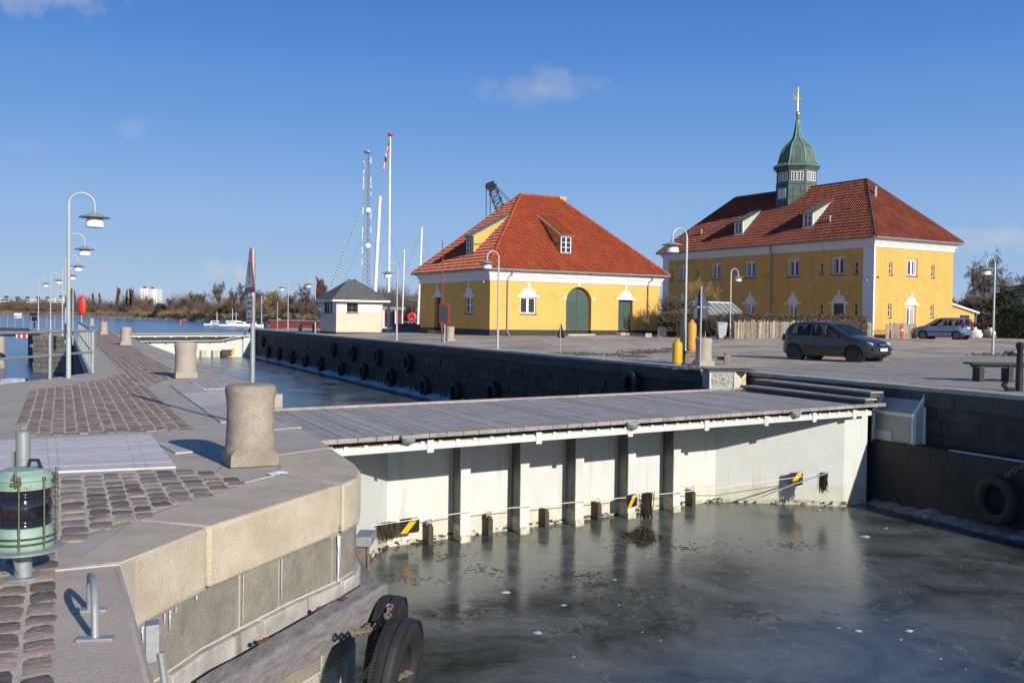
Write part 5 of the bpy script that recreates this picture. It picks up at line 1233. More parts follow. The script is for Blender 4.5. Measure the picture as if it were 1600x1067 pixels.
b = MB(); ov = .55; q = [(-ov,-ov,3.1),(Wh+ov,-ov,3.1),(Wh+ov,Lh+ov,3.1),(-ov,Lh+ov,3.1),(1.9,Lh/2,5.0),(2.4,Lh/2,5.0)]; b.add(q, [(0,1,5,4),(1,2,5),(2,3,4,5),(3,0,4),(3,2,1,0)]); rf = b.build('roof', M['slate'], t, smooth=0)
b = MB(); b.box((-ov,-ov-.03,2.97),(Wh+ov,-ov,3.12)); b.box((-ov-.03,-ov-.03,2.97),(-ov,Lh+ov,3.12)); b.build('fascia', M['white_wood'], rf, smooth=0)
b = MB(); b.add([(-ov-.05,-ov-.05,3.12),(1.2,-ov-.05,3.12),(.3,.5,3.75),(-ov-.05,1.6,3.12)], [(0,1,2),(0,2,3)]); b.tube([(-ov,-ov,3.13),(.3,.5,3.78),(1.9,Lh/2,5.03)], .05, 6); b.tube([(Wh+ov,-ov,3.12),(2.4,Lh/2,5.03)], .05, 6); b.build('hip_capping', M['slate'], rf)
t.location = C3; t.rotation_euler = (0,0,A1); t.scale = (.905,.905,.905)
# ------------------------------------------------------------------ by the gate on the quay
for zz, (ax, ay), (bx_, by) in ((-.02,(1176,592),(1358,611)), (-.15,(1162,602),(1350,622))):
    pass
st = thing('wooden_steps', 'frosty grey timber steps rising from the gate deck to the quay', 'steps', P(1260,612,-.2))
for (ax, ay), (bx_, by), z in (((1178,592),(1360,612),.02), ((1160,602),(1352,623),-.13)):
    a = P(ax,ay,z); c = P(bx_,by,z); e = (c-a).normalized(); n = Vector((-e.y,e.x,0)); n = n if n.dot(NU) > 0 else -n
    b = MB()
    for k in range(2): b.obox((a+c)/2+n*(.09+k*.185)-ZA*.02, (c-a)/2, n*.088, (0,0,.022))
    t_ = b.build('tread', M['deck'], st, bevel=.004)
    b = MB(); b.obox((a+c)/2+n*.2-ZA*.09, (c-a)/2*.97, n*.14, (0,0,.045)); b.build('carrier', M['dark_wood'], st)
    b = MB(); 
    for k in range(30): f = rr.random(); q = a.lerp(c, f)+n*rr.uniform(.01,.05)+ZA*.003; b.obox(q, e*rr.uniform(.03,.2), n*rr.uniform(.004,.02), (0,0,.003))
    b.build('frost', M['snow'], t_)
bxo = thing('electrical_box', 'low cream box with perforated grey side panel at the gate end', 'box', P(1140,607,-.28))
a = P(1108,608,-.28); c = P(1149,608.5,-.28); e = (c-a).normalized(); n = Vector((-e.y,e.x,0)); H = .50
b = MB(); b.obox((a+c)/2+n*.45+ZA*H/2, (c-a)/2, n*.45, (0,0,H/2)); b.build('housing', M['concrete'], bxo)
b = MB(); m_ = .045; L_ = (c-a).length
for f0, f1, z0, z1 in ((0,m_,0,H),(L_-m_,L_,0,H),(m_,L_-m_,0,m_),(m_,L_-m_,H-m_,H)): b.obox(a+e*(f0+f1)/2-n*.015+ZA*(z0+z1)/2, e*(f1-f0)/2, n*.015, (0,0,(z1-z0)/2))
b.build('frame', M['white_steel'], bxo)
M['perforated'] = mat('perforated_panel', (.42,.42,.40), (.36,.36,.34), 4, .7, c3=(.05,.05,.05), s3=26, t3=.52)
b = MB(); b.obox((a+c)/2-n*.006+ZA*H/2, e*(L_/2-m_), n*.005, (0,0,H/2-m_)); b.build('panel', M['perforated'], bxo)
d = P(1178,600,-.20); ed = (d-c); ed.z = 0; ed = ed.normalized(); nd = Vector((-ed.y,ed.x,0)); Ld = .75
M['rusty_white'] = mat('rusty_white_paint', (.70,.62,.48), (.60,.50,.36), 5, .6, .2, 20, c3=(.35,.14,.05), s3=11, t3=.58)
b = MB(); q = c+e*.01; b.obox(q+ed*Ld/2+ZA*(H/2-.01)+nd*.04, ed*Ld/2, nd*.04, (0,0,H/2-.01)); b.build('end_panel', M['rusty_white'], bxo)
b = MB(); b.obox((a+c)/2+n*.4+ZA*(H+.02)+e*.25, e*(L_/2+.3), n*.5, (0,0,.018)); b.build('lid', M['dark_wood'], bxo)
# sensor cage on the quay wall
cg = thing('steel_cage', 'white framed steel cage with sloping panelled top hung on the dark quay wall', 'cage', UV(17.4,16,-1))
v0, v1 = 16.75, 15.55; u0, u1 = 17.28, 17.6; zb = PU(1425,697,u0).z; zt1 = PU(1425,652,u0).z; zt0 = -.09
def cgp(u, v, z): return UV(u, v, z)
va_ = PU(1364,690,u0); vb_ = PU(1427,697,u0)
v0 = -va_.x*.4242+va_.y*.9056; v1 = -vb_.x*.4242+vb_.y*.9056; zb = (va_.z+vb_.z)/2; zt1 = zb+ .88*(16.5/17)
zt1 = PU(1364,642,u0).z
b = MB(); fr = .04
ed_ = [((u0,v0,zb),(u0,v0,zt1)),((u0,v1,zb),(u0,v1,zt1)),((u0,v0,zb),(u0,v1,zb)),((u0,v0,zt1),(u0,v1,zt1)),((u0,v0,zt1),(u1,v0,zt0)),((u0,v1,zt1),(u1,v1,zt0)),((u1,v0,zt0),(u1,v1,zt0)),((u1,v1,zb),(u1,v1,zt0+.1)),((u1,v0,zb),(u1,v0,zt0+.1)),((u0,v1,zb),(u1,v1,zb)),((u0,v0,zb),(u1,v0,zb))]
for p, q in ed_: b.bar(cgp(*p), cgp(*q), .07, .07)
b.build('frame', M['lamp_white'], cg)
M['mesh_panel'] = mat('dusty_panel', (.46,.45,.42), (.38,.37,.345), 3, .6, .2, 60)
b = MB(); b.obox(UV(u0+.01,(v0+v1)/2,(zb+zt1)/2), NV*(v0-v1)/2, NU*.006, (0,0,(zt1-zb)/2)); b.build('front_panel', M['mesh_panel'], cg)
b = MB(); b.add([cgp(u0,v0,zt1-.01),cgp(u0,v1,zt1-.01),cgp(u1,v1,zt0-.01),cgp(u1,v0,zt0-.01)],[(0,1,2,3)]); b.build('top_panel', M['mesh_panel'], cg)
b = MB(); b.add([cgp(u0,v1,zb),cgp(u1,v1,zb),cgp(u1,v1,zt0),cgp(u0,v1,zt1)],[(0,1,2,3)]); b.build('side_panel', M['white_steel'], cg); b = MB(); b.add([cgp(u0,v0,zb),cgp(u1,v0,zb),cgp(u1,v0,zt0),cgp(u0,v0,zt1)],[(0,1,2,3)]); b.build('side_panel', M['white_steel'], cg)
b = MB(); vm = v0-.48*(v0-v1); zz = zb+.36*(zt1-zb); b.bar(cgp(u0-.01,v0,zz), cgp(u0-.01,vm,zz), .04, .05); b.bar(cgp(u0-.01,vm,zz+.02), cgp(u0-.01,vm,zb), .04, .05); b.build('hatch_frame', M['white_steel'], cg)
b = MB(); b.obox(UV(u0-.006,(v0+vm)/2,(zb+zz)/2), NV*(v0-vm)/2*.86, NU*.006, (0,0,(zz-zb)/2*.8)); b.build('hatch', M['white_steel'], cg)
# ------------------------------------------------------------------ gas bottles, bench, signs
def gas(name, lab, p, r, h, m, grp=None):
    t = thing(name, lab, 'gas bottle', p); b = MB()
    b.lathe([(r*.82,0),(r*.82,.04),(r*.97,.06),(r,.12),(r,h*.80),(r*.95,h*.87),(r*.75,h*.93),(r*.35,h*.965),(.03,h*.97)], p, 28); b.build('cylinder', M[m], t)
    b = MB(); z = h*.93; b.lathe([(r*.42,z),(r*.42,h*1.03),(r*.38,h*1.03),(r*.38,z)], p, 16); b.build('collar', M[m], t)
    b = MB(); b.tube([p+ZA*(h*.95), p+ZA*(h*1.02)], .025, 8); b.tube([p+ZA*h, p+ZA*h+Vector((.05,-.02,0))], .018, 6); b.build('valve', M['brass'], t)
    return t
gas('gas_bottle', 'small bright yellow gas bottle standing on the quay edge', P(1058,569.5,.14), .165, .80, 'gas_yellow')
bp = PD(1080,548.5,32.2)
gas('gas_bottle', 'tall dull orange gas bottle standing on the bench behind the bollard', bp, .165, 1.02, 'gas_orange')
bz = bp.z
bn = thing('timber_bench', 'low rough timber bench behind the bollard with the orange gas bottle on it', 'bench', Vector((bp.x+.6, bp.y, .14)))
e = Vector((.985,-.17,0)); n = Vector((.17,.985,0)); o_ = Vector((bp.x,bp.y,0))
b = MB(); b.obox(o_+e*.52+ZA*(bz-.025), e*.93, n*.17, (0,0,.022)); b.build('top', M['wood_raw'], bn, bevel=.006)
b = MB(); b.obox(o_+e*.5+n*.12+ZA*(bz-.23), e*.75, n*.03, (0,0,.06)); b.build('rail', M['wood_raw'], bn, bevel=.006)
for s in (-.15, 1.18): b = MB(); b.obox(o_+e*s+ZA*((bz-.05+.14)/2), e*.10, n*.13, (0,0,(bz-.05-.14)/2)); b.build('leg', M['wood_raw'], bn, bevel=.012)
b = MB(); q0_ = P(1068,566,.14); b.tube([q0_+Vector((0,.4,.0)), q0_+Vector((.03,.4,.35)), q0_+Vector((-.02,.45,1.3)), q0_+Vector((-.18,.4,1.5)), q0_+Vector((-.2,.4,1.1))], .02, 6); b.obox(q0_+Vector((.0,.4,.75)), (.05,0,0), (0,.05,0), (0,0,.7)); o = b.build('black_standpipe', M['black'], org=q0_); tag(o, 'black standpipe with a loop of hose between the two gas bottles', 'standpipe')
def tri_sign(name, lab, base, H, yaw, front, poleM='galv', face_m='sign_white', text=None, plate=True, w=.70, lift=0, pole=True, th=.62, pw=.42, ph=.34):
    """yaw: azimuth the face looks to"""
    t = thing(name, lab, 'sign', base); n = Vector((math.sin(yaw), math.cos(yaw), 0)); e = Vector((-n.y, n.x, 0)); top = base+ZA*H
    if pole: b = MB(); b.tube([base, base+ZA*(H-.02)], .034 if not name.startswith('small') else .022, 10); b.build('pole', M[poleM], t)
    c = top-ZA*th
    def tri(s, off, d0, d1, m, nm, par):
        b = MB(); slab2d(b, c+ZA*off+n*.05, e, n, [(-w/2*s,0),(w/2*s,0),(0,th*s)], d0, d1); return b.build(nm, M[m], par, smooth=0)
    pl = tri(1, 0, -.012, 0, 'sign_back' if not front else 'sign_red', 'plate', t)
    if front:
        tri(.76, .072, 0, .003, face_m, 'face', pl)
        b = MB(); slab2d(b, c+n*.054, e, n, [(-.022,.20),(.022,.20),(.035,.42),(-.035,.42)], 0, .002); slab2d(b, c+n*.054, e, n, [(.025*math.cos(k*.785),.145+.025*math.sin(k*.785)) for k in range(8)], 0, .002); b.build('exclamation_mark', M['black'], pl, smooth=0)
    else:
        b = MB(); b.obox(c+ZA*.1-n*.0, e*.03, n*.05, (0,0,.02)); b.obox(c+ZA*.35, e*.03, n*.05, (0,0,.02)); b.build('clamp', M['galv'], t)
    if plate:
        c2 = c-ZA*(ph+.06); b = MB(); slab2d(b, c2+n*.05, e, n, rect(-pw/2, pw/2, 0, ph), -.012, 0); p2 = b.build('text_plate', M['sign_back' if not front else 'sign_red'], t, smooth=0)
        if front:
            b = MB(); slab2d(b, c2+n*.05, e, n, rect(-pw/2+.02, pw/2-.02, .02, ph-.02), 0, .003); b.build('plate_face', M[face_m], p2, smooth=0)
            b = MB(); q_ = random.Random(2)
            for row, (x0, x1) in enumerate(((-.12,.12),(-.14,.14),(-.05,.05),(-.14,.13))):
                x = x0; z = ph-.09-row*.075
                while x < x1: l = q_.uniform(.012,.03); slab2d(b, c2+n*.0535, e, n, rect(x, min(x+l,x1), z-.014, z+.014+(.006 if row == 0 else 0)), 0, .002); x += l+q_.choice((.006,.007,.016))
            b.build('lettering', M['black'], p2, smooth=0)
    return t
tri_sign('warning_sign', 'red bordered white triangle sign and text plate on a steel post by the lock edge', P(394,667,0), 2.55, R(243), True, text=('TYND IS','Al færdsel','på isen','er forbudt'), pw=.38, ph=.37, th=.64)
tri_sign('warning_sign', 'dark rear of a triangle sign on a post before the granite bollard', P(1093.5,574,.14), 2.52, R(10), False, pw=.44, ph=.32, w=.56)
q = PD(1552.5,500,44.9); q.z = .14
tri_sign('warning_sign', 'dark rear of a triangle sign fixed to the lamp post near the white sacks', q, 3.9, R(20), False, pole=False, pw=.5, ph=.3, w=.6)
tri_sign('small_warning_sign', 'small dark triangle sign on a thin post at the quay edge before the arched door', P(875,551.5,.14), 1.25, R(60), False, plate=False, th=.6, w=.62)
def disc_sign(name, lab, base, H, r, yaw, m='sign_back', extra=None):
    t = thing(name, lab, 'sign', base); n = Vector((math.sin(yaw), math.cos(yaw), 0)); b = MB(); b.tube([base, base+ZA*H], .035, 8); b.build('pole', M['galv'], t)
    b = MB(); b.lathe([(r,-.02),(r,.0),(0,.0)], base+ZA*(H-r)+n*.05, 20, ax=n); b.build('disc', M[m], t)
    if extra: b = MB(); e = Vector((-n.y,n.x,0)); b.obox(base+ZA*(H-2*r-.25)+n*.05, e*.22, n*.01, (0,0,.16)); b.build('plate', M[m], t)
    return t
q = PD(433.5,500,88); q.z = .14; disc_sign('round_sign', 'dark edge of a round sign on a post behind the bollard along the quay', q, 3.45, .38, R(75))
q = PD(408.5,500,97); q.z = .14; t = thing('harbour_signal', 'thin post with a dark signal board at the quay corner', 'signal', q); b = MB(); b.tube([q, q+ZA*3.1], .06, 6); b.build('pole', M['galv'], t); b = MB(); b.obox(q+ZA*2.1, (.14,0,0), (0,.05,0), (0,0,.45)); b.build('board', M['sign_back'], t); b = MB(); b.lathe([(.0,3.1),(.12,3.15),(.12,3.3),(0,3.35)], q, 8); b.build('lamp', M['lead'], t)
# bench and mooring iron at the right edge
bt = thing('plank_bench', 'dark flat bench casting a long shadow on the paved quay', 'bench', P(1560,596,.14)); z = .158+.47
a = PD(1519,564.5,23.9); a.z = z; e = Vector((.97,-.06,0)).normalized(); n = Vector((.06,.97,0)).normalized()
b = MB(); 
for k in range(4): b.obox(a+e*1.0+n*(.07+k*.145)-ZA*.02, e*1.0, n*.068, (0,0,.022))
b.build('top', M['black_pl'], bt, bevel=.004)
b = MB(); b.obox(a+e*1.0+n*.28-ZA*.08, e*.85, n*.2, (0,0,.035)); b.build('frame', M['black_pl'], bt)
for s in (.27, .98, 1.75): b = MB(); b.obox(a+e*s+n*.28-ZA*(z/2-.03), e*.055, n*.22, (0,0,(z-.158)/2-.02)); b.build('leg', M['black_pl'], bt)
c = P(1592,611,.16); t = thing('mooring_iron', 'dark iron mooring post with curled foot beside the flat bench', 'mooring post', c)
b = MB(); b.lathe([(.075,0),(.075,.3),(.06,.9),(.085,.95),(.085,1.02),(.04,1.06),(0,1.06)], c, 14); b.build('post', M['black'], t)
b = MB(); b.tube([c+Vector((-.1,0,.02)), c+Vector((-.3,-.1,.04)), c+Vector((-.42,-.15,.14)), c+Vector((-.35,-.15,.2))], .05, 8); b.build('foot', M['black'], t)
# ------------------------------------------------------------------ litter and dark debris on the yard
rg = random.Random(12)
b = MB()
for k in range(420):
    px, py = rg.choice(((1010,550),(1000,551),(1030,550),(905,553.5),(960,555),(985,557),(1060,546),(1075,575)))
    p = G(px+rg.gauss(0,13), py+rg.gauss(0,1.0)); lump(b, p, rg.uniform(.04,.16), rg.uniform(.02,.07), rg, 5)
tag(b.build('dark_rubble', mat('wet_weed_rubble', (.06,.055,.05), (.12,.11,.10), 8, .8)), kind='stuff')
b = MB()
for k in range(3200):
    px = rg.uniform(640,1600); py = rg.uniform(530,574); p = G(px, py)
    u = p.x*.9056+p.y*.4242
    if u < 18.3 or (-p.x*.4242+p.y*.9056) > 57: continue
    lump(b, p-ZA*.004, rg.uniform(.012,.035), rg.uniform(.01,.028), rg, 4)
tag(b.build('loose_gravel', M['gravel']), kind='stuff')
b = MB()
for k in range(130): lump(b, G(1552+rg.gauss(0,16), 555+rg.gauss(0,1.1)), rg.uniform(.05,.14), rg.uniform(.03,.09), rg, 6)
tag(b.build('soil_rubble', mat('dry_soil', (.19,.14,.10), (.12,.09,.07), 5, .95)), kind='stuff')
for i, (mm, dx, dy, r_, l) in enumerate((('red',1597,549,.16,'red plastic tub in the litter heap at the yard side'),('blue_tarp',1572,556,.16,'crumpled dark blue bag in the litter heap'),('white_paint',1588,554,.12,'small white bag in the litter heap'),('hedge_green',1592,556,.15,'dark green sack in the litter heap'),('black',1581,557,.17,'black plastic sack in the litter heap'))):
    b = MB(); p = G(dx, dy); lump(b, p, r_*1.2, r_*1.5, rg, 9); lump(b, p+Vector((.2,.1,0)), r_, r_, rg, 8); o = b.build('litter_bag', M[mm]); tag(o, l, 'bag')
# ------------------------------------------------------------------ wheelie bin
c = G(1127,529.8); t = thing('wheelie_bin', 'pale grey wheelie bin before the brown hedge, next to the picket fence', 'bin', c)
b = MB(); b.add([c+Vector(p) for p in ((-.22,-.27,.05),(.22,-.27,.05),(.22,.22,.05),(-.22,.22,.05),(-.31,-.34,.98),(.31,-.34,.98),(.31,.34,.98),(-.31,.34,.98))], [(3,2,1,0),(4,5,6,7),(0,1,5,4),(1,2,6,5),(2,3,7,6),(3,0,4,7)]); b.build('body', M['lamp_pole'], t, bevel=.03)
b = MB(); b.add([c+Vector(p) for p in ((-.35,-.38,.98),(.35,-.38,.98),(.35,.40,1.02),(-.35,.40,1.02),(-.30,-.30,1.06),(.30,-.30,1.06),(.30,.36,1.10),(-.30,.36,1.10))], [(3,2,1,0),(4,5,6,7),(0,1,5,4),(1,2,6,5),(2,3,7,6),(3,0,4,7)]); b.build('lid', M['lamp_pole'], t, bevel=.02)
for sx in (-.33,.33): b = MB(); b.lathe([(.12,-.03),(.12,.03)], c+Vector((sx*.7-.05,-.25,.12)), 14, ax=(1,0,0)); b.build('wheel', M['black'], t)
# ------------------------------------------------------------------ picket fences
def picket(p0, p1, h, lab, seed):
    p0, p1 = Vector(p0), Vector(p1); t = thing('picket_fence', lab, 'fence', p0); q = random.Random(seed); e = (p1-p0).normalized(); e2 = Vector((e.x,e.y,0)).normalized(); n = Vector((-e2.y,e2.x,0)); L = (p1-p0).length
    b = MB(); s = 0
    while s < L:
        w = q.uniform(.045,.09); hh = h*q.uniform(.90,1.04); c = p0+e*s; l = q.uniform(-.03,.03)
        b.obox(c+ZA*hh/2+e2*l*.5, e2*w/2, n*.012, Vector((l*.5*e2.x, l*.5*e2.y, hh/2))); s += w+q.uniform(.02,.06)
    b.build('picket_panel', M['picket'], t, smooth=0)
    for z in (.3, .85):
        b = MB(); b.bar(p0+ZA*z*h+n*.03, p1+ZA*z*h+n*.03, .035, .06); b.build('rail', M['wood_raw'], t)
M['picket'] = mat('weathered_pickets', (.40,.34,.27), (.23,.19,.15), 3, .85, island=.35)
picket(G(1148,529.5), G(1362,528.5), 1.18, 'weathered brown picket fence running behind the dark hatchback', 3)
picket(G(1384,529), G(1431,529), 1.12, 'short pale picket fence piece in front of the lit house wall', 4)
b = MB(); a = G(1361,528.4); c = G(1384,528.6)
for k in range(15): p = a.lerp(c, k/14); b.tube([p, p+ZA*.62], .012, 4)
b.bar(a+ZA*.5, c+ZA*.5, .02, .03); b.bar(a+ZA*.12, c+ZA*.12, .02, .03); o = b.build('iron_fence', M['black'], org=a); tag(o, 'low black iron fence at the corner of the large house', 'fence')
c = G(1409,529.5); b = MB(); b.obox(c+ZA*.45, (.07,0,0), (0,.07,0), (0,0,.45)); t = thing('marker_post', 'red marker post with a white band against the pale pickets', 'post', c); b.build('post', M['red'], t, bevel=.01)
b = MB(); b.obox(c+ZA*.62, (.073,0,0), (0,.073,0), (0,0,.06)); b.build('band', M['white_paint'], t)
# ------------------------------------------------------------------ white sacks
def sack(px, py, w, h, lab, seed, m='snow'):
    c = G(px, py); q = random.Random(seed); b = MB(); n = 20; prof = [(.8,0),(1,.08),(1.05,.35),(1.0,.6),(.8,.82),(.45,.92),(.28,1.0),(.3,1.12),(.12,1.15),(0,1.1)]
    b.lathe([(r_*w/2, z*h) for r_, z in prof], c, n)
    for p in b.v:
        d = noise.noise(Vector((p.x*3+seed, p.y*3, p.z*4)))*.22+noise.noise(Vector((p.x*7, p.y*7+seed, p.z*7)))*.12; k = Vector((p.x-c.x, p.y-c.y, 0)); L = k.length
        if L > .02: p += k/L*d
        p.z += d*.3*(p.z > c.z+.1)
    o = b.build('builder_sack', M['sackcloth'], smooth=60, org=c); tag(o, lab, 'sack', 'white sacks behind the light blue car')
M['sackcloth'] = mat('white_sackcloth', (.72,.72,.70), (.60,.60,.59), 3, .8, .3, 20, c3=(.25,.30,.38), s3=5, t3=.68)
for i, (px, py, w, h, l) in enumerate(((1524,528,.85,.72,'half slumped white sack right behind the tail of the blue car'),(1533,526,.9,.9,'white builder sack second from the blue car'),(1541,525,.9,1.15,'tallest white sack with a knotted top'),(1549,526,.9,.9,'white builder sack just past the tallest one'),(1558,526,.95,.85,'white builder sack at the far side from the car'),(1546,527.5,.8,.7,'low white sack in front, beside the lamp post'))):
    sack(px, py, w*1.05, h, l, i*7+1)
# ------------------------------------------------------------------ hedges and shrubs
def hedge(name, lab, p0, p1, w, h, m, n, leaf, seed=1, cat='hedge', fr=.75):
    q = random.Random(seed); p0, p1 = Vector(p0), Vector(p1); e = (p1-p0); L = e.length; e.normalize(); nn = Vector((-e.y,e.x,0)).normalized(); b = MB()
    k = int(L/.8)+1; vs = []; 
    for i in range(k+1):
        f = i/k; c = p0+e*L*f; hh = h*(.86+.05*noise.noise(c*.8)); ww = w*.4
        for dx, z in ((-ww,0),(-ww,hh*.8),(-ww*.7,hh),(ww*.7,hh),(ww,hh*.8),(ww,0)): vs.append(c+nn*dx+ZA*z)
    b.add(vs, [[i*6+j, i*6+j+1, (i+1)*6+j+1, (i+1)*6+j] for i in range(k) for j in range(5)]+[[5,4,3,2,1,0],[k*6+j for j in range(6)]])
    for i in range(n):
        f = q.random()*L; a = q.uniform(0, 2*h+w); c = p0+e*f; hh = h*(.93+.10*noise.noise(c*1.1))
        if a < h: o_ = -w/2; z = a/h*hh
        elif a < h+w: o_ = a-h-w/2; z = hh
        else: o_ = w/2; z = (a-h-w)/h*hh
        o_ += q.gauss(0,.06); z += q.gauss(0,.06)
        p = c+nn*o_+ZA*max(.02,z); d = Vector((q.gauss(0,1),q.gauss(0,1),q.gauss(0,1)+.5)).normalized(); s = Vector((q.gauss(0,1),q.gauss(0,1),q.gauss(0,1))).cross(d).normalized()
        l = leaf*q.uniform(.6,1.5); b.add([p, p+d*l*.5+s*l*.22, p+d*l, p+d*l*.5-s*l*.22] if fr < 1 else [p-s*.006, p+s*.006, p+d*l], [(0,1,2,3)] if fr < 1 else [(0,1,2)])
    o = b.build(name, M[m], org=p0, smooth=0); tag(o, lab, cat); return o
hedge('hedge', 'clipped brown winter hedge behind the weathered picket fence', GD(1140,65.5), GD(1352,66.2), 1.0, 1.58, 'hedge_brown', 15000, .11, 2)
hedge('hedge', 'long dark green clipped hedge beyond the white sacks', GD(1562,76), GD(1760,70), 1.6, 2.6, 'hedge_green', 9000, .16, 3)
hedge('hedge', 'brown leafless hedge between the annex and the green hedge', GD(1500,82), GD(1575,80), 1.2, 2.2, 'hedge_brown', 4000, .18, 4)
def twigtree(seed, H, W, trunk, levels=5, spread=.55, weep=0, narrow=False, r0=.16, first=.25, kids=(3,4), thin=.022, base_n=1):
    q = random.Random(seed); tr = MB(); cr = MB()
    def grow(p, d, L, r, lv):
        n = 3 if lv < 3 else 2; pts = [p]; dd = d.copy()
        for i in range(n):
            dd = (dd+Vector((q.gauss(0,.12),q.gauss(0,.12),q.gauss(0,.08)+(.10 if not weep else (-.28*weep if lv >= levels-2 else .05))))).normalized(); pts.append(pts[-1]+dd*L/n)
        r1 = max(thin*.5, r*.55); rs = [r+(r1-r)*i/n for i in range(n+1)]
        (tr if lv == 0 else cr).tube(pts, rs, 6 if lv == 0 else (4 if lv == 1 else 3), False)
        if lv >= levels: return
        m = q.randint(*kids)+(2 if lv == 0 else 0)
        for i in range(m):
            f = q.uniform(first if lv == 0 else .25, 1.0); k = min(n-1, int(f*n)); o_ = pts[k].lerp(pts[k+1], f*n-k)
            a = q.uniform(0, 6.28); sp = spread*q.uniform(.7,1.3)*(.55 if narrow else 1); x = dd.orthogonal().normalized(); y = dd.cross(x)
            nd = (dd*math.cos(sp)+(x*math.cos(a)+y*math.sin(a))*math.sin(sp)); nd.z += .12 if narrow else 0; nd.normalize()
            grow(o_, nd, L*q.uniform(.5,.78)*(.75 if narrow and lv == 0 else 1), max(thin*.6, r1*.75), lv+1)
        grow(pts[-1], dd, L*.6, r1, lv+1)
    for k in range(base_n):
        d = Vector((q.gauss(0,.35),q.gauss(0,.35),1)).normalized() if base_n > 1 else Vector((0,0,1))
        grow(Vector((q.gauss(0,.1)*(base_n > 1), q.gauss(0,.1)*(base_n>1), 0)), d, H*.42, r0, 0)
    zs = max(p.z for p in cr.v); xs = max(abs(p.x) for p in cr.v); 
    for B in (tr, cr):
        for p in B.v: p.z *= H/zs; p.x *= W/2/xs; p.y *= W/2/xs
    return tr, cr
def tree(name, lab, cat, loc, seed, H, W, m='twig', grp=None, **k):
    t = thing(name, lab, cat, (0,0,0), grp); a, c = twigtree(seed, H, W, 0, **k); a.build('trunk', M['bark'], t); c.build('crown', M[m], t); t.location = loc; return t
# shrubs around the greenhouse
q = GD(1096,69); tree('bare_shrub', 'tall leafless ochre shrub in front of the ochre house wall', 'shrub', GD(1090,70), 5, 4.3, 3.6, 'twig_ochre', base_n=5, r0=.05, first=.05, thin=.018, levels=4, kids=(4,5))
for i, (px, D, H, W, l) in enumerate(((1050,66,1.9,2.6,'dark bare bush against the end wall of the small yellow house'),(1066,65,2.0,3.0,'second dark bare bush before the greenhouse'),(1088,65.5,1.8,3.0,'low bare bush below the greenhouse gable'),(1112,65.5,1.7,2.8,'low bare bush just behind the wheelie bin'),(1048,70,3.2,2.6,'higher bare bush squeezed between the two yellow houses'),(1136,67,1.8,2.4,'bare bush where the brown hedge begins'))):
    t = tree('bare_bush', l, 'bush', GD(px, D), 20+i, H, W, 'twig', base_n=9, r0=.03, first=.02, thin=.016, levels=4, kids=(3,4))
b_ = MB()
hedge('dead_hedge', 'dense dark brush between the small house and the wheelie bin', GD(1044,66.5), GD(1128,66.5), 1.6, 1.5, 'hedge_brown', 6000, .2, 9, 'brush', 1.0)
# greenhouse
gh = thing('greenhouse', 'small glass greenhouse with timber gable in front of the large house', 'greenhouse', (0,0,0)); Wg, Lg_ = 2.4, 4.4
b = MB()
for k in range(8): y = Lg_*k/7; b.bar((0,y,0),(0,y,1.55),.05,.05); b.bar((Wg,y,0),(Wg,y,1.55),.05,.05); b.bar((-.1,y,1.5),(Wg/2,y,2.45),.045,.045); b.bar((Wg+.1,y,1.5),(Wg/2,y,2.45),.045,.045)
for a, c in (((0,0,1.55),(0,Lg_,1.55)),((Wg,0,1.55),(Wg,Lg_,1.55)),((Wg/2,0,2.45),(Wg/2,Lg_,2.45)),((0,0,1.55),(Wg,0,1.55)),((Wg*.33,0,0),(Wg*.33,0,2.1)),((Wg*.67,0,0),(Wg*.67,0,2.1)),((-.05,0,2.0-.0),(-.05,0,2.0))): 
    if (Vector(a)-Vector(c)).length > .01: b.bar(a, c, .05, .06)
b.build('frame', M['white_wood'], gh)
b = MB(); b.add([(-.06,0,1.53),(-.06,Lg_,1.53),(Wg/2,Lg_,2.44),(Wg/2,0,2.44),(Wg+.06,0,1.53),(Wg+.06,Lg_,1.53)],[(0,3,2,1),(3,4,5,2)])
M['gh_glass'] = mat('dusty_glass', (.22,.24,.25), (.16,.17,.18), 2, .25)
b.build('roof_pane', M['gh_glass'], gh)
b = MB(); b.add([(0,.01,0),(Wg,.01,0),(Wg,.01,1.55),(Wg/2,.01,2.42),(0,.01,1.55)],[(0,1,2,3,4)]); b.build('gable', M['cream_wood'] if 'cream_wood' in M else mat('gable_boards', (.46,.33,.15), (.36,.26,.13), 3, .7), gh)
b = MB(); b.add([(.01,0,0),(.01,Lg_,0),(.01,Lg_,1.5),(.01,0,1.5)],[(0,3,2,1)]); b.build('side_pane', M['gh_glass'], gh)
gh.location = GD(1060,67.5); gh.rotation_euler = (0,0,R(-50))
# board leaning by the house and small bits
c = G(1034,527); t = thing('leaning_board', 'small pale board leaning by the corner of the small house', 'board', c); b = MB(); b.obox(c+ZA*.35, (.28,0,0), (0,.03,.02), (0,-.08,.35)); b.build('panel', M['concrete'], t); b = MB(); b.obox(c+Vector((-.9,.1,.12)), (.22,0,0), (0,.15,0), (0,0,.14)); o = b.build('foundation_block', M['concrete'], bevel=.02, org=c); tag(o, 'white concrete block lying at the foot of the downpipe', 'block')
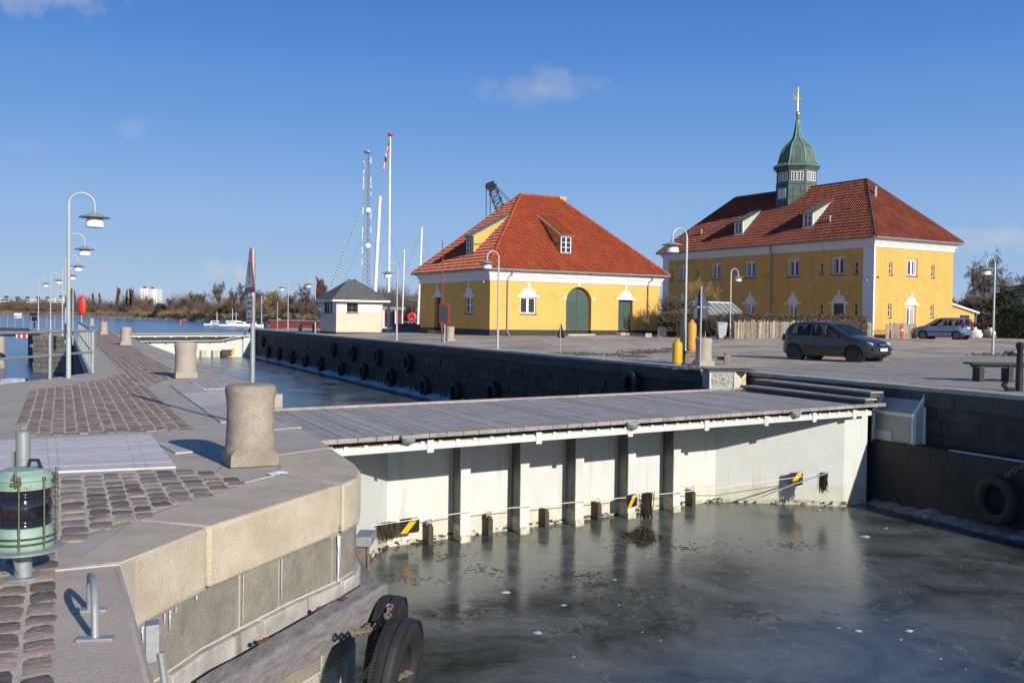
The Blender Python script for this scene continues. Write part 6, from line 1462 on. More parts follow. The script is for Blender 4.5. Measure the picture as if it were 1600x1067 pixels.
# ------------------------------------------------------------------ cars
def smooth_interp(pts, x):
    for (x0,y0),(x1,y1) in zip(pts, pts[1:]):
        if x <= x1: t = max(0,min(1,(x-x0)/(x1-x0))); return y0+(y1-y0)*t
    return pts[-1][1]
def cr_interp(pts, x):
    n = len(pts)
    if x <= pts[0][0]: return pts[0][1]
    for i in range(n-1):
        x0, y0 = pts[i]; x1, y1 = pts[i+1]
        if x <= x1:
            h = x1-x0; t = (x-x0)/h
            d = lambda k: (pts[min(k+1,n-1)][1]-pts[max(k-1,0)][1])/max(1e-6,(pts[min(k+1,n-1)][0]-pts[max(k-1,0)][0]))
            s = (y1-y0)/h; m0, m1 = d(i), d(i+1)
            if abs(s) < 1e-9: m0 = m1 = 0
            m0 = max(-3*abs(s), min(3*abs(s), m0)); m1 = max(-3*abs(s), min(3*abs(s), m1))
            return (2*t**3-3*t*t+1)*y0+(t**3-2*t*t+t)*h*m0+(-2*t**3+3*t*t)*y1+(t**3-t*t)*h*m1
    return pts[-1][1]
def car(lab, cat, loc, heading, spec, paint):
    L, H, HW = spec['L'], spec['H'], spec['W']/2; top = spec['top']; belt = spec['belt']; wr, wf, Rw = spec['xr'], spec['xf'], spec['Rw']
    t = thing(spec['name'], lab, cat)
    def zt(x): return cr_interp(top, x)
    def zb(x):
        z = .20+ (.10*max(0,(x-(L-.35))/.35) if x > L-.35 else 0)+(.12*max(0,(.3-x)/.3) if x < .3 else 0)
        for w in (wr, wf):
            d = abs(x-w); Ra = Rw+.055
            if d < Ra: z = max(z, Rw+math.sqrt(Ra*Ra-d*d)*1.0-.0)
        return z
    def bz(x): return cr_interp(belt, x)
    def hw(x, z):
        e = min(x, L-x); pl = 1-.30*max(0,1-e/.55)**2.2; w = HW*pl
        zz = z/H
        if z < .45: w *= 1-.06*((.45-z)/.3)**2
        b0 = bz(x)
        if z > b0: w *= 1-.235*((z-b0)/(H-b0))**1.15
        elif z > .62: w *= 1-.025*((z-.62)/max(.1,(b0-.62)))**2
        return w
    xs = sorted(set([round(L*i/64, 4) for i in range(65)]+[w+s*(Rw+.055)*f for w in (wr, wf) for s in (-1,1) for f in (1.001,.97,.9,.75,.5,.25,0)]+[q for w_ in spec['side_windows'] for q in w_[:2]]+list(spec['windscreen'])+list(spec['rear_window'])))
    NS, NT = 13, 11; b = MB(); rows = []
    def hole(x, k):
        kk = k if k < 12 else (m-2-k if k > m-14 else -1)
        if 7 <= kk < 11: return any(a < x < c for a, c, _, _ in spec['side_windows'])
        if 13 <= k <= 20: return any(a < x < c for a, c in (spec['windscreen'], spec['rear_window']))
        return False

    for x in xs:
        x = max(.001, min(L-.001, x)); z0, z1 = zb(x), zt(x); z1 = max(z1, z0+.05); row = []
        rs = min(.07, (z1-z0)*.3)
        side = []
        zs_ = z1-rs; zB = min(max(bz(x)+.04, z0+.02), zs_-.02); zC = min(zt(x)-.125, spec['roofcap'](x)); zC = max(zB+.01, min(zC, zs_-.008))
        for z in [z0+(zB-z0)*k/7 for k in range(8)]+[zB+(zC-zB)*k/4 for k in range(1,5)]+[zs_]: side.append((hw(x, z), z))
        y0 = side[-1][0]
        tops = []
        for k in range(1, NT):
            f = k/NT*2; a = 1-f       # from +y to -y
            yy = abs(a); crown = .035*(1-yy*yy); edge = rs*(1-max(0,(yy-.86)/.14)**2)
            tops.append((a*(y0-.015), z1-rs+edge+crown-.035+.0))
        row = [Vector((x, y, z)) for y, z in side]+[Vector((x, y, z)) for y, z in tops]+[Vector((x, -y, z)) for y, z in reversed(side)]
        rows.append(row)
    m = len(rows[0]); vs = [p for r_ in rows for p in r_]
    fs = [[i*m+k, i*m+k+1, (i+1)*m+k+1, (i+1)*m+k] for i in range(len(rows)-1) for k in range(m-1) if not hole((xs[i]+xs[i+1])/2, k)]
    fs += [list(range(m)), [(len(rows)-1)*m+k for k in range(m)][::-1]]
    b.add(vs, fs); body = b.build('body', M[paint], t, smooth=45)
    # under-body and dark wheel housings
    b = MB(); b.box((.25,-HW*.82,.18),(L-.25,HW*.82,.45)); 
    for w in (wr, wf):
        for s in (-1,1): b.lathe([(Rw+.075,-.13),(Rw+.075,.13)], (w, s*(HW-.20), Rw), 24, ax=(0,1,0))
    b.build('underbody', M['black'], body)
    def sidepanel(poly, off, m_, nm, par, both=True, nx=8, thick=None):
        """poly: function x-> (zlo, zhi) over [x0,x1]"""
        x0, x1, lo, hi = poly
        for s in ((1,-1) if both else (1,)):
            b = MB(); R_ = []
            for i in range(nx+1):
                x = x0+(x1-x0)*i/nx; a, c = lo(x), hi(x); c = max(c, a+.002)
                R_.append([Vector((x, s*(hw(x, a+(c-a)*k/4)+off), a+(c-a)*k/4)) for k in range(5)])
            b.add([p for r_ in R_ for p in r_], [[i*5+k, i*5+k+1, (i+1)*5+k+1, (i+1)*5+k] for i in range(nx) for k in range(4)])
            b.build(nm, m_, par)
    for (x0, x1, loo, hio) in spec['side_windows']:
        lo = lambda x, q=loo: bz(x)+q; hi = lambda x, q=hio, xa=x0, xb=x1: min(zt(x)-.125, spec['roofcap'](x))
        sidepanel((x0, x1, lo, hi), .006, M['car_glass'], 'side_window', t)
    def toppanel(x0, x1, fy0, fy1, m_, nm, par, off=.006, n=8, sq=.0):
        b = MB(); R_ = []
        for i in range(n+1):
            x = x0+(x1-x0)*i/n; z1 = zt(x); rs = min(.07,(z1-zb(x))*.3); y0 = hw(x, z1-rs)-.015; r_ = []
            dx = (zt(x+.01)-zt(x-.01))/.02; nrm = Vector((-dx,0,1)).normalized()
            for k in range(11):
                a = fy0+(fy1-fy0)*k/10; crown = .035*(1-a*a); edge = rs*(1-max(0,(abs(a)-.86)/.14)**2)
                r_.append(Vector((x, a*y0, z1-rs+edge+crown-.035))+nrm*off)
            R_.append(r_)
        b.add([p for r_ in R_ for p in r_], [[i*11+k, i*11+k+1, (i+1)*11+k+1, (i+1)*11+k] for i in range(n) for k in range(10)])
        b.build(nm, m_, par)
    toppanel(*spec['windscreen'], -.80, .80, M['car_glass'], 'windscreen', t); toppanel(*spec['rear_window'], -.80, .80, M['car_glass'], 'rear_window', t)
    b = MB(); b.box((.3,-HW*.80,.45),(L-1.0,HW*.80,.52)); b.box((2.45,-HW*.78,.5),(2.75,HW*.78,bz(2.5)-.06)); b.box((.25,-HW*.75,.5),(.5,HW*.75,bz(.5)-.05)); b.build('cabin_floor', M['seat'], t)
    for sx, sy in ((1.75,.36),(1.75,-.36),(.95,.36),(.95,-.36)):
        b = MB(); b.obox((sx,sy,.62), (.24,0,0), (0,.23,0), (0,0,.10)); b.obox((sx-.26,sy,.90), (.05,0,.0), (0,.22,0), (-.07,0,.28)); b.obox((sx-.34,sy,1.24), (.035,0,0), (0,.12,0), (-.01,0,.085)); b.build('seat', M['seat'], t, bevel=.03)
    b = MB(); b.lathe([(.17,-.012),(.185,0),(.17,.012),(.155,0),(.17,-.012)], (2.3,.36,.90), 16, ax=(-.8,0,.6), caps=False); b.build('steering_wheel', M['seat'], t)
    # door shut lines, rubbing strip, handles, mirrors
    b = MB()
    for xd in spec['doors']:
        for s in (-1,1):
            pts = [Vector((xd, s*(hw(xd, z)+.002), z)) for z in [.28+(bz(xd)-.28)*k/6 for k in range(7)]]; b.tube(pts, .006, 4)
    b.build('shut_line', M['black'], body)
    sidepanel((spec['strip'][0], spec['strip'][1], lambda x: .50, lambda x: .57), .012, M['black'], 'side_moulding', t)
    for xd in spec['handles']:
        for s in (-1,1): b = MB(); b.obox((xd, s*(hw(xd,.80)+.012), bz(xd)-.10), (.07,0,0), (0,.014,0), (0,0,.018)); b.build('handle', M[spec['handle_m']], t, bevel=.004)
    for s in (-1,1):
        xm = spec['mirror']; b = MB(); b.lathe([(0,-.05),(.06,-.045),(.085,0),(.06,.045),(0,.05)], (xm, s*(hw(xm,.9)+.12), bz(xm)+.06), 12, ax=(1,0,0)); b.obox((xm+.02, s*(hw(xm,.9)+.03), bz(xm)+.02), (.03,0,0), (0,.06,0), (0,0,.02)); b.build('wing_mirror', M[paint], t)
    for x in (wr, wf):
        for s in (-1, 1):
            b = MB(); b.lathe([(.19,-.085),(Rw-.03,-.095),(Rw,-.07),(Rw,.07),(Rw-.03,.095),(.19,.085)], (x, s*(HW-.115), Rw), 30, ax=(0,1,0)); w = b.build('wheel', M['tyre'], t)
            b = MB(); b.lathe([(.205,.03*s),(.20,.075*s),(.12,.085*s),(.05,.075*s),(0,.08*s)], (x, s*(HW-.108), Rw), 24, ax=(0,1,0)); rim = b.build('rim', M[spec['rim']], w)
            b = MB()
            for k in range(7): a = 2*math.pi*k/7; b.obox((x+math.cos(a)*.14, s*(HW-.108+.082), Rw+math.sin(a)*.14), Vector((math.cos(a),0,math.sin(a)))*.045, (0,.004,0), Vector((-math.sin(a),0,math.cos(a)))*.016)
            b.build('rim_slot', M['black'], w)
    for (nm, x, y, z, ex, ey, ez, mm) in spec['bits']:
        b = MB(); b.obox((x, y, z), ex, ey, ez); b.build(nm, M[mm], t, bevel=.012)
    t.location = loc; t.rotation_euler = (0,0,heading); return t
M['car_grey'] = mat('dark_grey_car_paint', (.036,.036,.04), None, rough=.28, metal=.4, coat=.6)
M['car_blue'] = mat('light_blue_car_paint', (.17,.25,.40), None, rough=.3, metal=.35, coat=.5)
M['headlight'] = mat('headlight_lens', (.65,.68,.70), None, rough=.12)
M['taillight'] = mat('taillight_lens', (.35,.012,.012), None, rough=.15)
M['hub_grey'] = mat('wheel_trim', (.22,.22,.23), None, rough=.4, metal=.4)
M['plate_white'] = mat('number_plate', (.75,.75,.72), None, rough=.5)
V = Vector
sp1 = dict(name='parked_car', L=3.81, H=1.49, W=1.68, xr=.62, xf=3.08, Rw=.30, rim='black', handle_m='black',
 top=[(0,.55),(.03,.80),(.10,.98),(.22,1.20),(.38,1.40),(.62,1.475),(1.2,1.49),(1.75,1.475),(2.15,1.38),(2.55,1.17),(2.88,.99),(3.1,.935),(3.45,.84),(3.68,.72),(3.78,.58),(3.81,.40)],
 belt=[(0,.95),(.8,.93),(2.0,.89),(2.8,.86),(3.4,.80),(3.81,.6)],
 side_windows=[(.55,1.30,.04,0),(1.40,2.52,.04,0)], roofcap=lambda x: 1.36 if x < 1.9 else 1.36-(x-1.9)*.50,
 windscreen=(2.10,2.86), rear_window=(.11,.36), doors=(1.36,2.62), strip=(1.0,2.66), handles=(1.52,), mirror=2.42,
 bits=[('headlight',3.55,.56,.685,V((.13,-.05,-.03)),V((.05,.11,0)),V((.02,0,.055)),'headlight'),('headlight',3.55,-.56,.685,V((.13,.05,-.03)),V((-.05,.11,0)),V((.02,0,.055)),'headlight'),('badge',3.80,0,.655,V((.01,0,0)),V((0,.045,0)),V((0,0,.022)),'galv'),('grille_bar',3.79,0,.655,V((.012,0,0)),V((0,.25,0)),V((0,0,.008)),'galv'),
  ('grille',3.765,0,.655,V((.03,0,0)),V((0,.26,0)),V((-.01,0,.045)),'black'),('number_plate',3.83,0,.475,V((.012,0,0)),V((0,.25,0)),V((0,0,.055)),'plate_white'),('air_intake',3.80,0,.335,V((.03,0,0)),V((0,.44,0)),V((0,0,.05)),'black'),
  ('bumper_strip',3.77,.52,.50,V((.03,-.02,0)),V((.02,.16,0)),V((0,0,.035)),'black'),('bumper_strip',3.77,-.52,.50,V((.03,.02,0)),V((-.02,.16,0)),V((0,0,.035)),'black'),
  ('tail_light',.07,.62,.86,V((.05,0,0)),V((0,.09,0)),V((.03,0,.13)),'taillight'),('tail_light',.07,-.62,.86,V((.05,0,0)),V((0,.09,0)),V((.03,0,.13)),'taillight')])
def placecar(mid, az): h = R(90)-az; return h
hd1 = R(90-139); c1_ = G(1303,559.5); f = V((math.cos(hd1), math.sin(hd1), 0))
c = PD(1306,530,36.3); c.z = .142
car('dark grey three door hatchback parked on the gravel in front of the picket fence', 'car', c-f*1.9, hd1, sp1, 'car_grey')
sp2 = dict(name='parked_car', L=3.54, H=1.54, W=1.58, xr=.52, xf=2.82, Rw=.29, rim='hub_grey', handle_m='black',
 top=[(0,.50),(.02,.80),(.06,1.0),(.14,1.30),(.24,1.47),(.5,1.53),(1.0,1.54),(1.6,1.53),(2.0,1.46),(2.35,1.24),(2.68,1.04),(2.9,.97),(3.25,.88),(3.45,.74),(3.52,.55),(3.54,.40)],
 belt=[(0,.93),(.8,.92),(2.0,.89),(2.7,.86),(3.2,.80),(3.54,.6)],
 side_windows=[(.26,.62,.05,0),(.70,1.42,.04,0),(1.50,2.42,.04,0)], roofcap=lambda x: 1.42 if x < 1.8 else 1.42-(x-1.8)*.60,
 windscreen=(1.98,2.68), rear_window=(.05,.20), doors=(.66,1.46,2.52), strip=(.75,2.5), handles=(.82,1.62), mirror=2.34,
 bits=[('tail_light',.10,.66,1.14,V((.06,0,0)),V((0,.07,0)),V((.04,0,.28)),'taillight'),('tail_light',.10,-.66,1.14,V((.06,0,0)),V((0,.07,0)),V((.04,0,.28)),'taillight'),
  ('number_plate',.0,0,.80,V((.012,0,0)),V((0,.25,0)),V((0,0,.055)),'plate_white'),('rear_bumper',.03,0,.42,V((.06,0,0)),V((0,.68,0)),V((0,0,.09)),'car_blue'),('headlight',3.35,.56,.78,V((.11,-.05,-.03)),V((.05,.11,0)),V((.02,0,.07)),'headlight'),('headlight',3.35,-.56,.78,V((.11,.05,-.03)),V((-.05,.11,0)),V((.02,0,.07)),'headlight')])
hd2 = R(90+44); f = V((math.cos(hd2), math.sin(hd2), 0)); c = GD(1473,67.5)
car('light blue five door hatchback parked by the lit end of the large house', 'car', c-f*1.77, hd2, sp2, 'car_blue')
# ------------------------------------------------------------------ flagpole and masts
def gbase(px, D, z=.14): q = PD(px, 500, D); q.z = z; return q
q = gbase(607, 80); t = thing('flagpole', 'tall white flagpole between the cream hut and the small yellow house', 'flagpole', q)
b = MB(); b.lathe([(.16,0),(.16,.35),(.13,.4),(.12,3),(.06,16.3),(.055,16.35)], q, 12); b.build('pole', M['white_paint'], t)
b = MB(); b.lathe([(.1,16.35),(.22,16.42),(.24,16.55),(.12,16.62),(0,16.64)], q, 12); b.build('truck', M['red'], t)
M['flag_red'] = mat('flag_red', (.50,.03,.04), None, rough=.8); M['flag_white'] = mat('flag_white', (.7,.68,.68), None, rough=.8)
b = MB(); nx, nz_ = 26, 12; vs = []      # limp flag hanging from the top, white cross on red
for i in range(nx+1):
    f = i/nx
    for j in range(nz_+1):
        g = j/nz_; x = -.08-.42*f**.8-.08*g*f; z = 16.15-1.0*g*(1-.35*f)-2.2*f**1.1
        y = .16*math.sin(f*9+g*2.2)+.08*math.sin(f*17+g*5); x += .06*math.sin(g*6+f*4)*(.3+f)
        vs.append(q+V((x, y, z)))
for i in range(nx):
    for j in range(nz_):
        b.mi = 1 if (8 <= i < 11 or 5 <= j < 7) else 0
        b.add([vs[i*(nz_+1)+j], vs[(i+1)*(nz_+1)+j], vs[(i+1)*(nz_+1)+j+1], vs[i*(nz_+1)+j+1]], [(0,1,2,3)])
o = b.build('flag', [M['flag_red'], M['flag_white']], org=q+V((0,0,15)), smooth=80); tag(o, 'limp red flag with a white cross at the top of the white pole', 'flag')
# lattice radio mast
q = gbase(572, 150, 0); t = thing('lattice_mast', 'slim grey lattice radio mast with many small aerials behind the hut', 'mast', q); H = 27.0
legs = [V((-.62,-.25,0)), V((.62,-.25,0)), V((0,.5,0))]
b = MB()
for l in legs: b.tube([q+l, q+l*.62+V((0,0,H))], .05, 5)
b.build('mast_leg', M['galv'], t); b = MB(); n = 34
for k in range(n):
    z0, z1 = H*k/n, H*(k+1)/n
    for i in range(3):
        a, c = legs[i], legs[(i+1)%3]; f0 = 1-.38*z0/H; f1 = 1-.38*z1/H
        b.tube([q+a*f0+V((0,0,z0)), q+c*f1+V((0,0,z1))], .03, 3, False); b.tube([q+a*f1+V((0,0,z1)), q+c*f1+V((0,0,z1))], .025, 3, False)
b.build('lattice_bracing', M['galv'], t)
rg = random.Random(9)
for k in range(16):
    z = rg.uniform(9, 26.5); s = rg.choice((-1,1)); b = MB(); c = q+V((s*(.62*(1-.38*z/H)+.15), -.2, z)); b.tube([c-V((0,0,.5)), c+V((0,0,.6))], .07, 5); b.tube([c, c-V((s*.3,0,0))], .03, 4); b.build('aerial', M['white_paint'], t)
for z in (18.0, 12.5): b = MB(); b.lathe([(.42,0),(.38,.1),(0,.18)], q+V((.3,-.6,z)), 16, ax=(0,-1,0)); b.build('dish', M['white_paint'], t)
b = MB(); b.tube([q+V((0,0,H)), q+V((0,0,H+3.3))], .03, 4); b.lathe([(.6,H),(.6,H+.15),(.5,H+.15)], q, 12); b.build('top_rod', M['galv'], t)
# yacht masts
def boat(px, D, L, lab, hull='white_paint', cab='white_paint', tarp=None, heading=20, mast=0, lean=0, mastr=.12, cat='boat', name='motor_boat', spreaders=(), z=WZ, cabin=True, grp=None):
    c = PD(px, 500, D); c.z = z; t = thing(name, lab, cat, (0,0,0), grp); b = MB(); n = 12; secs = []
    for i in range(n+1):
        f = i/n; w = L*.15*(math.sin(math.pi*min(1,(f*.62+.40)))**.8 if f < .97 else .04); w = L*.16*max(.03, (1-max(0,(f-.45)/.55)**2.2))*(.86+.14*min(1,f/.3)); sh = L*.10*(1+.35*f*f)
        x = (f-.45)*L; secs.append([V((x,-w,sh)), V((x,-w*.85,sh*.25)), V((x,0,-.15)), V((x,w*.85,sh*.25)), V((x,w,sh)), V((x,0,sh+.03))])
    b.add([p for s_ in secs for p in s_], [[i*6+k, (i+1)*6+k, (i+1)*6+(k+1)%6, i*6+(k+1)%6] for i in range(n) for k in range(6)]+[[0,1,2,3,4,5],[n*6+k for k in range(5,-1,-1)]])
    b.build('hull', M[hull], t, smooth=40)
    sh = L*.10
    if cabin:
        b = MB(); x0, x1 = -.18*L, .22*L; w = L*.105; h = L*.12
        b.add([(x0,-w,sh),(x1+.1*L,-w*.8,sh),(x1+.1*L,w*.8,sh),(x0,w,sh),(x0,-w*.85,sh+h),(x1,-w*.7,sh+h),(x1,w*.7,sh+h),(x0,w*.85,sh+h)], [(4,5,6,7),(0,1,5,4),(1,2,6,5),(2,3,7,6),(3,0,4,7)]); b.build('cabin', M[cab], t)
        b = MB(); 
        for s in (-1,1): b.obox(((x0+x1)/2, s*w*.93, sh+h*.58), (L*.16,0,0), (0,.02,0), (0,s*-.0,h*.2))
        b.build('cabin_window', M['glass'], t)
    if tarp: b = MB(); b.add([(-.45*L,-L*.14,sh),(-.12*L,-L*.14,sh),(-.12*L,L*.14,sh),(-.45*L,L*.14,sh),(-.42*L,0,sh+L*.13),(-.14*L,0,sh+L*.16)], [(0,1,5,4),(1,2,5),(2,3,4,5),(3,0,4)]); b.build('tarpaulin', M[tarp], t)
    if mast:
        b = MB(); b.tube([(0.05*L,0,sh), (.05*L+lean, 0, mast)], [mastr, mastr*.75], 8); b.build('mast', M['white_paint'], t)
        for z_ in spreaders: b = MB(); b.tube([(.05*L+lean*z_/mast-1.0,-.3,z_+.25),(.05*L+lean*z_/mast,0,z_),(.05*L+lean*z_/mast+1.0,.3,z_+.25)], .04, 4); b.build('spreader', M['lead'], t)
        b = MB(); b.tube([(.05*L+lean,0,mast*.98),(.5*L,0,sh+.2)], .018, 3); b.tube([(.05*L+lean,0,mast*.98),(-.44*L,0,sh+.2)], .018, 3); b.build('stay', M['lead'], t)
    t.location = c; t.rotation_euler = (0,0,R(heading)); return t
boat(574, 118, 13, 'large white yacht hidden behind the hut with a thick leaning mast', heading=10, mast=18.9, lean=.75, mastr=.26, name='sailing_yacht', spreaders=(6.6,13.0))
boat(646, 112, 9, 'white sailing yacht with a slightly leaning mast, behind the red lifebuoy', heading=5, mast=14.6, lean=.42, mastr=.15, name='sailing_yacht', spreaders=(6.0,))
boat(660, 106, 7, 'small white yacht with a short mast at the wall of the small house', heading=20, mast=6.8, lean=0, mastr=.09, name='sailing_yacht', cab='white_paint')
boat(622, 104, 8, 'dark blue covered sailing boat behind the gooseneck lamp', hull='blue_tarp', heading=-10, mast=11.4, lean=.25, mastr=.08, tarp='blue_tarp', name='sailing_yacht', cabin=False)
boat(612, 125, 9, 'red hulled work boat behind the flagpole', hull='red_wood', heading=5, name='work_boat')
boat(634, 128, 8, 'white cabin boat moored between the hut and the small house', heading=160, tarp='blue_tarp')
# dashed guard wire from the lattice mast
a = PD(567,318,150); c = PD(516,450,135); b = MB(); n = 90
for k in range(n):
    b.mi = 1 if k%3 == 2 else 0; b.tube([a.lerp(c, k/n), a.lerp(c, (k+1)/n)], .06, 5)
o = b.build('guy_wire', [M['dark_wood'], M['sign_white']], org=c); tag(o, 'guy wire with dark and white marker bands running down from the lattice mast', 'wire')
# red pole, lifebuoys
q = gbase(690.5, 55.5); b = MB(); b.tube([q, q+V((.03,0,2.5)), q+V((-.02,0,5.9))], [.05,.04,.025], 6); o = b.build('marker_pole', M['red_wood'], org=q); tag(o, 'thin tall red pole at the quay edge in front of the small yellow house', 'pole')
def buoy_stand(q, lab, yaw, H=1.6, ring=True, s=1):
    t = thing('lifebuoy_stand', lab, 'lifebuoy', q); n = V((math.sin(yaw), math.cos(yaw), 0)); b = MB(); b.tube([q, q+ZA*H], .035, 8); b.build('post', M['lamp_pole'], t)
    if ring: b = MB(); b.lathe([(.22*s+.11*s*math.cos(R(a)), .09*s*math.sin(R(a))) for a in range(0,361,40)], q+ZA*(H-.35)+n*.12, 20, ax=n, caps=False); b.build('ring', M['red'], t)
    else:
        e = V((-n.y,n.x,0)); b = MB(); b.obox(q+ZA*(H-.5)+n*.06, e*.36, n*.02, (0,0,.55)); b.build('board', M['red'], t); b = MB(); b.obox(q+ZA*(H-.5)+n*.085, e*.29, n*.006, (0,0,.47)); b.build('text_panel', M['sign_back'], t)
    return t
buoy_stand(gbase(695,54.5), 'red edged rescue board on a post beside the quay bollard', R(215), 2.15, False)
t = buoy_stand(gbase(643.5,96), 'bright red lifebuoy on a stand at the water behind the white flagpole', R(180), 1.75, True, 1.5)
q = PD(127.5,500,47); q.z = 0
t = thing('lifebuoy_holder', 'tall rounded red lifebuoy holder at the pier railing', 'lifebuoy', q); b = MB(); b.tube([q, q+ZA*1.6], .04, 8); b.build('post', M['galv'], t)
b = MB(); e = V((1,.1,0)).normalized(); pr_ = []
for k in range(13):
    f = k/12; z = 1.42+1.0*f; w = .19*math.sqrt(max(0,1-(2*f-1)**6))*(.8+.2*math.sin(math.pi*f)); pr_.append((max(.02,w), z+.0))
b.lathe(pr_, q+e*.03, 16, sc=(1,.6)); b.build('case', M['red'], t)
# round mirrors/signs on the railing of the pier
for px, D, r_, yw, l in ((105,50,.42,250,'round mirror turned away, standing left of the red lifebuoy holder'),(114,46,.55,262,'oval looking round sign seen almost edge on beside the lamp row')):
    q = PD(px, 500, D); q.z = 0; disc_sign('round_sign', l, q, 2.55+.2*(px>110), r_, R(yw), 'sign_back')
# ------------------------------------------------------------------ left canal: masonry head, boom, footbridge, float
mh = thing('masonry_pier_head', 'blocky stone wall face standing in the canal beyond the railing', 'wall', PD(75,540,66)); a = UV(-1.5,74); c = UV(.64,71); b = MB(); e = (c-a); L = e.length; e.normalize(); n = V((e.y,-e.x,0)); rg = random.Random(2)
for k in range(7):
    z0 = -2.6+k*.37; s = -rg.uniform(0,.2)
    while s < L-.1: l = rg.uniform(.45,.8); b.obox(a+e*(s+l/2)+n*rg.uniform(0,.06)+ZA*(z0+.185), e*(l/2-.02), n*.3, (0,0,.17)); s += l
b.build('stone_block', M['course'], mh)
b = MB(); b.obox(a-e*.25+n*.1+ZA*(-1.6-a.z), e*.06, n*.1, (0,0,1.0)); b.obox(a-e*.25+n*.3+ZA*(-.75-a.z), e*.12, n*.1, (0,0,.1)); b.build('ladder_rail', M['copper_light'], mh)
b = MB(); a0 = PD(-30,522.5,66.5); c0 = PD(62,523.5,66.5); b.bar(a0, c0, .3, .22); o = b.build('canal_boom', M['black'], org=a0); tag(o, 'black horizontal boom beam closing the canal, with a red and white plate', 'boom')
b = MB(); p = PD(25,523,66.2)
pl0 = b.bar(PD(25,523.3,66.2), PD(43,523.4,66.2), .05, .42).build('warning_plate', M['sign_white'], o)
for x0, x1 in ((28,32),(36,40.5)): b = MB(); b.bar(PD(x0,523.3,66.1), PD(x1,523.4,66.1), .05, .34); b.build('red_band', M['red'], o)
b = MB(); a0 = PD(-20,560,52); c0 = PD(39,556,55); a0.z = c0.z = WZ+.12; b.tube([a0, a0.lerp(c0,.5)+ZA*.04, c0], [.3,.32,.28], 12); o = b.build('floating_pipe', M['frost'], org=a0); tag(o, 'fat frosted white floating pipe in the canal behind the railing', 'float')
fb = thing('footbridge', 'railed footbridge far across the canal with white notice board', 'footbridge', PD(40,512,95)); a = PD(-60,513,95); c = PD(98,513,92); a.z = c.z = 0
b = MB(); b.bar(a-ZA*.15, c-ZA*.15, 1.6, .25); b.build('deck', M['dark_wood'], fb)
b = MB()
for h in (.6, 1.15): b.tube([a+ZA*h, c+ZA*h], .04, 5)
b.build('rail', M['galv'], fb)
for k in range(14): b = MB(); p = a.lerp(c, k/13); b.tube([p, p+ZA*1.15], .05, 5); b.build('post', M['galv'], fb)
b = MB(); p = PD(28,493,94.5); b.obox(p, (.38,0,0), (0,.02,0), (0,0,.24)); b.build('notice_board', M['sign_white'], fb)
b = MB(); p = PD(52,495,94.3); b.obox(p, (.33,0,0), (0,.06,0), (0,0,.4)); b.obox(p+V((.1,0,-.8)), (.05,0,0), (0,.05,0), (0,0,.4)); b.build('control_box', M['black'], fb)
# channel buoys
for px, py, l, H in ((282,503,'red can buoy floating off the outer lock gate',1.5),(160.5,490,'tiny distant red buoy beyond the third bollard',1.0)):
    D = 4.2*1500/(py+4-(486.7+.0131*px)) ; D = min(D, 420); c = PD(px,500,D); c.z = WZ; b = MB(); b.lathe([(.5,-.1),(.55,.3),(.5,.4),(.5,H),(.2,H+.1),(.1,H+.5),(0,H+.5)], c, 12); o = b.build('channel_buoy', M['red'], org=c); tag(o, l, 'buoy')
# ------------------------------------------------------------------ crane behind the small house
q = gbase(800, 140, .3); t = thing('harbour_crane', 'dark lattice crane jib rising behind the red roof', 'crane', q); tip = PD(768,291,140); root = PD(818,420,140)
d = (tip-root); Lj = d.length; e = d.normalized(); x = V((e.z,0,-e.x)); y = V((0,1,0)); b = MB()
for sx in (-.75,.75):
    for sy in (-.6,.6): b.tube([root+x*sx*1.1+y*sy, tip+x*sx*.7+y*sy*.6], .09, 4)
n = 12
for k in range(n):
    for sy in (-.6,.6):
        a = root+e*Lj*k/n; c = root+e*Lj*(k+1)/n; b.tube([a+x*.8+y*sy, c-x*.8+y*sy], .05, 3); b.tube([a-x*.8+y*sy, c+x*.8+y*sy], .05, 3); b.tube([c-x*.8+y*sy, c+x*.8+y*sy], .05, 3)
b.build('jib', M['dark_wood'], t)
b = MB(); b.obox(tip+x*.0, x*.55, y*.4, e*.6); b.obox(tip-x*.4+ZA*.25, x*.4, y*.35, e*.35); b.lathe([(.45,-.1),(.45,.1)], tip-x*.5+ZA*.1, 14, ax=(0,1,0)); b.build('jib_head', M['black'], t)
b = MB()
for o_ in (-.8, -.15): a = tip+x*o_; b.tube([a, V((a.x,a.y,a.z-8))], .05, 4)
for o_ in (.9, 1.2): b.tube([tip+x*o_*.5, root+x*o_*2.3+ZA*4], .04, 4)
b.build('cable', M['black'], t)
b = MB(); b.obox((root+q)/2+V((2,0,-.5)), (2.2,0,0), (0,2,0), (0,0,(root.z-q.z)/2)); b.obox(q+ZA*1.0+V((2,0,0)), (3.2,0,0), (0,3,0), (0,0,1)); b.build('crane_house', M['sign_back'], t)
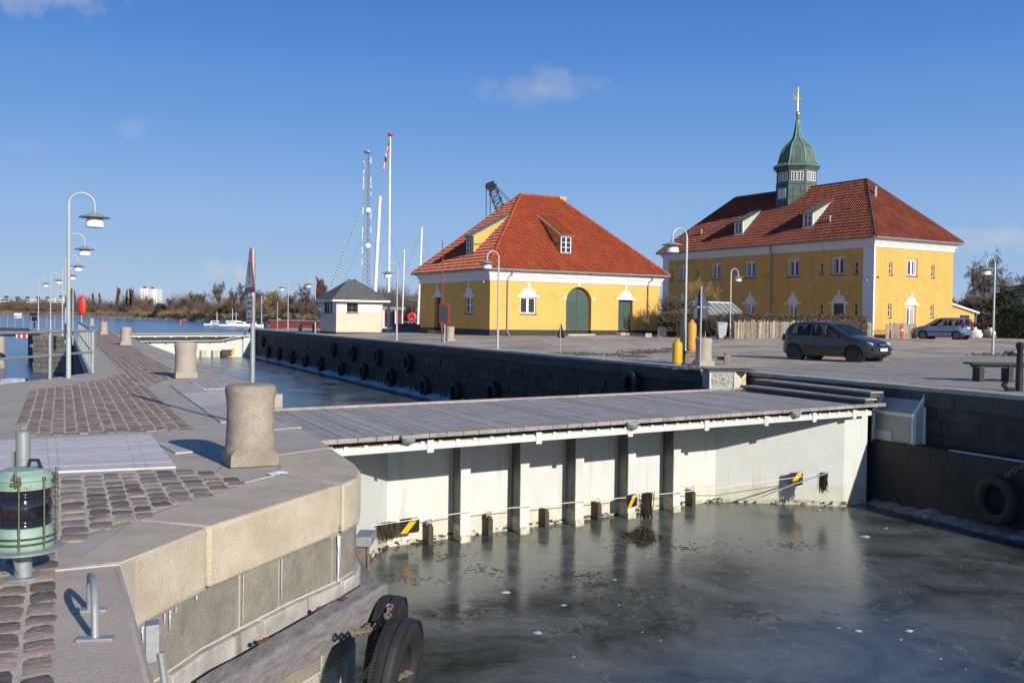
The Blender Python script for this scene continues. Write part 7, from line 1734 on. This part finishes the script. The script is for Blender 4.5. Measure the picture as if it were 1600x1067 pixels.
# ------------------------------------------------------------------ red houseboat and small craft beyond the quay end
hb = thing('houseboat', 'long dark red houseboat with white windows beyond the end of the quay', 'houseboat', (0,0,0)); Lh_ = 18
b = MB(); b.box((0,0,0),(Lh_,4.5,1.4)); b.build('hull', M['black_pl'], hb); b = MB(); b.box((0,.2,1.4),(Lh_*.4,4.3,3.1)); b.box((Lh_*.4,.2,1.4),(Lh_-1,4.3,4.6)); b.build('wall', M['red_wood'], hb)
b = MB(); b.box((Lh_*.38,-.1,4.6),(Lh_*.72,4.6,4.85)); b.box((Lh_*.74,-.1,4.75),(Lh_-.6,4.6,5.15)); b.box((-.1,0,3.1),(Lh_*.4,4.5,3.2)); b.build('roof', M['lead'], hb)
for x0 in (.44,.50,.56,.66,.70): b = MB(); b.box((Lh_*x0,.12,2.9),(Lh_*x0+.75,.2,4.0)); f_ = b.build('window', M['white_wood'], hb); b = MB(); b.box((Lh_*x0+.12,.08,3.02),(Lh_*x0+.63,.13,3.88)); b.build('pane', M['glass'], f_)
for x0 in (.80,.88): b = MB(); b.box((Lh_*x0,.1,1.5),(Lh_*x0+1.0,.2,4.4)); b.build('door', M['black'], hb)
b = MB(); 
for x0 in (.77,.86,.95): b.box((Lh_*x0,-.3,1.4),(Lh_*x0+.2,-.1,4.7))
b.build('porch_post', M['white_wood'], hb)
b = MB(); b.lathe([(.32+.12*math.cos(R(a)), .1*math.sin(R(a))) for a in range(0,361,45)], (Lh_*.52,.0,2.0), 14, ax=(0,1,0), caps=False); b.build('lifebuoy', M['red'], hb)
q = PD(421,500,128); q.z = WZ+.3; hb.location = q; hb.rotation_euler = (0,0,R(-6))
for px, D, L, kw, l in ((409,122,6,dict(tarp='blue_tarp',heading=15),'small boat under a bright blue cover at the end of the quay'),(421,118,5.5,dict(heading=5),'little white motor boat lying before the red houseboat'),(443,121,5,dict(heading=170),'white open boat next to the lamp at the houseboat'),(470,119,6,dict(hull='blue_tarp',cab='blue_tarp',heading=4),'blue boat in front of the houseboat windows'),(482,117,5,dict(heading=12,cabin=False),'low white dinghy near the hut side of the houseboat')):
    boat(px, D, L, l, grp='small craft at the quay end', **kw)
for px, D, L, kw, l in ((337,330,8.5,dict(heading=8,mast=5,mastr=.1),'grey white cutter at the left of the far moored boats'),(350,325,8,dict(heading=170,tarp='blue_tarp'),'white cabin cruiser among the far moored boats'),(361,320,9,dict(heading=20,tarp='blue_tarp',mast=6,mastr=.1),'far boat with a big blue cover in the moored cluster'),(374,315,8,dict(heading=5,hull='white_paint'),'broad white boat just left of the warning sign post'),(367,335,9,dict(heading=-10,mast=5,mastr=.1),'white boat lying behind the blue covered one'),(390,310,8,dict(heading=8),'white boat partly hidden by the warning sign post')):
    boat(px, D, L, l, grp='boats moored far across the basin', **kw)
# picnic table by the hut, stone blocks by the water
q = gbase(480, 80.5); t = thing('picnic_table', 'dark picnic table standing beside the cream hut', 'table', q); b = MB(); b.obox(q+ZA*.74, (.95,0,0), (0,.38,0), (0,0,.03)); b.build('top', M['dark_wood'], t)
for s in (-1,1): b = MB(); b.obox(q+ZA*.44+V((0,s*.68,0)), (.95,0,0), (0,.14,0), (0,0,.025)); b.build('seat', M['dark_wood'], t); b = MB(); b.obox(q+V((s*.6,0,.37)), (.05,0,0), (0,.5,0), (0,0,.37)); b.build('leg', M['dark_wood'], t)
for px, D, w, l in ((629,84,.75,'weathered wooden box at the foot of the flagpole'),(655,80,1.5,'low dark green crate lying by the wall of the small house')):
    q = gbase(px, D); b = MB(); b.obox(q+ZA*.38, (w,0,0), (0,.5,0), (0,0,.38)); b.obox(q+ZA*.79, (w+.05,0,0), (0,.55,0), (0,0,.03)); o = b.build('storage_box', M['wood_raw' if w < 1 else 'sign_back'], org=q, bevel=.03); tag(o, l, 'box')
# ------------------------------------------------------------------ far shore
def band(name, m, rows, kind='structure'):
    """rows: list of polylines [(px, D, z)...] joined into a sheet"""
    b = MB(); n = len(rows[0])
    for r_ in rows:
        for px, D, z in r_: q = PD(px, 500, D); b.v.append(V((q.x, q.y, z)))
    for i in range(len(rows)-1):
        for j in range(n-1): b.f.append([i*n+j, i*n+j+1, (i+1)*n+j+1, (i+1)*n+j]); b.m.append(0)
    return tag(b.build(name, m), kind=kind)
xs_ = list(range(-700, 2600, 20)); rg = random.Random(6)
def shoreD(px): return smooth_interp([(-700,950),(0,900),(120,760),(220,640),(330,470),(420,330),(520,235),(700,200),(1100,190),(2600,150)], px)+12*noise.noise(V((px*.03,0,0)))
def sh(px, dz, add): return (px, shoreD(px)+add, dz)
rows = [[sh(x,-3.2,-2) for x in xs_], [sh(x,-2.2+.3*noise.noise(V((x*.2,1,0))),2) for x in xs_], [sh(x,-.3+.8*noise.noise(V((x*.09,2,0))),9) for x in xs_], [sh(x,1.6+1.2*noise.noise(V((x*.05,3,0))),18) for x in xs_], [sh(x,2.6,40) for x in xs_], [sh(x,3.5,400) for x in xs_], [(x, 4500, 8) for x in xs_]]
band('far_shore', M['reed'], rows)
band('beach', M['snow'], [[sh(x,-2.62,-4) for x in xs_],[sh(x,-2.3,0) for x in xs_]])
b = MB()
for k in range(1500):
    px = rg.uniform(-20, 620); D = shoreD(px)+rg.uniform(-2,6); q = PD(px,500,D); q.z = -2.5+rg.uniform(0,1.2)*(D-shoreD(px)+2)/8; lump(b, q, rg.uniform(.4,1.3), rg.uniform(.3,1.0), rg, 5)
tag(b.build('shore_rubble', M['rock']), kind='stuff')
# scrub: fans of thin bare twigs; one far-off mass
def scrub(name, m, n, pxr, Dr, hr, seed, basez=1.5):
    q = random.Random(seed); b = MB()
    for k in range(n):
        px = q.uniform(*pxr); D = shoreD(px)+q.uniform(*Dr); c = PD(px,500,D); c.z = basez+q.uniform(-1,.6); sc = .6+.9*max(0,.5+noise.noise(V((px*.035, seed, D*.01)))); h = q.uniform(*hr)*sc*min(1.25,.22+D/650); sz = D/300
        for i in range(26):
            a = q.uniform(0,6.28); sp = q.uniform(0,.75)*h; w = .035*sz+.02; l = h*q.uniform(.55,1.0); d = V((math.cos(a)*sp, math.sin(a)*sp, l)); p0 = c+V((math.cos(a)*q.uniform(0,.25)*h, math.sin(a)*.2*h, 0)); m1 = p0+d*.6
            b.add([p0-V((w,0,0)), p0+V((w,0,0)), m1+V((w*.8,0,0)), m1-V((w*.8,0,0))], [(0,1,2,3)])
            for j in range(4):
                f = q.uniform(.2,.95); s0 = p0+d*f; dd = V((q.uniform(-.4,.4), q.uniform(-.3,.3), q.uniform(.15,.5)))*h*.6; b.add([s0-V((w*.6,0,0)), s0+V((w*.6,0,0)), s0+dd], [(0,1,2)])
    return tag(b.build(name, M[m], smooth=0), kind='stuff')
scrub('scrub_undergrowth', 'twig_red', 900, (-30, 660), (26, 55), (2.6, 5.0), 1)
scrub('scrub_undergrowth', 'twig', 1100, (-30, 660), (45, 120), (4.8, 9.0), 2)
scrub('scrub_undergrowth', 'twig_ochre', 260, (150, 520), (8, 22), (1.5, 3.2), 3, .2)
scrub('scrub_undergrowth', 'twig', 420, (560, 720), (6, 60), (7, 12), 4)
# single trees over the scrub
T = []
def proto(name, cat, m, seed, **k):
    t = thing(name, None, cat); a, c = twigtree(seed, 1.0*k.pop('H'), k.pop('W'), 0, **k); a.build('trunk', M['bark'], t); c.build('crown', M[m], t); return t
pt = proto('poplar_tree', 'tree', 'twig_red', 51, H=20, W=6.0, narrow=True, levels=4, spread=.35, kids=(8,11), r0=.3, first=.06, thin=.055)
rt = proto('bare_tree', 'tree', 'twig', 52, H=16, W=12, levels=5, spread=.6, kids=(3,4), r0=.4, first=.3, thin=.06)
ot = proto('willow_tree', 'tree', 'twig_ochre', 53, H=12, W=12, levels=5, spread=.7, kids=(3,4), r0=.35, first=.2, thin=.06)
st_ = proto('bare_tree', 'tree', 'twig', 54, H=14, W=9, levels=5, spread=.5, kids=(3,4), r0=.3, first=.35, thin=.05)
GT = 'bare trees on the far shore'; first = {}
def pt_tree(p, px, D, ytop, lab, ws=1):
    c = PD(px,500,D); c.z = 1.5; top = PD(px,ytop,D).z-1.5; H = {pt:20,rt:16,ot:12,st_:14}[p]; s = top/H
    if p not in first: first[p] = 1; o = put(p, c, px*.1, (s*ws,s*ws,s)); o['label'] = lab; o['group'] = GT
    else: o = dup(p, c, px*.1, lab, GT, (s*ws,s*ws,s))
for p, px, ytop, lab, ws in ((pt,181,446,'tall dense poplar standing alone on the far shore',1.1),(pt,197,449,'slim poplar just left of the double poplar',.6),(pt,205,447,'left one of two joined poplars near the white tower block',.9),(pt,209,449,'right one of two joined poplars near the white tower block',.8),(pt,147,455,'thin poplar above the red lifebuoy holder',.9),(pt,158,455,'thin poplar between the lone poplar and the lifebuoy holder',.8),
    (rt,342,438,'large spreading bare tree under the smoke plume',1.0),(rt,378,440,'tall bare tree rising behind the warning sign',1.0),(st_,303,452,'pale bare tree left of the big spreading one',1.0),(st_,318,453,'pale bare tree between two larger crowns',1.0),(st_,366,447,'bare tree just left of the warning sign',.9),(ot,352,462,'yellowish willow below the big bare tree',1.3),(ot,420,452,'yellowish willow right of the warning sign post',1.4),(st_,403,450,'bare tree behind the right edge of the warning sign',1.0),
    (rt,398,452,'spreading bare tree behind the sign pole',.8),(st_,455,455,'bare tree behind the thin far lamp post',1.0),(pt,492,430,'tall narrow bare tree directly behind the hut roof edge',1.6),(rt,478,442,'bare tree rising over the houseboat',.9),(pt,499,440,'second narrow bare tree behind the hut',1.4),(st_,266,462,'low bare tree right of the white tower block',1.0),(st_,285,462,'low bare tree before the pale trees',1.1),(st_,233,461,'small bare tree in front of the white tower block',1.0)):
    pt_tree(p, px, shoreD(px)+35, ytop, lab, ws)
b = MB(); c = PD(251,500,shoreD(251)+20); c.z = 1; q = random.Random(4)
for k in range(900):
    a = q.uniform(0,6.28); f = q.random(); r_ = 3.6*math.sqrt(q.random())*math.sqrt(max(.05,1-(f-.4)**2*2)); p = c+V((math.cos(a)*r_, math.sin(a)*r_, f*6.5)); b.obox(p, (q.uniform(.2,.5),0,.1), (0,.3,0), (0,.1,q.uniform(.15,.4)))
o = b.build('evergreen_bush', M['hedge_green'], org=c); tag(o, 'single dark green evergreen bush among the brown scrub', 'bush')
# far buildings
def block(px0, px1, ytop, D, name, lab, m='silo', floors=0, depth=14, stripes=0, ybase=None):
    a = PD(px0,500,D); c = PD(px1,500,D); top = PD(px0,ytop,D).z; t = thing(name, lab, 'building', (a.x,a.y,1)); b = MB(); b.box((a.x,a.y,0),(c.x,a.y+depth,top)); b.build('wall', M[m], t)
    w = c.x-a.x
    if stripes:
        for k in range(stripes): b = MB(); x = a.x+w*(k+.5)/stripes; b.box((x-.25*w/stripes,a.y-.5,2),(x+.0*w/stripes,a.y,top-1)); b.build('window_strip', M['pink_board'], t)
    for k in range(floors): b = MB(); z = 4+(top-4)*(k+.4)/floors; b.box((a.x+1,a.y-.15,z),(c.x-1,a.y-.0,z+(top-4)/floors*.42)); b.build('window_strip', M['glass'], t)
    b = MB(); b.box((a.x+w*.35,a.y+2,top),(a.x+w*.5,a.y+8,top+2.5)); b.build('roof_hut', M['tile_dark'], t)
block(218,231,450.5,1250,'tower_block','tall white tower block behind the poplars, its front part',stripes=3,depth=20); block(229,245,451.5,1270,'tower_block','set back section of the white tower block',stripes=4,depth=20)
for px0,px1,y,fl,l,m in ((0,14,466,3,'low apartment block at the horizon behind the footbridge','silo'),(18,31,467,3,'dark roofed apartment block second along the horizon','lead'),(33,48,467,3,'pale apartment block with window strips third along the horizon','silo'),(50,64,467,3,'apartment block just left of the canal lamps','lead'),(66,77,467,4,'bright apartment block between two canal lamps','silo'),(86,100,465,5,'white apartment block just left of the lamp row','silo'),(17,28,477,0,'small white boathouse on the far bank','silo')):
    block(px0,px1,y,1000+px0,'apartment_block' if fl else 'boathouse',l,m,fl)
# trees at the right
tree('weeping_birch', 'bare weeping birch behind the low annex', 'tree', GD(1531,112), 61, 10.2, 6.4, 'twig_red', levels=5, spread=.6, weep=1.4, kids=(4,5), r0=.22, first=.25, thin=.028)
tree('weeping_birch', 'shorter leaning birch to the side of the lamp post', 'tree', GD(1552,116), 62, 8.5, 4.5, 'twig_red', levels=5, spread=.55, weep=1.2, kids=(3,4), r0=.18, first=.25, thin=.028)
for i, (px, D, H, W, l) in enumerate(((1500,100,3.9,5,'round bare bush behind the annex roof'),(1522,100,4.6,6,'dense bare bush under the weeping birch'),(1545,98,4.6,6,'dense bare bush behind the lamp post'),(1570,100,4.0,5,'bare bush between the birch and the evergreen'),(1600,118,8,8,'bare tree over the clipped green hedge'))):
    tree('bare_bush', l, 'bush', GD(px, D), 70+i, H, W, 'twig_red' if i%2 else 'twig', base_n=8 if i < 4 else 2, r0=.05, first=.05, thin=.024, levels=5 if i>3 else 4, kids=(3,5))
b = MB(); c = GD(1592,88); q = random.Random(14)
for k in range(5200):
    a = q.uniform(0,6.28); f = q.random(); r_ = 1.9*(.75+.25*q.random())*math.sqrt(max(.05,1-(f-.35)**2*1.9)); p = c+V((math.cos(a)*r_*1.6, math.sin(a)*r_, f*4.6)); d = V((q.gauss(0,1),q.gauss(0,1),q.gauss(.4,1))).normalized(); s = d.orthogonal().normalized(); l = q.uniform(.12,.3); b.add([p, p+d*l*.5+s*l*.3, p+d*l, p+d*l*.5-s*l*.3], [(0,1,2,3)])
b.lathe([(1.3,0),(1.75,1.2),(1.6,2.8),(.9,4.1),(0,4.5)], c, 14, sc=(1.5,1)); o = b.build('evergreen_shrub', M['hedge_green'], org=c, smooth=0); tag(o, 'tall dark evergreen shrub above the clipped green hedge', 'shrub')
